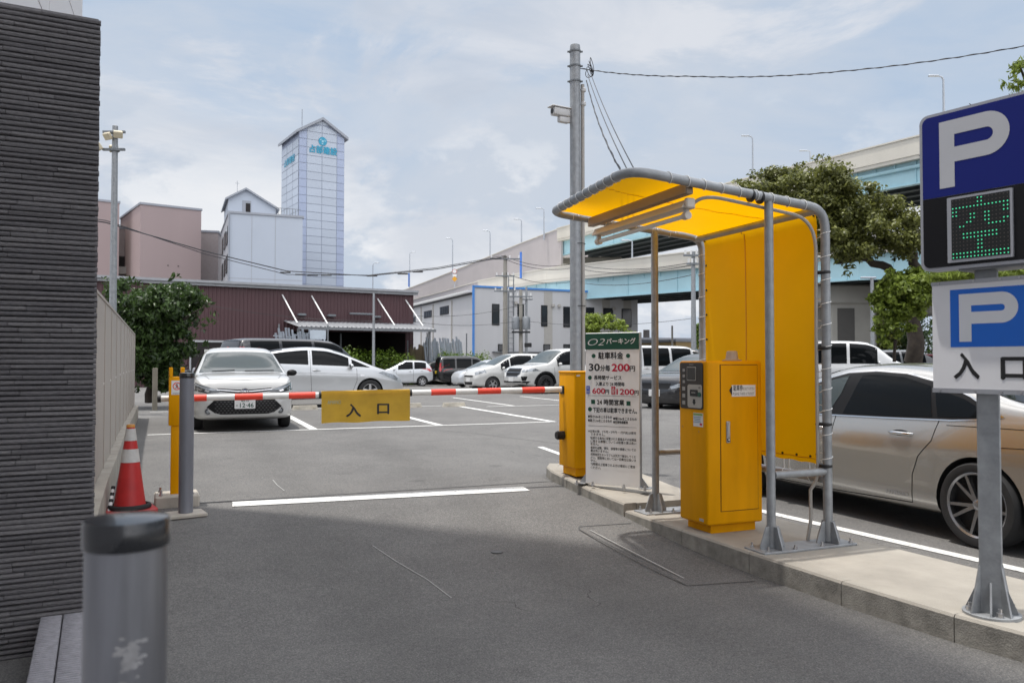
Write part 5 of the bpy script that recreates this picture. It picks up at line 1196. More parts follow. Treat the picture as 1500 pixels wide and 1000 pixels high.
# window band: front door glass, rear door glass, quarter glass, black pillars between
c.decal('pillar_trim', [(-1.50, 1.022), (-1.1, .985), (-.45, .963), (.30, .945), (1.06, .935), (.62, 1.195), (.42, 1.275), (.18, 1.335), (-.15, 1.355), (-.5, 1.338), (-.9, 1.262), (-1.2, 1.165)], 'L', trim, .003); c.decal('pillar_trim', [(-1.50, 1.022), (-1.1, .985), (-.45, .963), (.30, .945), (1.06, .935), (.62, 1.195), (.42, 1.275), (.18, 1.335), (-.15, 1.355), (-.5, 1.338), (-.9, 1.262), (-1.2, 1.165)], 'R', trim, .003)
for v in 'LR':
    c.decal('window', [(.26, .958), (.95, .948), (.60, 1.175), (.38, 1.262), (.14, 1.318), (.165, 1.15)], v, glassl, .006)
    c.decal('window', [(-.90, .992), (-.45, .975), (.08, .965), (.03, 1.12), (-.02, 1.322), (-.22, 1.330), (-.50, 1.312), (-.80, 1.245)], v, glassm, .006)
    c.decal('window', [(-1.44, 1.028), (-1.2, 1.005), (-.95, .998), (-.855, 1.222), (-1.15, 1.150)], v, glassm, .006)
    mb = MB().use(chrome); c.strip([(1.08, .928), (.3, .938), (-.45, .955), (-1.08, .974), (-1.38, 1.000), (-1.53, 1.024), (-1.42, 1.062), (-1.2, 1.172), (-.9, 1.272), (-.5, 1.348), (-.15, 1.366), (.18, 1.346), (.42, 1.286), (.62, 1.207), (1.08, .934)], v, .012, .008, mb, step=.04); mb.build('window_trim', c.root, smooth=60)
    c.strip([(.175, 1.34), (.16, .92), (.19, .6), (.21, .235)], v, .007, .002); c.strip([(-.90, 1.26), (-.97, .96), (-.93, .80), (-.80, .66), (-.73, .5), (-.715, .26)], v, .007, .002); c.strip([(-.715, .26), (.21, .235), (1.10, .235)], v, .007, .002); c.strip([(1.12, .9), (1.16, .6), (1.10, .235)], v, .007, .002)
    c.strip([(-1.05, .935), (-1.5, .945), (-2.0, .95)], v, .005, .002); 
    c.strip([(-1.52, .80), (-1.93, .82)], v, .006, .002)
    mb = MB().use(chrome); c.strip([(-.60, .205), (0, .198), (1.05, .196)], v, .012, .012, mb); mb.build('sill_trim', c.root, smooth=60)
    if v == 'L':
        xs_ = [v_[0] for v_ in text_geo('HYBRID', .01, .25)[0]]
        mb = MB().use(chrome); vs, fs = text_geo('HYBRID', .01, .25); X1 = max(q[0] for q in vs)
        mb.add([c.hit('L', -.68 + .0 + (X1 - q[0]) / X1 * .24, .300 + q[1] * .052, .006) for q in vs], fs); mb.build('lettering', c.root)
c.glass_quad('windshield', .40, 1.30, glassl); c.glass_quad('rear_window', -1.62, -.75, glassm)
c.handle(.38, .815, chrome, ln=.23); c.handle(-.62, .835, chrome, ln=.25); c.mirror(.92, .94, champ)
c.lamp_pair('headlight', [(1.80, .70), (1.95, .78), (2.25, .72), (2.40, .62), (2.2, .60)], 'L', lampc)
c.lamp_pair('tail_light', [(-2.05, .93), (-2.2, 1.0), (-2.40, 1.0), (-2.43, .86), (-2.25, .88)], 'L', lampr)
c.plate(False, .74); c.strip([(-.80, .98), (-.72, .66), (.72, .66), (.80, .98)], 'B', .007, .002); c.decal('front_grille', [(-.42, .62), (.42, .62), (.30, .45), (.45, .25), (-.45, .25), (-.30, .45)], 'F', trim, .006); c.plate(True, .42)
c.finish()

# ---- the rest of the lot
def van_spec(L, W, H, pnt, r=.34, k=1.0):
    h = L / 2
    return dict(L=L, W=W, xf=h - .88, xr=-h + .95, wr=r, rim=r * .66, spokes=5, tw=.2, paint=pnt, arch=.045, tumble=.17, bulge=.6,
        top=[(-h, H - .75), (-h + .06, H - .25), (-h + .16, H - .07), (-h + .5, H - .015), (-.2, H), (h - 1.75 * k, H - .05), (h - 1.45 * k, H - .14), (h - .72 * k, H - .72), (h - .55 * k, H - .80), (h - .2 * k, H - .95), (h - .05, H - 1.12), (h, H - 1.25)],
        belt=[(-h, 1.0), (0, 1.0), (h - 1.0, .98), (h - .3, .9), (h, .75)])
def hatch_spec(L, W, H, pnt, r=.29, hood=.75):
    h = L / 2
    return dict(L=L, W=W, xf=h - .72, xr=-h + .62, wr=r, rim=r * .64, spokes=6, tw=.165, paint=pnt, arch=.04, tumble=.26, bulge=.8,
        top=[(-h, .80), (-h + .06, 1.02), (-h + .18, 1.22), (-h + .42, H - .06), (-h + .9, H - .01), (-.1, H), (h - 1.75, H - .06), (h - 1.5, H - .16), (h - .82, H - .50), (h - .70, H - .54), (h - .35, H - .62), (h - .08, H - .76), (h, H - .88)],
        belt=[(-h, .98), (-h + .5, .97), (0, .93), (h - .9, .88), (h - .3, .78), (h, .62)])
def suv_spec(L, W, H, pnt, r=.36):
    h = L / 2
    return dict(L=L, W=W, xf=h - .90, xr=-h + .98, wr=r, rim=r * .63, spokes=10, tw=.22, paint=pnt, arch=.06, tumble=.25, rimm=alloyd,
        bot=[(-h, .42), (-h + .4, .30), (0, .25), (h - .5, .26), (h, .36)],
        top=[(-h, .95), (-h + .06, 1.12), (-h + .22, 1.42), (-h + .45, H - .06), (-h + .9, H - .01), (-.1, H), (.35, H - .05), (.62, H - .15), (1.22, 1.16), (1.34, 1.12), (1.8, 1.07), (h - .22, .98), (h - .08, .88), (h, .70)],
        belt=[(-h, 1.08), (0, 1.05), (1.2, 1.02), (h - .3, .93), (h, .8)])
def sedan_spec(pnt, L=4.6, W=1.75, H=1.45):
    s_ = dict(SED); k = L / 4.36; s_.update(L=L, W=W, paint=pnt, xf=SED['xf'] * k, xr=SED['xr'] * k, top=[(x * k, z * H / 1.455) for x, z in SED['top']], belt=[(x * k, z) for x, z in SED['belt']], plan=[(x * k, z) for x, z in SED['plan']]); return s_
def dress(c, segs, ws, rw, xm, hz=None, front='', tailpoly=None, head=None, seams=()):
    c.side_glass(segs, .035, c.S.get('hi', .10)); c.glass_quad('windshield', *ws, glassl); c.glass_quad('rear_window', *rw, glassm); c.mirror(xm, c.belt(xm) + .02)
    for v in 'LR':
        for a in seams: c.strip(a, v, .012)
    if hz:
        for x, z in hz: c.handle(x, z, None, ln=.19)
    if head: c.lamp_pair('headlight', head, 'F', lampc)
    if tailpoly: c.lamp_pair('tail_light', tailpoly, 'B', lampr)
blackp = paint('black', (0.010, 0.010, 0.012), 0, .25); lsilver = paint('light_silver', (0.56, 0.58, 0.60), .35, .3); wpearl = paint('pearl_white', (0.52, 0.52, 0.505), 0, .28); navy = paint('deep_blue', (0.012, 0.014, 0.024), .1, .25); wine = paint('dark_red', (0.10, 0.012, 0.018), .2, .3); greyp = paint('grey', (0.16, 0.165, 0.175), .4, .3)
heading = lambda deg_cam: R(90 - 22 - deg_cam)           # 0 = away from the camera, 90 = to the picture's right
# black van behind the silver hatchback
S_ = van_spec(4.95, 1.85, 1.90, blackp); p = on_ground(332, 23.5)
c = Car(S_, 'parked_van', 'black people carrier behind the silver hatchback with red tail lamp at left', 'van', (p.x + 2.30, p.y + 1.75, gz(p.x, p.y) + .02), R(24), None, 1)
dress(c, [(-2.1, -1.15), (-1.05, .0), (.1, 1.15)], (.85, 1.72), (-2.43, -2.30), 1.2, [(-.05, 1.0), (.25, 1.0)], tailpoly=[(.66, 1.60), (.84, 1.58), (.86, 1.05), (.72, 1.05)], head=[(.4, .8), (.8, .9), (.85, .75), (.45, .68)], seams=([(.05, 1.7), (.05, .3)], [(-1.1, 1.7), (-1.1, .45)]))
for v in 'LR': c.decal('tail_light', [(-2.46, 1.62), (-2.30, 1.60), (-2.28, 1.08), (-2.45, 1.05)], v, lampr, .007)
c.finish()
def place(S_, name, label, cat, u, d, hd, det=1, dz=0.0, group='cars parked in the far rows'):
    p = on_ground(u, d); return Car(S_, name, label, cat, (p.x, p.y, p.z + dz), heading(hd), group, det)
# dark car just showing by the tree
c = place(sedan_spec(greyp), 'parked_car', 'dark grey car roof showing between the tree and the black van', 'car', 333, 40, 4, 1, .10)
dress(c, [(-1.2, -.05), (.1, .95)], (.58, 1.3), (-1.5, -1.0), .95); c.finish()
c = place(hatch_spec(3.4, 1.475, 1.5, lsilver), 'parked_car', 'small pale silver hatchback beyond the nose of the broadside hatchback', 'car', 589, 46, -104)
dress(c, [(-1.30, -.62), (-.54, .30)], (.22, .85), (-1.55, -1.35), .55, [(-.38, .86), (-1.05, .88)], head=[(.42, .72), (.68, .82), (.70, .70), (.48, .64)], tailpoly=[(.56, 1.15), (.68, 1.1), (.69, .85), (.58, .85)], seams=([(-.58, 1.3), (-.56, .3)], [(.42, .9), (.40, .3)])); c.finish()
c = place(hatch_spec(4.1, 1.70, 1.50, blackp), 'parked_car', 'black hatchback between the small silver hatchback and the tall black wagon', 'car', 636, 50, -112)
dress(c, [(-1.6, -.7), (-.6, .45)], (.5, 1.25), (-1.9, -1.65), .85, tailpoly=[(.6, 1.1), (.76, 1.05), (.76, .85), (.62, .85)]); c.finish()
c = place(hatch_spec(3.9, 1.69, 1.52, wine), 'parked_car', 'dark red hatchback partly hidden behind the small silver hatchback', 'car', 574, 52, -105)
dress(c, [(-1.5, -.6), (-.5, .5)], (.4, 1.1), (-1.8, -1.55), .8); c.finish()
c = place(sedan_spec(navy, 4.5, 1.72, 1.46), 'parked_car', 'dark blue sedan roof showing above the dark red hatchback', 'car', 549, 57, -98)
dress(c, [(-1.2, -.05), (.1, .95)], (.58, 1.3), (-1.5, -1.0), .95); c.finish()
c = place(van_spec(3.4, 1.475, 1.88, wpearl, .27), 'parked_van', 'small white van behind the silver hatchback and in front of the steel racks', 'van', 612, 58, -105)
dress(c, [(-1.35, -.75), (-.65, .1), (.2, .55)], (.1, .95), (-1.66, -1.55), .6); c.finish()
S_ = van_spec(3.4, 1.475, 1.76, blackp, .27, .62); S_['hi'] = .16
c = place(S_, 'parked_wagon', 'tall black boxy mini wagon with red tail lamp below the clipped hedge', 'wagon', 680, 47.5, 70)
dress(c, [(-1.45, -.75), (-.65, .25), (.33, .95)], (.75, 1.28), (-1.66, -1.55), 1.0, tailpoly=[(.55, 1.35), (.69, 1.30), (.70, .85), (.60, .85)]); c.plate(False, .80, yellow_=True)
for v in 'LR': c.decal('tail_light', [(-1.69, 1.35), (-1.58, 1.33), (-1.58, .88), (-1.68, .88)], v, lampr, .007)
c.finish()
c = place(hatch_spec(3.9, 1.69, 1.50, lsilver), 'parked_car', 'pale silver car showing between the tall black wagon and the white hatchback', 'car', 716, 43, -115)
dress(c, [(-1.5, -.6), (-.5, .5)], (.4, 1.1), (-1.8, -1.55), .8); c.finish()
S_ = hatch_spec(3.96, 1.695, 1.60, wpearl, .30); S_['spokes'] = 5
c = place(S_, 'parked_car', 'white rounded hatchback with silver wheels left of the white off road wagon', 'car', 748, 34.5, -118)
dress(c, [(-1.6, -.72), (-.64, .40), (.46, .86)], (.25, 1.14), (-1.85, -1.6), .82, [(-.45, .9), (-1.15, .92)], head=[(.45, .78), (.70, .92), (.76, .78), (.55, .68)], seams=([(-.68, 1.4), (-.66, .3)], [(.52, .95), (.50, .3)])); c.decal('front_grille', [(-.45, .66), (.45, .66), (.40, .60), (-.40, .60)], 'F', trim); c.decal('lower_grille', [(-.40, .40), (.40, .40), (.36, .28), (-.36, .28)], 'F', trim); c.plate(True, .48); c.finish()
S_ = suv_spec(4.63, 1.815, 1.72, wpearl)
c = place(S_, 'parked_car', 'white off road wagon with black arches and dark wheels beside the camera mast', 'car', 823, 31.0, -124)
dress(c, [(-1.95, -1.22), (-1.14, -.12), (-.02, .85)], (.5, 1.22), (-2.2, -1.95), .82, [(.05, .98), (-1.0, 1.0)], head=[(.50, .88), (.80, .96), (.86, .86), (.56, .80)], seams=([(-.07, 1.55), (-.05, .42)], [(-1.18, 1.5), (-1.2, .75)], [(1.02, 1.0), (1.0, .42)]))
gr_ = c.decal('front_grille', [(-.42, .95), (.42, .95), (.46, .78), (.36, .64), (-.36, .64), (-.46, .78)], 'F', trim, .008); mb = MB(); c.strip([(-.42, .945), (.42, .945), (.46, .78), (.36, .645), (-.36, .645), (-.46, .78), (-.42, .945)], 'F', .018, .014, mb, chrome); c.strip([(-.44, .80), (.44, .80)], 'F', .014, .014, mb, chrome); mb.build('grille_trim', gr_)
c.lamp_pair('fog_lamp', [(.56, .66), (.74, .66), (.70, .50), (.60, .50)], 'F', trim); c.decal('bumper_trim', [(-.78, .48), (.78, .48), (.70, .36), (-.70, .36)], 'F', trim, .006); c.plate(True, .55)
for v in 'LR':
    for ax in (S_['xf'], S_['xr']):
        mb = MB(); c.strip([(ax + (S_['wr'] + .09) * math.cos(a), S_['wr'] + (S_['wr'] + .09) * math.sin(a)) for a in np.linspace(R(2), R(178), 22)], v, .08, .006, mb, trim); mb.build('arch_trim', c.root, smooth=60)
c.finish()
c = place(hatch_spec(4.2, 1.7, 1.58, paint('plain_white', (.58, .59, .60))), 'parked_car', 'white car roof showing just behind the white rounded hatchback', 'car', 782, 41, -115, 1, .1)
dress(c, [(-1.6, -.7), (-.6, .45)], (.5, 1.25), (-1.9, -1.65), .85); c.finish()
S_ = van_spec(4.6, 1.76, 1.78, paint('clean_white', (.58, .59, .60))); 
c = place(S_, 'parked_wagon', 'white long wagon seen between the rate sign and the canopy post', 'wagon', 926, 29, -112, 1, .0)
dress(c, [(-2.05, -1.2), (-1.1, .0), (.1, 1.0)], (.75, 1.55), (-2.26, -2.12), 1.05, [(-.1, .95)]); c.finish()
c = place(sedan_spec(blackp, 4.7, 1.78, 1.50), 'parked_car', 'black saloon with white number plate partly hidden behind the yellow ticket machine', 'car', 1040, 21.5, -132, 1, -.10)
dress(c, [(-1.2, -.05), (.1, .95)], (.62, 1.38), (-1.5, -1.0), .98, head=[(.42, .66), (.80, .78), (.82, .68), (.5, .60)]); c.plate(True, .50, '30-08'); c.decal('front_grille', [(-.45, .74), (.45, .74), (.40, .60), (-.40, .60)], 'F', trim); c.finish()
c = place(suv_spec(4.6, 1.8, 1.70, blackp), 'parked_car', 'black off road wagon roof showing behind the far canopy post', 'car', 1012, 33, 120, 1, .1)
dress(c, [(-1.95, -1.22), (-1.14, -.12), (-.02, .85)], (.5, 1.22), (-2.2, -1.95), .82); c.finish()
S_ = van_spec(4.7, 1.74, 1.86, paint('cool_white', (.58, .59, .60)))
c = place(S_, 'parked_van', 'white people carrier seen above the champagne saloon roof beside the canopy post', 'van', 1238, 29, 108, 1, .10)
dress(c, [(-2.05, -1.2), (-1.1, .0), (.1, 1.0)], (.75, 1.6), (-2.3, -2.15), 1.05); c.finish()
c = place(hatch_spec(4.1, 1.7, 1.62, greyp), 'parked_car', 'dark grey car seen above the champagne saloon roof beside the tree trunk', 'car', 1325, 33, 80, 1, .15)
dress(c, [(-1.6, -.7), (-.6, .45)], (.5, 1.25), (-1.9, -1.65), .85); c.finish()
c = place(hatch_spec(4.1, 1.7, 1.60, wine), 'parked_car', 'dark red car showing right of the tree trunk above the saloon roof', 'car', 1372, 38, 80, 1, .15)
dress(c, [(-1.6, -.7), (-.6, .45)], (.5, 1.25), (-1.9, -1.65), .85, tailpoly=[(.6, 1.1), (.76, 1.05), (.76, .85), (.62, .85)]); c.finish()

# ------------------------------------------------------------------ wheel stops
wsm = M('stop_concrete', srgb(176, 170, 158), .9, var=.2, scale=9, bump=.3)
def wheel_stop(x, y, label):
    z = gz(x, y); o = MB().use(wsm)
    o.add([(-.30, -.075, 0), (.30, -.075, 0), (.30, .075, 0), (-.30, .075, 0), (-.28, -.05, .11), (.28, -.05, .11), (.28, .05, .11), (-.28, .05, .11)], [(0, 1, 5, 4), (1, 2, 6, 5), (2, 3, 7, 6), (3, 0, 4, 7), (4, 5, 6, 7)])
    o.use(M('stop_reflector', (.5, .45, .35), .4, var=0)).box((-.2, -.064, .055), (.08, .008, .03)).box((.2, -.064, .055), (.08, .008, .03))
    ob_ = o.build('wheel_stop', loc=(x, y, z)); return tag(ob_, label, 'wheel stop', 'concrete wheel stops of the stalls')
wheel_stop(2.62, 20.0, 'concrete wheel stop left of the yellow banner, in the stall beside the white sedan'); wheel_stop(5.25, 20.0, 'concrete wheel stop just showing at the right edge of the yellow banner'); wheel_stop(6.42, 19.95, 'concrete wheel stop standing clear to the right of the yellow banner')
o = wheel_stop(6.30, 4.10, 'concrete wheel stop behind the rear tyre of the champagne saloon')

# ------------------------------------------------------------------ background buildings
def flat(p): return Vector((p.x, p.y, 0))
def bframe(P0, P1):                                     # local x along the face P0 -> P1 (left to right), y into the building
    d = flat(P1 - P0); return math.atan2(d.y, d.x), d.length
def zat(v, d): return at(750, v, d).z
# maroon warehouse
M0, M1 = at(140, 412, 43.5), at(605, 430, 53.0); ang, ML = bframe(M0, M1); z0t, z1t = at(270, 411, 45).z, M1.z
wh = thing('warehouse', 'low maroon corrugated warehouse with a dark open bay across the lot', 'warehouse', (M0.x, M0.y, 0), ang)
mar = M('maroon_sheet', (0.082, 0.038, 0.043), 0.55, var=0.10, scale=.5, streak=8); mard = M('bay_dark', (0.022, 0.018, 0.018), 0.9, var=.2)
Z = z0t; bx0, bx1, bzt = ML * .565, ML * .972, 3.35
def corr(mb, x0, x1, za, zb, y=0.0, pitch=.22, dep=.03):
    n = int((x1 - x0) / pitch * 2); vs = []; 
    for i in range(n + 1):
        x = x0 + (x1 - x0) * i / n
        for sg in (0, 1): xx = x + (.02 if sg else -.02); vs += [(xx, y - dep * ((i + sg) % 2), za), (xx, y - dep * ((i + sg) % 2), zb)]
    mb.add(vs, [(2 * i, 2 * i + 2, 2 * i + 3, 2 * i + 1) for i in range(len(vs) // 2 - 1)])
mb = MB().use(mar); corr(mb, 0, bx0, -.3, Z); corr(mb, bx0, bx1, bzt, Z); corr(mb, bx1, ML, -.3, Z); mb.box((ML / 2, 12.5, Z / 2 - .02), (ML - .1, .3, Z)); mb.box((.1, 6.3, Z / 2 - .02), (.3, 12, Z)); mb.box((ML - .1, 6.3, Z / 2 - .02), (.3, 12, Z)); mb.build('wall', wh)
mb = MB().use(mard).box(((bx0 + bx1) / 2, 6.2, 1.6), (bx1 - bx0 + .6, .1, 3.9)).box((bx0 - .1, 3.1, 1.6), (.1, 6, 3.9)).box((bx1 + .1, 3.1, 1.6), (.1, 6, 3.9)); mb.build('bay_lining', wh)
rfm = M('roof_sheet', srgb(158, 160, 164), .6, .1, .1); mb = MB().use(rfm).box((ML / 2, 6.2, Z + .06), (ML + .5, 13.2, .14)); mb.box((ML / 2, -.2, Z - .02), (ML + .5, .12, .3)); mb.build('roof', wh)
MB().use(M('vent_white', srgb(214, 212, 206), .5)).lathe([(.45, 0), (.45, .25), (.55, .28), (.5, .42), (.2, .5)], 20, Matrix.Translation((ML * .60, 5, Z + .13))).build('roof_vent', wh, smooth=40)
# door opening at the left with a pale panel
mb = MB().use(mard).box((ML * .31, -.045, 1.2), (ML * .10, .05, 2.8)); mb.use(alu)
for sx in (-1, 1): mb.box((ML * .31 + sx * ML * .05, -.08, 1.2), (.10, .05, 2.9))
mb.box((ML * .31, -.08, 2.65), (ML * .10 + .1, .05, .12)); mb.use(M('notice_board', srgb(205, 205, 200), .6)).box((ML * .33, -.12, 1.85), (1.1, .03, .65)); mb.build('side_door', wh)
# lean-to canopy
cnp = M('canopy_sheet', srgb(126, 128, 132), .55, .2, .12)
mb = MB().use(cnp); cx0, cx1 = bx0 - .4, ML * 1.005; n = 64; vs = []
for i in range(n + 1):
    x = cx0 + (cx1 - cx0) * i / n; w_ = .035 if i % 2 else -.035
    vs += [(x, -.05, bzt + .62 + w_), (x, -3.4, bzt + .16 + w_)]
mb.add(vs, [(2 * i, 2 * i + 2, 2 * i + 3, 2 * i + 1) for i in range(n)]); mb.box(((cx0 + cx1) / 2, -3.40, bzt + .05), (cx1 - cx0, .08, .16)); mb.use(white)
for i in range(0, n, 2): x = cx0 + (cx1 - cx0) * (i + .5) / n; mb.box((x, -3.46, bzt + .16), (.13, .03, .07))
cpo = mb.build('canopy', wh)
for t in (.03, .24, .74, .965): x = cx0 + (cx1 - cx0) * t; MB().use(white).cyl((x - .35, -.08, Z - .5), (x + .05, -2.0, bzt + .40), .042, n=8).build('stay', cpo)
mb = MB().use(galvd)
for x in (cx0 + .05, cx1 - .35): mb.box((x, -3.2, bzt / 2), (.12, .12, bzt + .1))
mb.box((ML * .735, -.1, 1.6), (.09, .09, 3.3)); mb.build('column', cpo)
mb = MB().use(galvd)
for t in (.60, .70, .86): mb.box((ML * t, -.25, bzt + 1.0), (.5, .35, .14), .03)
mb.box((ML * .80, -.4, bzt + 1.15), (1.5, .25, .12), .03); mb.build('wall_lamp', wh)
# frames stacked inside the bay and by its right edge
rackm = M('rack_steel', srgb(196, 204, 214), .45, .25, .12, 8); rackw = M('rack_wood', srgb(150, 134, 110), .8, var=.2)
def rack(label, P, rz, L, H, n, m, tilt):
    t = thing('frame_rack', label, 'rack', P, rz); mb = MB().use(galvd)
    for x in (0, L): mb.box((x, 0, H * .52), (.07, .07, H * 1.04))
    for z in (H * .55, .25): mb.box((L / 2, .05, z), (L, .05, .05))
    mb.build('stand', t); mb = MB().use(m)
    for i in range(n):
        x = .08 + (L - .16) * i / n + .05 * rng.random(); h = H * (.82 + .15 * rng.random()); tl = tilt * (.8 + .4 * rng.random())
        for dx in (0, .0): mb.add([(x - .05, -.05, 0), (x + .05, -.05, 0), (x + .05, .05, 0), (x - .05, .05, 0), (x - .05 + tl, -.05, h), (x + .05 + tl, -.05, h), (x + .05 + tl, .05, h), (x - .05 + tl, .05, h)], [(0, 1, 5, 4), (1, 2, 6, 5), (2, 3, 7, 6), (3, 0, 4, 7), (4, 5, 6, 7)])
        if i % 3 == 0: mb.box((x + tl * .9, 0, h * .93), (.30, .05, .05)); mb.box((x + tl * .5, 0, h * .55), (.30, .05, .05))
    tag_o = mb.build('steel_frames', t); return t
p = on_ground(408, 43); rack('pale steel frames stacked upright at the left of the open warehouse bay', (p.x, p.y, p.z + .78), ang, 2.7, 2.55, 20, rackm, -.25)
p = on_ground(630, 51); rack('leaning rack of grey steel frames between the warehouse and the white factory', (p.x - .2, p.y, p.z), ang - R(6), 2.7, 3.15, 24, rackm, -.32)
p = on_ground(597, 52); rack('bundle of worn timber posts standing at the corner of the maroon warehouse', (p.x, p.y, p.z), ang, 1.3, 2.7, 14, rackw, .08)
p = at(466, 490, 43.2); tag(MB().use(M('board_pale', srgb(190, 200, 210), .5)).box((0, 0, 0), (.85, .05, .5)).box((-.35, 0, -1.1), (.07, .05, 2.2)).box((.35, 0, -1.1), (.07, .05, 2.2)).build('notice_board', loc=p, rz=ang), 'pale blank board on legs in front of the open warehouse bay', 'board')

# white factory
F0, Fc, F1 = at(598, 452, 86), at(693, 418, 67.0), at(934, 428, 74.5)
wf = M('factory_white', srgb(192, 192, 194), .6, var=.05, scale=.4, streak=10); wfg = M('factory_grey', srgb(172, 169, 164), .6, var=.05); fwin = M('factory_window', (.022, .025, .03), .12, var=.1, spec=.6); ftrim = M('factory_blue', srgb(74, 134, 204), .5, var=.05)
a1, L1 = bframe(Fc, F1); zF = Fc.z
fb = thing('factory', 'white two storey factory block with blue trim and tall dark windows', 'building', (Fc.x, Fc.y, 0), a1)
MB().use(wf).prism([(0, 0), (L1, 0), (L1, 12), (8.5, 12)], -.5, zF).build('wall', fb)
mb = MB().use(wfg)
for t in (.43, .64, .79, .93): mb.box((L1 * t, -.012, zF * .5), (L1 * .05, .02, zF - .5))
mb.build('grey_band', fb)
mb = MB().use(ftrim).box((.02, -.03, zF / 2), (.16, .16, zF)).box((L1 / 2, -.04, zF - .07), (L1 + .1, .14, .16)); mb.build('blue_trim', fb)
W_ = lambda u0, u1, v0, v1: ((u0 - 693) / 241, (u1 - 693) / 241, v0, v1)
def fwindow(parent, x0, x1, za, zb, mull=0, y=-.03):
    fr = MB().use(trim).box(((x0 + x1) / 2, y, (za + zb) / 2), (x1 - x0 + .12, .05, zb - za + .12)).build('window', parent)
    mb = MB().use(fwin).box(((x0 + x1) / 2, y - .03, (za + zb) / 2), (x1 - x0, .02, zb - za)); mb.use(trim)
    for k in range(mull): x = x0 + (x1 - x0) * (k + 1) / (mull + 1); mb.box((x, y - .045, (za + zb) / 2), (.05, .03, zb - za))
    mb.build('pane', fr)
for u0, u1, v0, v1 in ((718, 726, 446, 475), (752, 759, 446, 475), (785, 792, 448, 477), (817, 831, 450, 478), (851, 862, 451, 477), (878, 892, 452, 477), (908, 922, 453, 478), (726, 734, 505, 513), (788, 796, 505, 513), (817, 825, 505, 513)):
    t0, t1 = ((u0 - 693) / 241), ((u1 - 693) / 241); dd = 67 + 7.5 * t0; fwindow(fb, L1 * t0 * (1.04 - .04 * t0), L1 * t1 * (1.04 - .04 * t1), zat(v1, dd), zat(v0, dd), 0)
mb = MB().use(galvd)
for u in (740, 747): x = L1 * (u - 693) / 241; mb.box((x, -.10, zF * .55), (.06, .08, zF + 1.0))
for k in range(18): mb.box((L1 * (743.5 - 693) / 241, -.11, .8 + k * .45), (L1 * 7 / 241, .03, .03))
mb.box((L1 * (757 - 693) / 241, -.25, 2.3), (L1 * .32, .5, .08)); mb.build('ladder', fb)
mb = MB().use(wfg)
for u, v in ((750, 444), (803, 446), (812, 446), (883, 470), (895, 447)): mb.box((L1 * (u - 693) / 241, -.12, zat(v, 69)), (.28, .22, .28), .04)
mb.build('vent_hood', fb)
a0, L0 = bframe(F0, Fc); zL, zR = F0.z, at(693, 430, 67.2).z
fl_ = thing('factory_wing', 'long white factory wing with small windows and scalloped eaves left of the blue trim', 'building', (F0.x, F0.y, 0), a0)
mb = MB().use(wf); mb.add([(0, 0, -.5), (L0 - .1, 0, -.5), (L0 - .1, 0, zR), (0, 0, zL), (-2, 9, -.5), (L0 - 2.1, 9, -.5), (L0 - 2.1, 9, zR), (-2, 9, zL)], [(0, 1, 2, 3), (1, 5, 6, 2), (4, 0, 3, 7), (5, 4, 7, 6), (3, 2, 6, 7)]); mb.build('wall', fl_)
mb = MB().use(white)
for i in range(40): t = (i + .5) / 40; mb.box((L0 * t * .995, -.25, zL + (zR - zL) * t + .20), (L0 / 80, .5, .16), 0)
mb.use(trim).box((L0 * .497, -.10, (zL + zR) / 2 + .02), (L0 * .995, .2, .12)); mb.build('eaves', fl_)
mb = MB().use(wfg)
for t in (.25, .45, .73): mb.box((L0 * t, -.05, 3.4), (.16, .1, 7.2))
mb.build('rib', fl_)
for t0, t1, v0, v1, dd in ((.03, .14, 465, 471, 84), (.30, .42, 457, 465, 80), (.56, .68, 451, 461, 75.5)): fwindow(fl_, L0 * t0, L0 * t1, zat(v1, dd), zat(v0, dd), 3)

# white office with gabled penthouse, and the tall tower
pan = M('office_white', srgb(178, 186, 198), .55, var=.03, scale=.3); pgl = M('office_grey', srgb(164, 166, 172), .6, var=.04); gry = M('roof_edge', srgb(150, 154, 162), .5, .2, .05)
O0, Oc, O1 = at(305, 338, 98), at(336, 312, 85), at(443.5, 318, 88); a_, L_ = bframe(Oc, O1); zo = Oc.z; dl = flat(O0 - Oc).length
of = thing('office_block', 'plain white office block with a gabled penthouse beside the tall tower', 'building', (Oc.x, Oc.y, 0), a_)
MB().use(pan).box((L_ / 2, dl / 2, zo / 2), (L_, dl, zo)).build('wall', of)
mb = MB().use(gry).box((L_ / 2, dl / 2, zo + .1), (L_ + .25, dl + .25, .22)); mb.cyl((-.05, -.12, 3), (-.05, -.12, zo), .09, n=8); mb.build('roof', of)
mb = MB().use(pgl)
for t in (.30, .62): mb.box((L_ * t, -.01, zo / 2), (.05, .02, zo))
mb.box((L_ / 2, -.008, zo * .60), (L_, .015, .06)); mb.box((-.03, dl / 2, zo / 2), (.06, dl - .02, zo - .1)); mb.build('cladding_joint', of)
for zc_, hh in ((zat(352, 90), 1.9), (zat(392, 90), 1.9), (zat(432, 90), 1.9)):
    for t in (.15, .42, .72):
        f_ = MB().use(trim).box((-.08, dl * t, zc_), (.06, dl * .17, hh)).build('window', of); MB().use(fwin).box((-.12, dl * t, zc_), (.03, dl * .15, hh - .15)).build('pane', f_)
mb = MB().use(pan); gx0, gx1 = .25, L_ * .72; ze = at(320, 281, 88).z; zap = at(346, 262, 87).z; zer = at(398, 292, 88).z; xm_ = gx0 + (gx1 - gx0) * .36
g = [(gx0, zo + .1), (gx1, zo + .1), (gx1, zer), (xm_, zap - .2), (gx0, ze)]
py0, py1 = dl * .42, dl * .95
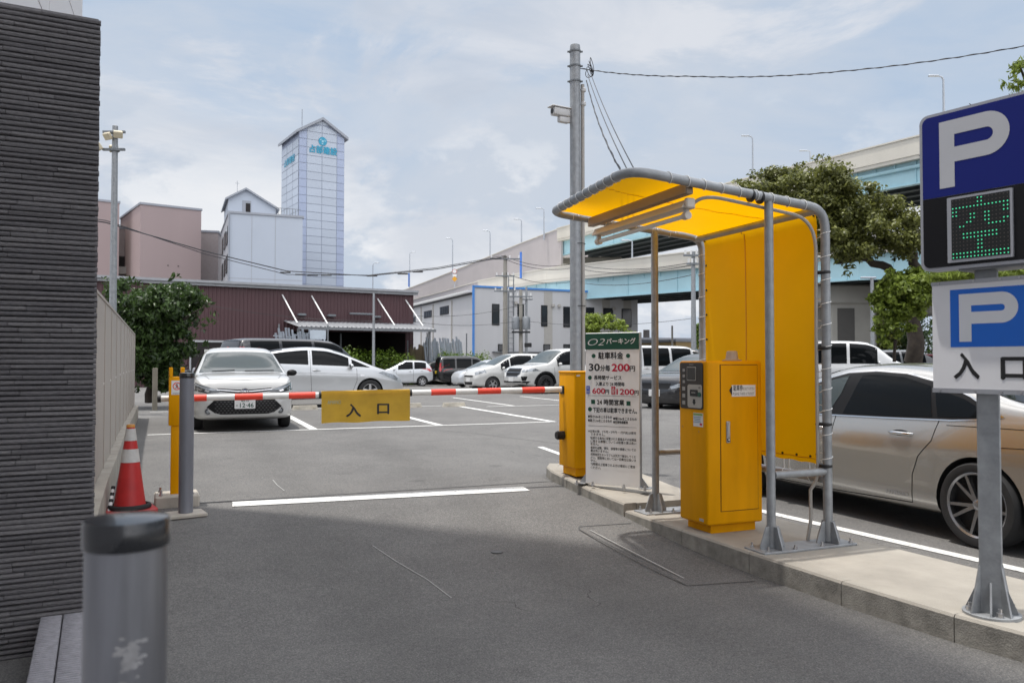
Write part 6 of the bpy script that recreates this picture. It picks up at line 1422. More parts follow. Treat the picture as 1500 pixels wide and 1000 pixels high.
mb.add([(x, py0, z) for x, z in g] + [(x, py1, z) for x, z in g], [(0, 1, 2, 3, 4), (9, 8, 7, 6, 5), (0, 5, 6, 1), (1, 6, 7, 2), (4, 9, 5, 0)]); ph = mb.build('penthouse', of)
mb = MB().use(gry)
for (xa, za), (xb, zb) in (((gx0 - .35, ze - .15), (xm_, zap)), ((xm_, zap), (gx1 + .35, zer - .12))):
    ya_, yb_ = py0 - .45, py1 + .45; mb.add([(xa, ya_, za), (xb, ya_, zb), (xb, yb_, zb), (xa, yb_, za), (xa, ya_, za - .22), (xb, ya_, zb - .22), (xb, yb_, zb - .22), (xa, yb_, za - .22)], [(0, 1, 2, 3), (4, 7, 6, 5), (0, 4, 5, 1), (3, 2, 6, 7), (0, 3, 7, 4), (1, 5, 6, 2)])
mb.cyl((xm_ - .8, py0 + 2, zap - .4), (xm_ - .8, py0 + 2, zap + 1.2), .03, n=6).box((xm_ - .8, py0 + 2, zap + .9), (.5, .03, .03)); mb.build('gable_roof', ph)
MB().use(gry).box((xm_ + .1, py0 - .02, zap - 2.2), (.95, .1, 1.5)).use(mard).box((xm_ + .25, py0 - .08, zap - 2.3), (.5, .05, 1.1)).use(gry).box((xm_ - .8, py0 - .03, zo + .7), (1.0, .06, .9)).build('louvre', ph)
mb = MB().use(galvd)
for i in range(9): mb.box((L_ * (.62 + .04 * i), .1, zo + .5), (.04, .04, .9))
mb.box((L_ * .79, .1, zo + .93), (L_ * .36, .05, .05)); mb.build('railing', of)
T0, Tc, T1 = at(423.5, 212, 106.6), at(438, 192.5, 100), at(504.5, 203, 103.2); a_, L_ = bframe(Tc, T1); zt_ = Tc.z; dl = flat(T0 - Tc).length; zap = at(472.5, 178, 101).z + .3
tw_ = thing('tower', 'tall pale panelled tower with a gabled top and a blue company sign', 'tower', (Tc.x, Tc.y, 0), a_)
twm = M('tower_panel', srgb(180, 189, 202), .5, var=.035, island=True); twb = M('tower_panel_blue', srgb(164, 175, 199), .5, var=.04, island=True); twj = M('tower_joint', srgb(146, 155, 174), .6, var=0)
gpoly = [(0, 0), (L_, 0), (L_, zt_), (L_ / 2, zap), (0, zt_)]
mb = MB().use(twj).add([(x, 0, z) for x, z in gpoly] + [(x, dl, z) for x, z in gpoly], [(0, 1, 2, 3, 4), (9, 8, 7, 6, 5), (0, 5, 6, 1), (1, 6, 7, 2), (4, 9, 5, 0)]); mb.build('core', tw_)
mb = MB(); zs_ = 0.0; st = 1.02
cols = [(0, .17, twb), (.17, .50, twm), (.50, .83, twm), (.83, 1, twb)]
while zs_ < zap:
    for c0, c1, m in cols:
        x0, x1 = L_ * c0 + .03, L_ * c1 - .03
        ztop = lambda x: zt_ + (zap - zt_) * (1 - abs(x / L_ - .5) * 2) - .05
        h0, h1 = min(zs_ + st - .06, ztop(x0)), min(zs_ + st - .06, ztop(x1))
        if h0 > zs_ + .05 or h1 > zs_ + .05:
            h0, h1 = max(h0, zs_), max(h1, zs_); mb.use(m).add([(x0, -.04, zs_), (x1, -.04, zs_), (x1, -.04, h1), (x0, -.04, h0)], [(0, 1, 2, 3)])
    if zs_ + st < zt_:
        for k in range(3): y0, y1 = dl * k / 3 + .04, dl * (k + 1) / 3 - .04; mb.use(twm).add([(-.04, y1, zs_), (-.04, y0, zs_), (-.04, y0, zs_ + st - .06), (-.04, y1, zs_ + st - .06)], [(0, 1, 2, 3)])
    zs_ += st
mb.build('cladding', tw_)
mb = MB().use(gry); e = .42
for (xa, za), (xb, zb) in (((-e, zt_ - e * (zap - zt_) / (L_ / 2)), (L_ / 2, zap)), ((L_ / 2, zap), (L_ + e, zt_ - e * (zap - zt_) / (L_ / 2)))):
    mb.add([(xa, -e, za + .35), (xb, -e, zb + .35), (xb, dl + e, zb + .35), (xa, dl + e, za + .35), (xa, -e, za), (xb, -e, zb), (xb, dl + e, zb), (xa, dl + e, za)], [(0, 1, 2, 3), (4, 7, 6, 5), (0, 4, 5, 1), (3, 2, 6, 7), (0, 3, 7, 4), (1, 5, 6, 2)])
mb.cyl((L_ * .22, dl * .4, zt_), (L_ * .22, dl * .4, zt_ + 3.8), .05, n=6); mb.build('roof', tw_)
blu = M('company_blue', (.03, .30, .46), .5, var=0); zl = at(472, 217.5, 101).z; fmt = frame((0, -.10, 0), (1, 0, 0))
mb = MB().use(blu).text('占部建設', 1.02, L_ * .53, zl - .46, fmt, L_ * .60, 'CENTER', .045); zr_ = at(472, 205.6, 101).z; cxx = L_ * .51
mb.add([fmt @ Vector((cxx + .55 * math.cos(a), zr_ + .55 * math.sin(a), 0)) for a in np.linspace(0, 2 * math.pi, 33)[:-1]], [tuple(range(32))])
mb.use(M('company_pale', srgb(150, 196, 214), .5, var=0))
mb.add([fmt @ Vector((cxx + .16 * math.cos(a), zr_ + .16 * math.sin(a), .02)) for a in np.linspace(0, 2 * math.pi, 17)[:-1]], [tuple(range(16))])
for k in range(3):
    a = 2 * math.pi * k / 3 + .5; pts = [(.26, a - .5), (.40, a - .45), (.40, a + .25), (.26, a + .2)]; mb.add([fmt @ Vector((cxx + r_ * math.cos(q), zr_ + r_ * math.sin(q), .02)) for r_, q in pts], [(0, 1, 2, 3)])
mb.build('company_sign', tw_)
fms = frame((-.10, 0, 0), (0, -1, 0)); mb = MB().use(blu).text('占部建設', 1.0, -dl * .5, zt_ - 3.3, fms, dl * .62, 'CENTER', .028); mb.build('company_sign', tw_)

# pink buildings
pk = M('pink_wall', srgb(162, 145, 144), .75, var=.05, scale=.2, streak=12); pk2 = M('pink_grey', srgb(160, 150, 148), .75, var=.06)
def block(name, label, u0, v0, d0, u1, v1, d1, depth, m, win=None):
    A, B = at(u0, v0, d0), at(u1, v1, d1); a, L = bframe(A, B); t = thing(name, label, 'building', (A.x, A.y, 0), a); h = A.z
    MB().use(m).box((L / 2, depth / 2, h / 2), (L, depth, h)).build('wall', t); MB().use(gry).box((L / 2, depth / 2, h + .1), (L + .2, depth + .2, .25)).build('roof', t); return t, L, h
t, L, h = block('apartment_block', 'plain pink windowless building block left of the white office block', 206, 299, 92, 295, 305, 96, 12, pk)
mb = MB().use(mard)
for x in (.45, .62):
    for k in range(6): mb.box((L * x, -.02, h * .25 + k * h * .08), (.12, .05, .12))
mb.build('vent', t)
t, L, h = block('apartment_block', 'pink building beside the ribbed wall, cut off by the floodlight pole', 100, 290, 92, 175, 297, 95, 12, pk)
t, L, h = block('apartment_block', 'recessed grey building between the two pink blocks', 172, 335, 99, 320, 340, 102, 10, pk2)
mb = MB().use(mard).box((L * .12, -.05, zat(385, 99)), (L * .23, .1, 1.6)).build('balcony_shade', t); MB().use(wfg).box((L * .12, -.5, zat(397, 99)), (L * .23, 1.0, .9)).build('balcony', t)
# far low roofs at the right
t, L, h = block('workshop', 'low far building with grey roof seen between sign and post', 930, 497, 96, 1012, 497, 98, 12, M('workshop_wall', srgb(120, 122, 126), .7))
t, L, h = block('workshop', 'low far building with tan roof beside the yellow canvas back', 990, 500, 84, 1045, 500, 86, 8, M('workshop_tan', srgb(176, 150, 104), .7))
P_ = at(947, 520, 105); tag(MB().use(M('stack_dark', (.06, .055, .055), .7)).lathe([(.5, 0), (.42, at(947, 483, 105).z), (.36, at(947, 483, 105).z)], 16).build('chimney', loc=(P_.x, P_.y, 0), smooth=40), 'dark slim chimney standing far off beside the rate sign', 'chimney')

# ------------------------------------------------------------------ elevated expressways
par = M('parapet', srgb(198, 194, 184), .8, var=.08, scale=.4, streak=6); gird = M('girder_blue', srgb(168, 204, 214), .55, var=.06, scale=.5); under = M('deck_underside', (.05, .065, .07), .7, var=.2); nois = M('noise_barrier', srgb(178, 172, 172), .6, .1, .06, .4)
pierm = M('pier_concrete', srgb(150, 148, 142), .9, var=.12, scale=.6)
def deck(t, st, width, zp, zg, m_par, ribs_=True):
    """st: stations (x, y, ztop); near face towards the camera; zp = parapet height, zg = girder height"""
    P = [Vector(s_) for s_ in st]; off = []
    for i, p in enumerate(P):
        d = flat(P[min(i + 1, len(P) - 1)] - P[max(i - 1, 0)]).normalized(); nrm = Vector((-d.y, d.x, 0))
        if nrm.dot(flat(p)) < 0: nrm = -nrm
        off.append(nrm)
    def sweep(name, secn, m, parent=t):
        k = len(secn); vs = []
        for p, n_ in zip(P, off): vs += [p + n_ * a + Vector((0, 0, b)) for a, b in secn]
        mb = MB().use(m).add(vs, [(i * k + j, i * k + (j + 1) % k, (i + 1) * k + (j + 1) % k, (i + 1) * k + j) for i in range(len(P) - 1) for j in range(k)] + [tuple(range(k)), tuple((len(P) - 1) * k + j for j in range(k))]); return mb.build(name, parent)
    sweep('parapet', [(0, 0), (.25, 0), (.25, -zp), (0, -zp)], m_par); sweep('parapet', [(width - .25, 0), (width, 0), (width, -zp), (width - .25, -zp)], m_par)
    sweep('coping', [(-.06, .0), (.30, .0), (.30, .10), (-.06, .10)], par)
    sweep('slab', [(.25, -zp + .1), (width - .25, -zp + .1), (width - .25, -zp - .25), (.05, -zp - .25), (.05, -zp + .0), (.25, -zp)], par)
    if zg > 0:
        g_ = sweep('girder', [(.55, -zp - .25), (.60, -zp - .25), (.60, -zp - zg), (.85, -zp - zg), (.85, -zp - zg - .06), (.35, -zp - zg - .06), (.35, -zp - zg), (.55, -zp - zg)], gird)
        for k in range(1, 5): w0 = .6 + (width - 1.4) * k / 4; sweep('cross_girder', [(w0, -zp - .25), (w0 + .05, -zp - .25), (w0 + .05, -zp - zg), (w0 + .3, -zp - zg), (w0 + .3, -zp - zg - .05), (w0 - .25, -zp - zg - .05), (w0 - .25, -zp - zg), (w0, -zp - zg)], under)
        if ribs_:
            mb = MB().use(gird)
            for i in range(len(P) - 1):
                n = int((P[i + 1] - P[i]).length / 1.6)
                for q in range(n):
                    c = P[i].lerp(P[i + 1], (q + .5) / n) + off[i] * .50; mb.box(c + Vector((0, 0, -zp - .25 - .18)), (.07, .10, .36), rz=math.atan2(off[i].y, off[i].x)); 
                    if q % 3 == 0: mb.box(c + Vector((0, 0, -zp - zg / 2 - .12)), (.05, .06, zg - .3), rz=math.atan2(off[i].y, off[i].x))
            mb.build('stiffener', g_)
def stn(lst): return [(at(u, 400, d).x, at(u, 400, d).y, at(u, v, d).z) for u, v, d in lst]
hu = thing('expressway', 'upper elevated expressway with blue girders rising to the right', 'elevated road', (0, 0, 0))
UP = stn([(1800, 112, 31), (1560, 147, 40), (1350, 198, 51), (1210, 233, 59), (1090, 262, 66.5), (950, 299, 76), (816, 335, 88)]); UP.insert(0, (UP[0][0] + 4 * (UP[0][0] - UP[1][0]), UP[0][1] + 4 * (UP[0][1] - UP[1][1]), UP[0][2])); deck(hu, UP, 9, 1.15, 1.75, par)
mb = MB().use(gird)
for i in range(4): a, b = Vector(UP[i]), Vector(UP[i + 1]); dv = flat(b - a).normalized(); nrm = Vector((-dv.y, dv.x, 0)); nrm = nrm if nrm.dot(a) > 0 else -nrm; mb.cyl(a + nrm * .42 + Vector((0, 0, -1.8)), b + nrm * .42 + Vector((0, 0, -1.8)), .13, n=8)
mb.build('drain_pipe', hu)
hb = thing('noise_barrier_ramp', 'long grey noise barrier of the elevated ramp sloping down to the left', 'elevated road', (0, 0, 0))
RP = stn([(822, 334, 87.6), (760, 358, 95), (700, 383, 104), (640, 407, 116), (596, 424, 128), (540, 440, 146)]); deck(hb, RP, 9, 4.0, 0, nois)
hl_ = thing('expressway', 'lower elevated expressway with blue girders passing behind the canopy', 'elevated road', (0, 0, 0))
LP_ = stn([(1800, 300, 37), (1560, 318, 44), (1253, 346, 56), (1000, 371, 64), (800, 394, 75), (700, 412, 86)]); LP_.insert(0, (LP_[0][0] + 4 * (LP_[0][0] - LP_[1][0]), LP_[0][1] + 4 * (LP_[0][1] - LP_[1][1]), LP_[0][2])); deck(hl_, LP_, 9, 1.0, 2.0, par)
hl2 = thing('noise_barrier_ramp', 'low grey barrier of the ramp running behind the white factory wing', 'elevated road', (0, 0, 0))
deck(hl2, stn([(706, 411, 85.5), (655, 426, 97), (600, 441, 112), (540, 452, 130)]), 8, 3.2, 0, nois)
def pier(label, u, d, ztop, w_, cap_):
    p = at(u, 500, d); t = thing('bridge_pier', label, 'pier', (p.x, p.y, 0), -YAW)
    MB().use(pierm).box((0, 0, ztop / 2), (w_, w_ * .8, ztop), .12).build('column', t); MB().use(pierm).box((0, 0, ztop - .7), (cap_, w_ * .9, 1.5), .15).build('cap', t); return t
p_ = pier('concrete pier head under the upper expressway where the grey barrier starts', 858, 91, Vector(UP[-1]).z - 2.9, 3.4, 8.0)
t = pier('thick concrete pier below the lower expressway beside the yellow canvas back', 1240, 60, Vector(LP_[3]).z - 3.15, 3.4, 7)
MB().use(M('pier_recess', (.075, .072, .068), .8)).box((-.6, -1.38, 2.7), (1.25, .05, 5.4)).build('recess', t)
pier('second concrete pier below the expressway behind the parking sign', 1420, 58, Vector(LP_[2]).z - 3.15, 3.0, 7)
# street lamps on the decks
lampm = M('street_lamp', srgb(170, 176, 184), .5, .3, .05)
proto = None
for u, v0, v1, d, lab in ((600, 424, 369, 128, 'street lamp above the ramp at its low left end, with a blue pole foot'), (663, 400, 349, 110, 'street lamp over the grey noise barrier left of the utility poles'), (718, 376, 338, 104, 'short distant street lamp over the middle of the grey barrier'), (764, 356, 321, 95, 'street lamp standing over the grey barrier near the pier head'), (797, 345, 305, 90, 'street lamp nearest to the camera mast on its left side'), (1103, 258, 199, 66, 'street lamp on the upper expressway left of the big tree top'), (1187, 238, 221, 70, 'street lamp just showing above the big tree crown'), (1383, 192, 111, 50, 'street lamp on the upper expressway beside the blue parking sign'), (926, 378, 352, 70, 'street lamp on the lower expressway below the yellow canopy'), (546, 440, 385, 118, 'thin street lamp behind the warehouse roof')):
    b, tp = at(u, v0, d), at(u, v1, d); t = thing('street_lamp', lab, 'street lamp', b, -YAW + (math.pi if u < 650 else 0), 'street lamps along the expressway'); H = (tp - b).length
    MB().use(lampm).tube([(0, 0, -.5), (0, 0, H * .93), (-.1, 0, H * .985), (-.35, 0, H)], [.09, .06, .055, .05], 8).build('pole', t, smooth=50); MB().use(lampm).box((-.62, 0, H + .02), (.65, .22, .11), .04).build('lamp_head', t)
for u, v0, v1, d, lab in ((763, 403, 369, 78, 'blue pole sleeve above the factory roof'), (599, 417, 400, 118, 'blue pole sleeve above the warehouse corner')):
    b, tp = at(u, v0, d), at(u, v1, d); tag(MB().use(M('sleeve_blue', srgb(70, 118, 196), .5)).cyl((0, 0, -.3), (0, 0, (tp - b).length), .11, n=10).build('pole', loc=b, smooth=40), lab, 'pole')
# road signs over the barrier
b = at(666, 418, 100); t = thing('road_sign', 'round red rimmed and yellow diamond road signs on a post at the barrier', 'road sign', b, -YAW)
MB().use(lampm).cyl((0, 0, -2.5), (0, 0, 1.7), .06, n=8).build('post', t)
mb = MB().use(M('faded_red', (0.45, 0.10, 0.09), 0.6)).lathe([(.001, 0), (.30, 0), (.30, .04), (.001, .04)], 24, Matrix.Translation((0, -.12, 1.75)) @ Matrix.Rotation(R(90), 4, 'X')).use(white).lathe([(.001, 0), (.24, 0), (.24, .03), (.001, .03)], 24, Matrix.Translation((0, -.15, 1.75)) @ Matrix.Rotation(R(90), 4, 'X')).box((0, -.1, 1.25), (.5, .04, .3)); mb.build('round_sign', t)
MB().use(M('sign_amber', (.70, .34, .02), .5)).box((0, 0, 0), (.5, .04, .5), mx=Matrix.Translation((0, -.12, .80)) @ Matrix.Rotation(R(45), 4, 'Y')).build('warning_sign', t)

# ------------------------------------------------------------------ poles and wires
polec = M('concrete_pole', srgb(150, 146, 138), .85, var=.1)
def upole(label, u, v1, d, r=.15, arms=(), tr=False, name='utility_pole'):
    p = on_ground(u, d); H = at(u, v1, d).z - p.z; t = thing(name, label, 'utility pole', p, -YAW)
    MB().use(galv if 'flood' in label or 'slim' in label or 'lamp' in label or 'steel' in label else polec).lathe([(r * 1.2, -.2), (r * .8, H), (.02, H + .02)], 14).build('shaft', t, smooth=40)
    if arms:
        mb = MB().use(galvd)
        for z_, w_ in arms: mb.box((0, -.15, H - z_), (w_, .09, .09))
        mb.use(white)
        for z_, w_ in arms:
            for k in range(4): x = -w_ / 2 + .1 + (w_ - .2) * k / 3; mb.cyl((x, -.15, H - z_ + .05), (x, -.15, H - z_ + .26), .05, n=8)
        mb.build('crossarm', t)
    if tr:
        mb = MB().use(galvd)
        for x in (-.38, .38): mb.lathe([(.28, 0), (.28, .8), (.2, .9)], 16, Matrix.Translation((x, -.28, H - 2.8)))
        mb.use(black).box((0, -.3, H - 3.0), (1.3, .25, .12)).box((.5, -.2, H - 3.9), (.5, .3, .3), .03); mb.build('transformer', t, smooth=40)
    return t, p, H
upole('tall concrete utility pole with crossarms in front of the white factory', 740, 374, 58, .17, ((.25, 2.2), (1.5, 1.4), (2.6, 1.6)))
upole('shorter utility pole carrying transformers in front of the white factory', 763, 424, 56, .14, ((.5, 1.6),), True)
upole('slim steel pole right of the transformer pole', 771, 420, 57, .10, ((.9, .9),))
upole('pale slim pole standing in front of the warehouse bay', 547, 430, 46, .08)
upole('steel pole with crossarms and boxes just left of the yellow canvas back', 1016.5, 368, 38, .12, ((.2, 1.0), (.6, .7)))
t, p, H = upole('grey lamp pole between the concrete pier and the lit tree', 1279, 408, 34, .085)
MB().use(lampm).box((-.15, 0, H + .05), (.65, .14, .08), .02, mx=Matrix.Rotation(R(35), 4, 'Y') @ Matrix.Identity(4) if False else None).build('lamp_head', t)
t, p, H = upole('tall grey floodlight pole behind the panel fence', 164, 182, 18, .075)
flm = M('flood_shell', srgb(206, 196, 170), .45, var=.08)
mb = MB().use(flm)
for x, y, z, a in ((.12, -.1, -.22, 25), (-.12, -.1, -.26, -25), (-.32, -.1, -.50, -50), (-.10, .15, -.48, 15)): mb.box((0, 0, 0), (.19, .09, .16), .015, Matrix.Translation((x, y, H + z)) @ Matrix.Rotation(R(a), 4, 'Z') @ Matrix.Rotation(R(35), 4, 'X'))
mb.build('floodlight', t); mb = MB().use(galvd)
for z in (-.15, -.55): mb.box((0, -.05, H + z), (.5, .06, .05)); mb.lathe([(.08, -.04), (.105, -.02), (.105, .02), (.08, .04)], 16, Matrix.Translation((0, 0, H + z)))
mb.build('bracket', t)
t, p, H = upole('thin leaning guy post beside the maroon warehouse canopy', 985, 477, 70, .10)
wire('power_line', 'thick dark overhead cable sagging past the office block to the tall utility pole', [at(40, 308, 40), at(155, 326, 44), at(300, 368, 50), at(420, 397, 55), at(540, 404, 58), at(640, 394, 58), at(741, 376, 58)], .035, .0)
wire('power_line', 'second dark overhead cable running just below the thick one to the utility pole', [at(40, 306, 40), at(155, 323, 44), at(300, 372, 50), at(420, 402, 55), at(540, 403, 58), at(640, 392, 58), at(741, 374, 58)], .025, .0)
mb = MB().use(black)
for u, v in ((418, 399), (440, 402), (458, 403), (478, 403), (545, 404), (590, 401), (612, 398)): p = at(u, v, 56); mb.box(p, (.75, .1, .1), .03, rz=-YAW)
tag(mb.build('cable_joints', smooth=40), 'small black joint boxes on the overhead cables', 'joint boxes')
for k, (v0, v1, v2) in enumerate(((376, 386, 402), (380, 392, 410), (400, 412, 428))):
    wire('power_line', ('uppermost', 'middle', 'lowest')[k] + ' overhead wire from the utility pole to the right behind the camera mast', [at(741, v0, 58), at(840, v1, 60), at(1016, v2 - 18 - 4 * k, 39)], .02, .4, group=None)
for k, (a, b, lab) in enumerate((((600, 462, 52), (770, 445, 56), 'thin wire crossing the white factory wing at window height'), ((600, 470, 52), (770, 468, 56), 'thin wire crossing the lower part of the white factory'), ((250, 436, 44), (560, 470, 46), 'thin wire crossing the front of the maroon warehouse'), ((770, 470, 56), (1016, 466, 45), 'thin wire from the transformer pole across to the pole at the yellow canvas'))): wire('service_wire', lab, [at(*a), at(*b)], .014, .35)

# ------------------------------------------------------------------ trees and hedges
bark = M('bark', (.045, .035, .028), .95, var=.35, scale=8, bump=.6, bscale=30)
lf_dark = leaf_mat('leaf_dark', (.050, .092, .030), .55, .35, .34); lf_camph = leaf_mat('leaf_camphor', (.140, .160, .050), .55, .35, .40); lf_lite = leaf_mat('leaf_light', (.195, .265, .050), .45, .45); lf_hedge = leaf_mat('leaf_hedge', (.10, .17, .018), .45, .35); lf_yel = leaf_mat('leaf_olive', (.095, .115, .030), .5, .4)
def limbs(parent, base, r0, segs, name='trunk'):
    mb = MB().use(bark)
    for pts, ra, rb in segs:
        P = [Vector(q) for q in pts]; Q = []
        for a, b in zip(P, P[1:]):
            for i in range(4): t = i / 4; Q.append(a.lerp(b, t) + Vector(rng.normal(size=3) * ra * .18))
        Q.append(P[-1]); n = len(Q); mb.tube(Q, [ra + (rb - ra) * i / (n - 1) for i in range(n)], 9)
    return mb.build(name, parent, smooth=70)
def sub_clumps(blobs, n, k=.42):
    """breaks each big lobe into many small leaf clumps with gaps between"""
    out_ = []; W = np.array([b[3] * b[4] * b[5] for b in blobs]); W = W / W.sum()
    for i in rng.choice(len(blobs), n, p=W):
        x, y, z, rx_, ry_, rz_ = blobs[i][:6]; d = rng.normal(size=3); d /= np.linalg.norm(d); r = .55 + .5 * rng.random() ** .7
        s_ = k * (.55 + .7 * rng.random()); out_.append((x + d[0] * rx_ * r, y + d[1] * ry_ * r, z + d[2] * rz_ * r, rx_ * s_, ry_ * s_, rz_ * s_ * .75))
    return out_
def px_blobs(lst, dflt=1.0):                            # lobes surveyed as (u, v, ru, rv, d)
    out_ = []
    for u, v, ru, rv, d in lst: p = at(u, v, d); out_.append((p.x, p.y, p.z, ru * d / FPX, ru * d / FPX, rv * d / FPX))
    return out_
def rel(bl, o): return [(b[0] - o.x, b[1] - o.y, b[2] - o.z, *b[3:]) for b in bl]
def tree(name, label, base_u, base_d, blobs, n_cl, n_lf, size, mat, limb_px, k=.42, aspect=2.0, droop=.2, cat='tree', shell=.25):
    b = on_ground(base_u, base_d); t = thing(name, label, cat, b); bl = rel(px_blobs(blobs), b)
    segs = []
    for pts, ra, rb in limb_px: segs.append(([at(u, v, d) - b for u, v, d in pts], ra, rb))
    if segs: limbs(t, b, .1, segs)
    leaves(sub_clumps(bl, n_cl, k), n_lf, size, mat, 'crown', t, .5, aspect, droop, shell); return t
tree('broadleaf_tree', 'dense dark green tree at the end of the panel fence', 222, 20.5,
     [(230, 455, 55, 42, 20.5), (190, 432, 36, 28, 20.8), (270, 440, 32, 22, 20), (295, 462, 20, 16, 20), (245, 420, 32, 18, 20.8), (215, 500, 44, 36, 20.5), (255, 505, 34, 30, 20.3), (215, 540, 40, 36, 20.2), (240, 540, 34, 34, 20.4), (225, 515, 48, 36, 20.4), (200, 550, 26, 22, 20.2), (255, 552, 20, 18, 20.4), (165, 410, 16, 12, 20.6), (268, 412, 14, 10, 20.5), (285, 495, 22, 20, 20.4), (305, 448, 13, 9, 20), (308, 472, 11, 8, 20)],
     260, 23000, .14, lf_dark, [([(222, 590, 20.5), (222, 540, 20.5), (225, 480, 20.6), (232, 430, 20.6)], .13, .03), ([(223, 530, 20.5), (262, 470, 20.3), (300, 450, 20)], .06, .012), ([(222, 520, 20.5), (190, 460, 20.7), (170, 415, 20.7)], .06, .012)], .34, 2.4, .5)
tree('camphor_tree', 'big spreading camphor tree rising behind the yellow shelter', 1338, 23,
     [(1175, 285, 70, 38, 23), (1122, 282, 46, 34, 23.5), (1098, 284, 30, 24, 23.5), (1205, 262, 38, 26, 23.5), (1245, 300, 42, 34, 22.5), (1290, 330, 50, 42, 22), (1255, 350, 45, 40, 21.8), (1225, 330, 40, 50, 22.2), (1325, 345, 36, 36, 22), (1230, 385, 26, 22, 22), (1340, 310, 22, 26, 22.5), (1190, 330, 60, 35, 23.2), (1165, 252, 24, 14, 23.6), (1308, 368, 30, 20, 22), (1320, 325, 40, 34, 22), (1285, 310, 34, 26, 22.3), (1345, 330, 26, 36, 22.3), (1150, 300, 46, 34, 23.2), (1105, 295, 26, 26, 23.4)],
     540, 60000, .12, lf_camph, [([(1338, 530, 23), (1340, 470, 23), (1345, 425, 22.8), (1338, 370, 22.5)], .25, .12), ([(1343, 430, 22.8), (1300, 392, 22.5), (1258, 376, 22.2), (1225, 384, 22)], .15, .06), ([(1258, 376, 22.2), (1225, 330, 22.4), (1180, 290, 23)], .08, .02), ([(1338, 380, 22.6), (1300, 340, 22.3)], .10, .03)], .34, 2.0, .2)
tree('young_tree', 'bright green sunlit tree right of the concrete pier', 1310, 21.4,
     [(1330, 425, 34, 30, 21.2), (1305, 445, 26, 28, 21.2), (1348, 440, 24, 24, 21.2), (1312, 478, 24, 20, 21.2), (1352, 410, 24, 18, 21.2), (1290, 472, 15, 18, 21.2), (1300, 418, 18, 14, 21.2), (1325, 408, 30, 18, 21.2), (1302, 495, 16, 14, 21.2), (1330, 460, 22, 16, 21.2)],
     170, 13000, .14, lf_lite, [([(1310, 530, 21.4), (1312, 480, 21.3), (1325, 430, 21.2)], .045, .015)], .36, 2.0, .2)
ht_ = tree('hanging_tree', 'leafy branches showing above and beside the blue parking sign', 1560, 14,
     [(1480, 85, 14, 14, 13), (1492, 110, 14, 20, 13), (1478, 112, 12, 16, 13), (1485, 135, 14, 12, 13), (1412, 153, 12, 7, 13), (1440, 150, 7, 5, 13), (1345, 226, 8, 8, 13.4), (1470, 148, 12, 6, 13), (1508, 95, 16, 26, 13), (1500, 130, 16, 14, 13), (1415, 402, 50, 8, 12.5), (1480, 398, 40, 8, 12.5)],
     110, 5200, .11, lf_lite, [([(1560, 560, 14), (1560, 360, 14), (1540, 180, 13.5), (1495, 100, 13)], .16, .015), ([(1555, 300, 14), (1500, 210, 13.5), (1420, 152, 13)], .05, .006), ([(1552, 330, 14), (1450, 260, 13.6), (1346, 228, 13.4)], .04, .005), ([(1558, 420, 14), (1480, 400, 12.6), (1410, 402, 12.5)], .04, .006)], .45, 4.2, .8)
leaves(sub_clumps(rel(px_blobs([(1640, 150, 70, 60, 13.6), (1720, 90, 90, 70, 14), (1620, 30, 60, 50, 14), (1760, 220, 90, 70, 14.5), (1600, 290, 50, 30, 14), (1650, -60, 90, 60, 15)]), ht_.location), 150, .36), 11000, .13, lf_lite, 'crown', ht_, .5, 3.2, .6, .3)
tree('round_tree', 'round clipped green tree in front of the white factory behind the rate sign', 885, 45,
     [(885, 485, 32, 24, 45), (870, 492, 20, 18, 45), (903, 488, 20, 20, 45), (885, 470, 22, 14, 45)], 60, 6000, .17, lf_lite, [([(885, 560, 45), (885, 500, 45)], .14, .08)], .36, 1.8, .1)
tree('slim_tree', 'narrow green tree beside the yellow canvas back', 1030, 42, [(1033, 490, 13, 26, 42), (1028, 505, 12, 16, 42), (1036, 470, 8, 14, 42)], 40, 2600, .16, lf_hedge, [([(1030, 550, 42), (1032, 470, 42)], .10, .04)], .4)
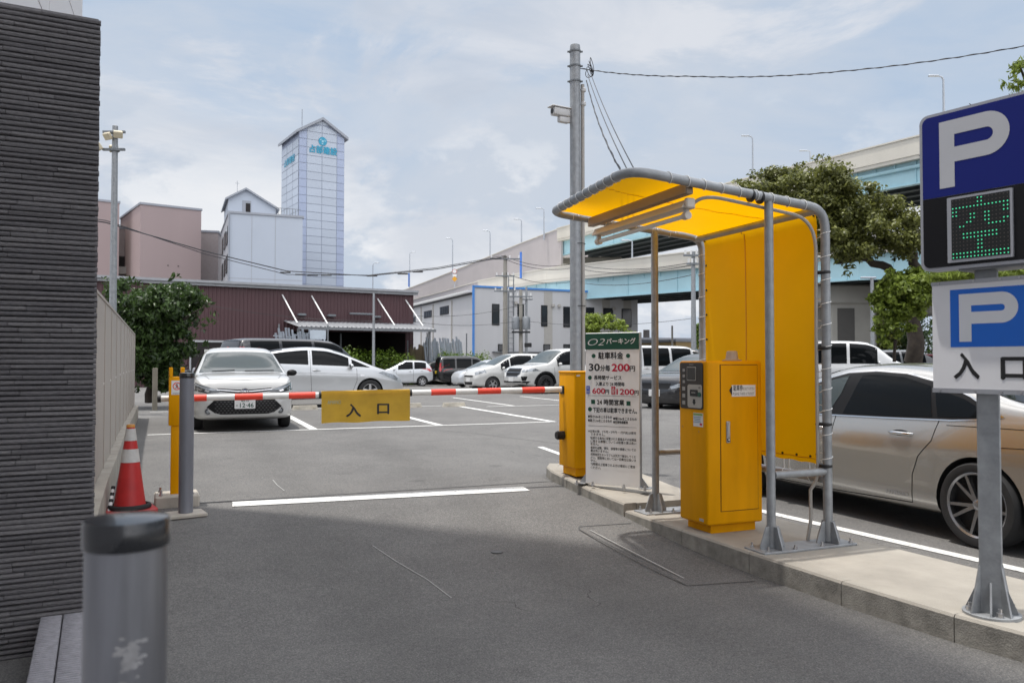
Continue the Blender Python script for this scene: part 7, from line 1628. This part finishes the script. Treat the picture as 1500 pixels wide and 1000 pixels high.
for u, d, v, ru, m, lab in ((1225, 66, 490, 26, lf_dark, 'dark tree behind the pier at the left of the far tree line'), (1290, 70, 488, 26, lf_yel, 'olive tree behind the grey lamp pole in the far tree line'), (1325, 72, 478, 34, lf_dark, 'dark tree behind the big trunk in the far tree line'), (1375, 68, 470, 44, lf_dark, 'dark tree behind the parking sign in the far tree line'), (1270, 74, 478, 18, lf_camph, 'tree just right of the pier in the far tree line'), (1470, 64, 450, 60, lf_camph, 'wide tree at the right end of the far tree line')):
    tree('far_tree', lab, u, d, [(u, v, ru, ru * 1.1, d), (u - ru * .5, v + ru * .7, ru * .7, ru * .7, d), (u + ru * .5, v + ru * .7, ru * .7, ru * .7, d)], 50, 2600, .34, m, [([(u, 550, d), (u, v, d)], .2, .1)], .4)
def hedge(label, u0, u1, v0, v1, d, n, mat=None):
    a, b = on_ground(u0, d), on_ground(u1, d); t = thing('hedge', label, 'hedge', a); L = flat(b - a); H = at(u0, v0, d).z - a.z; cl = []
    k = max(3, int(L.length / .5))
    for i in range(k + 1):
        q = L * i / k; cl.append((q.x, q.y, H * .58, .55, .55, H * (.36 + .06 * rng.random()))); cl.append((q.x, q.y, H * .25, .5, .5, H * .3))
    leaves(cl, n, .13, mat or lf_hedge, 'foliage', t, .6, 1.8, .1, .5); mb = MB().use(bark)
    for i in range(k): q = L * (i + .5) / k; mb.cyl((q.x, q.y, 0), (q.x + .05, q.y, H * .6), .03, .015, 6)
    mb.build('stems', t)
hedge('loose green hedge in front of the open warehouse bay beside the slim pole', 524, 572, 509, 530, 48.5, 5000)
hedge('low green bush between the hedge and the small white van', 582, 600, 516, 530, 48.5, 1600)
hedge('clipped yellow green hedge behind the tall black wagon', 650, 710, 513, 530, 51, 6500)
hedge('small green shrub behind the roof of the silver wedge hatchback', 500, 513, 507, 520, 46, 1600)
gm = leaf_mat('grass_blade', (.10, .17, .03)); cl = []
for i in range(14): p = on_ground(600 + i * 8, 51.5); cl.append((p.x, p.y, p.z + .04, .9, .4, .10, 1))
tag(leaves(cl, 2500, .14, gm, 'grass'), kind='stuff')
# wooden stake at the tree foot
p = on_ground(227, 19.3); tag(MB().use(M('old_wood', srgb(128, 122, 110), .9, var=.2)).box((0, 0, .5), (.11, .10, 1.05), .01).build('stake', loc=p, rz=.2), 'weathered wooden stake at the foot of the dark tree', 'stake')
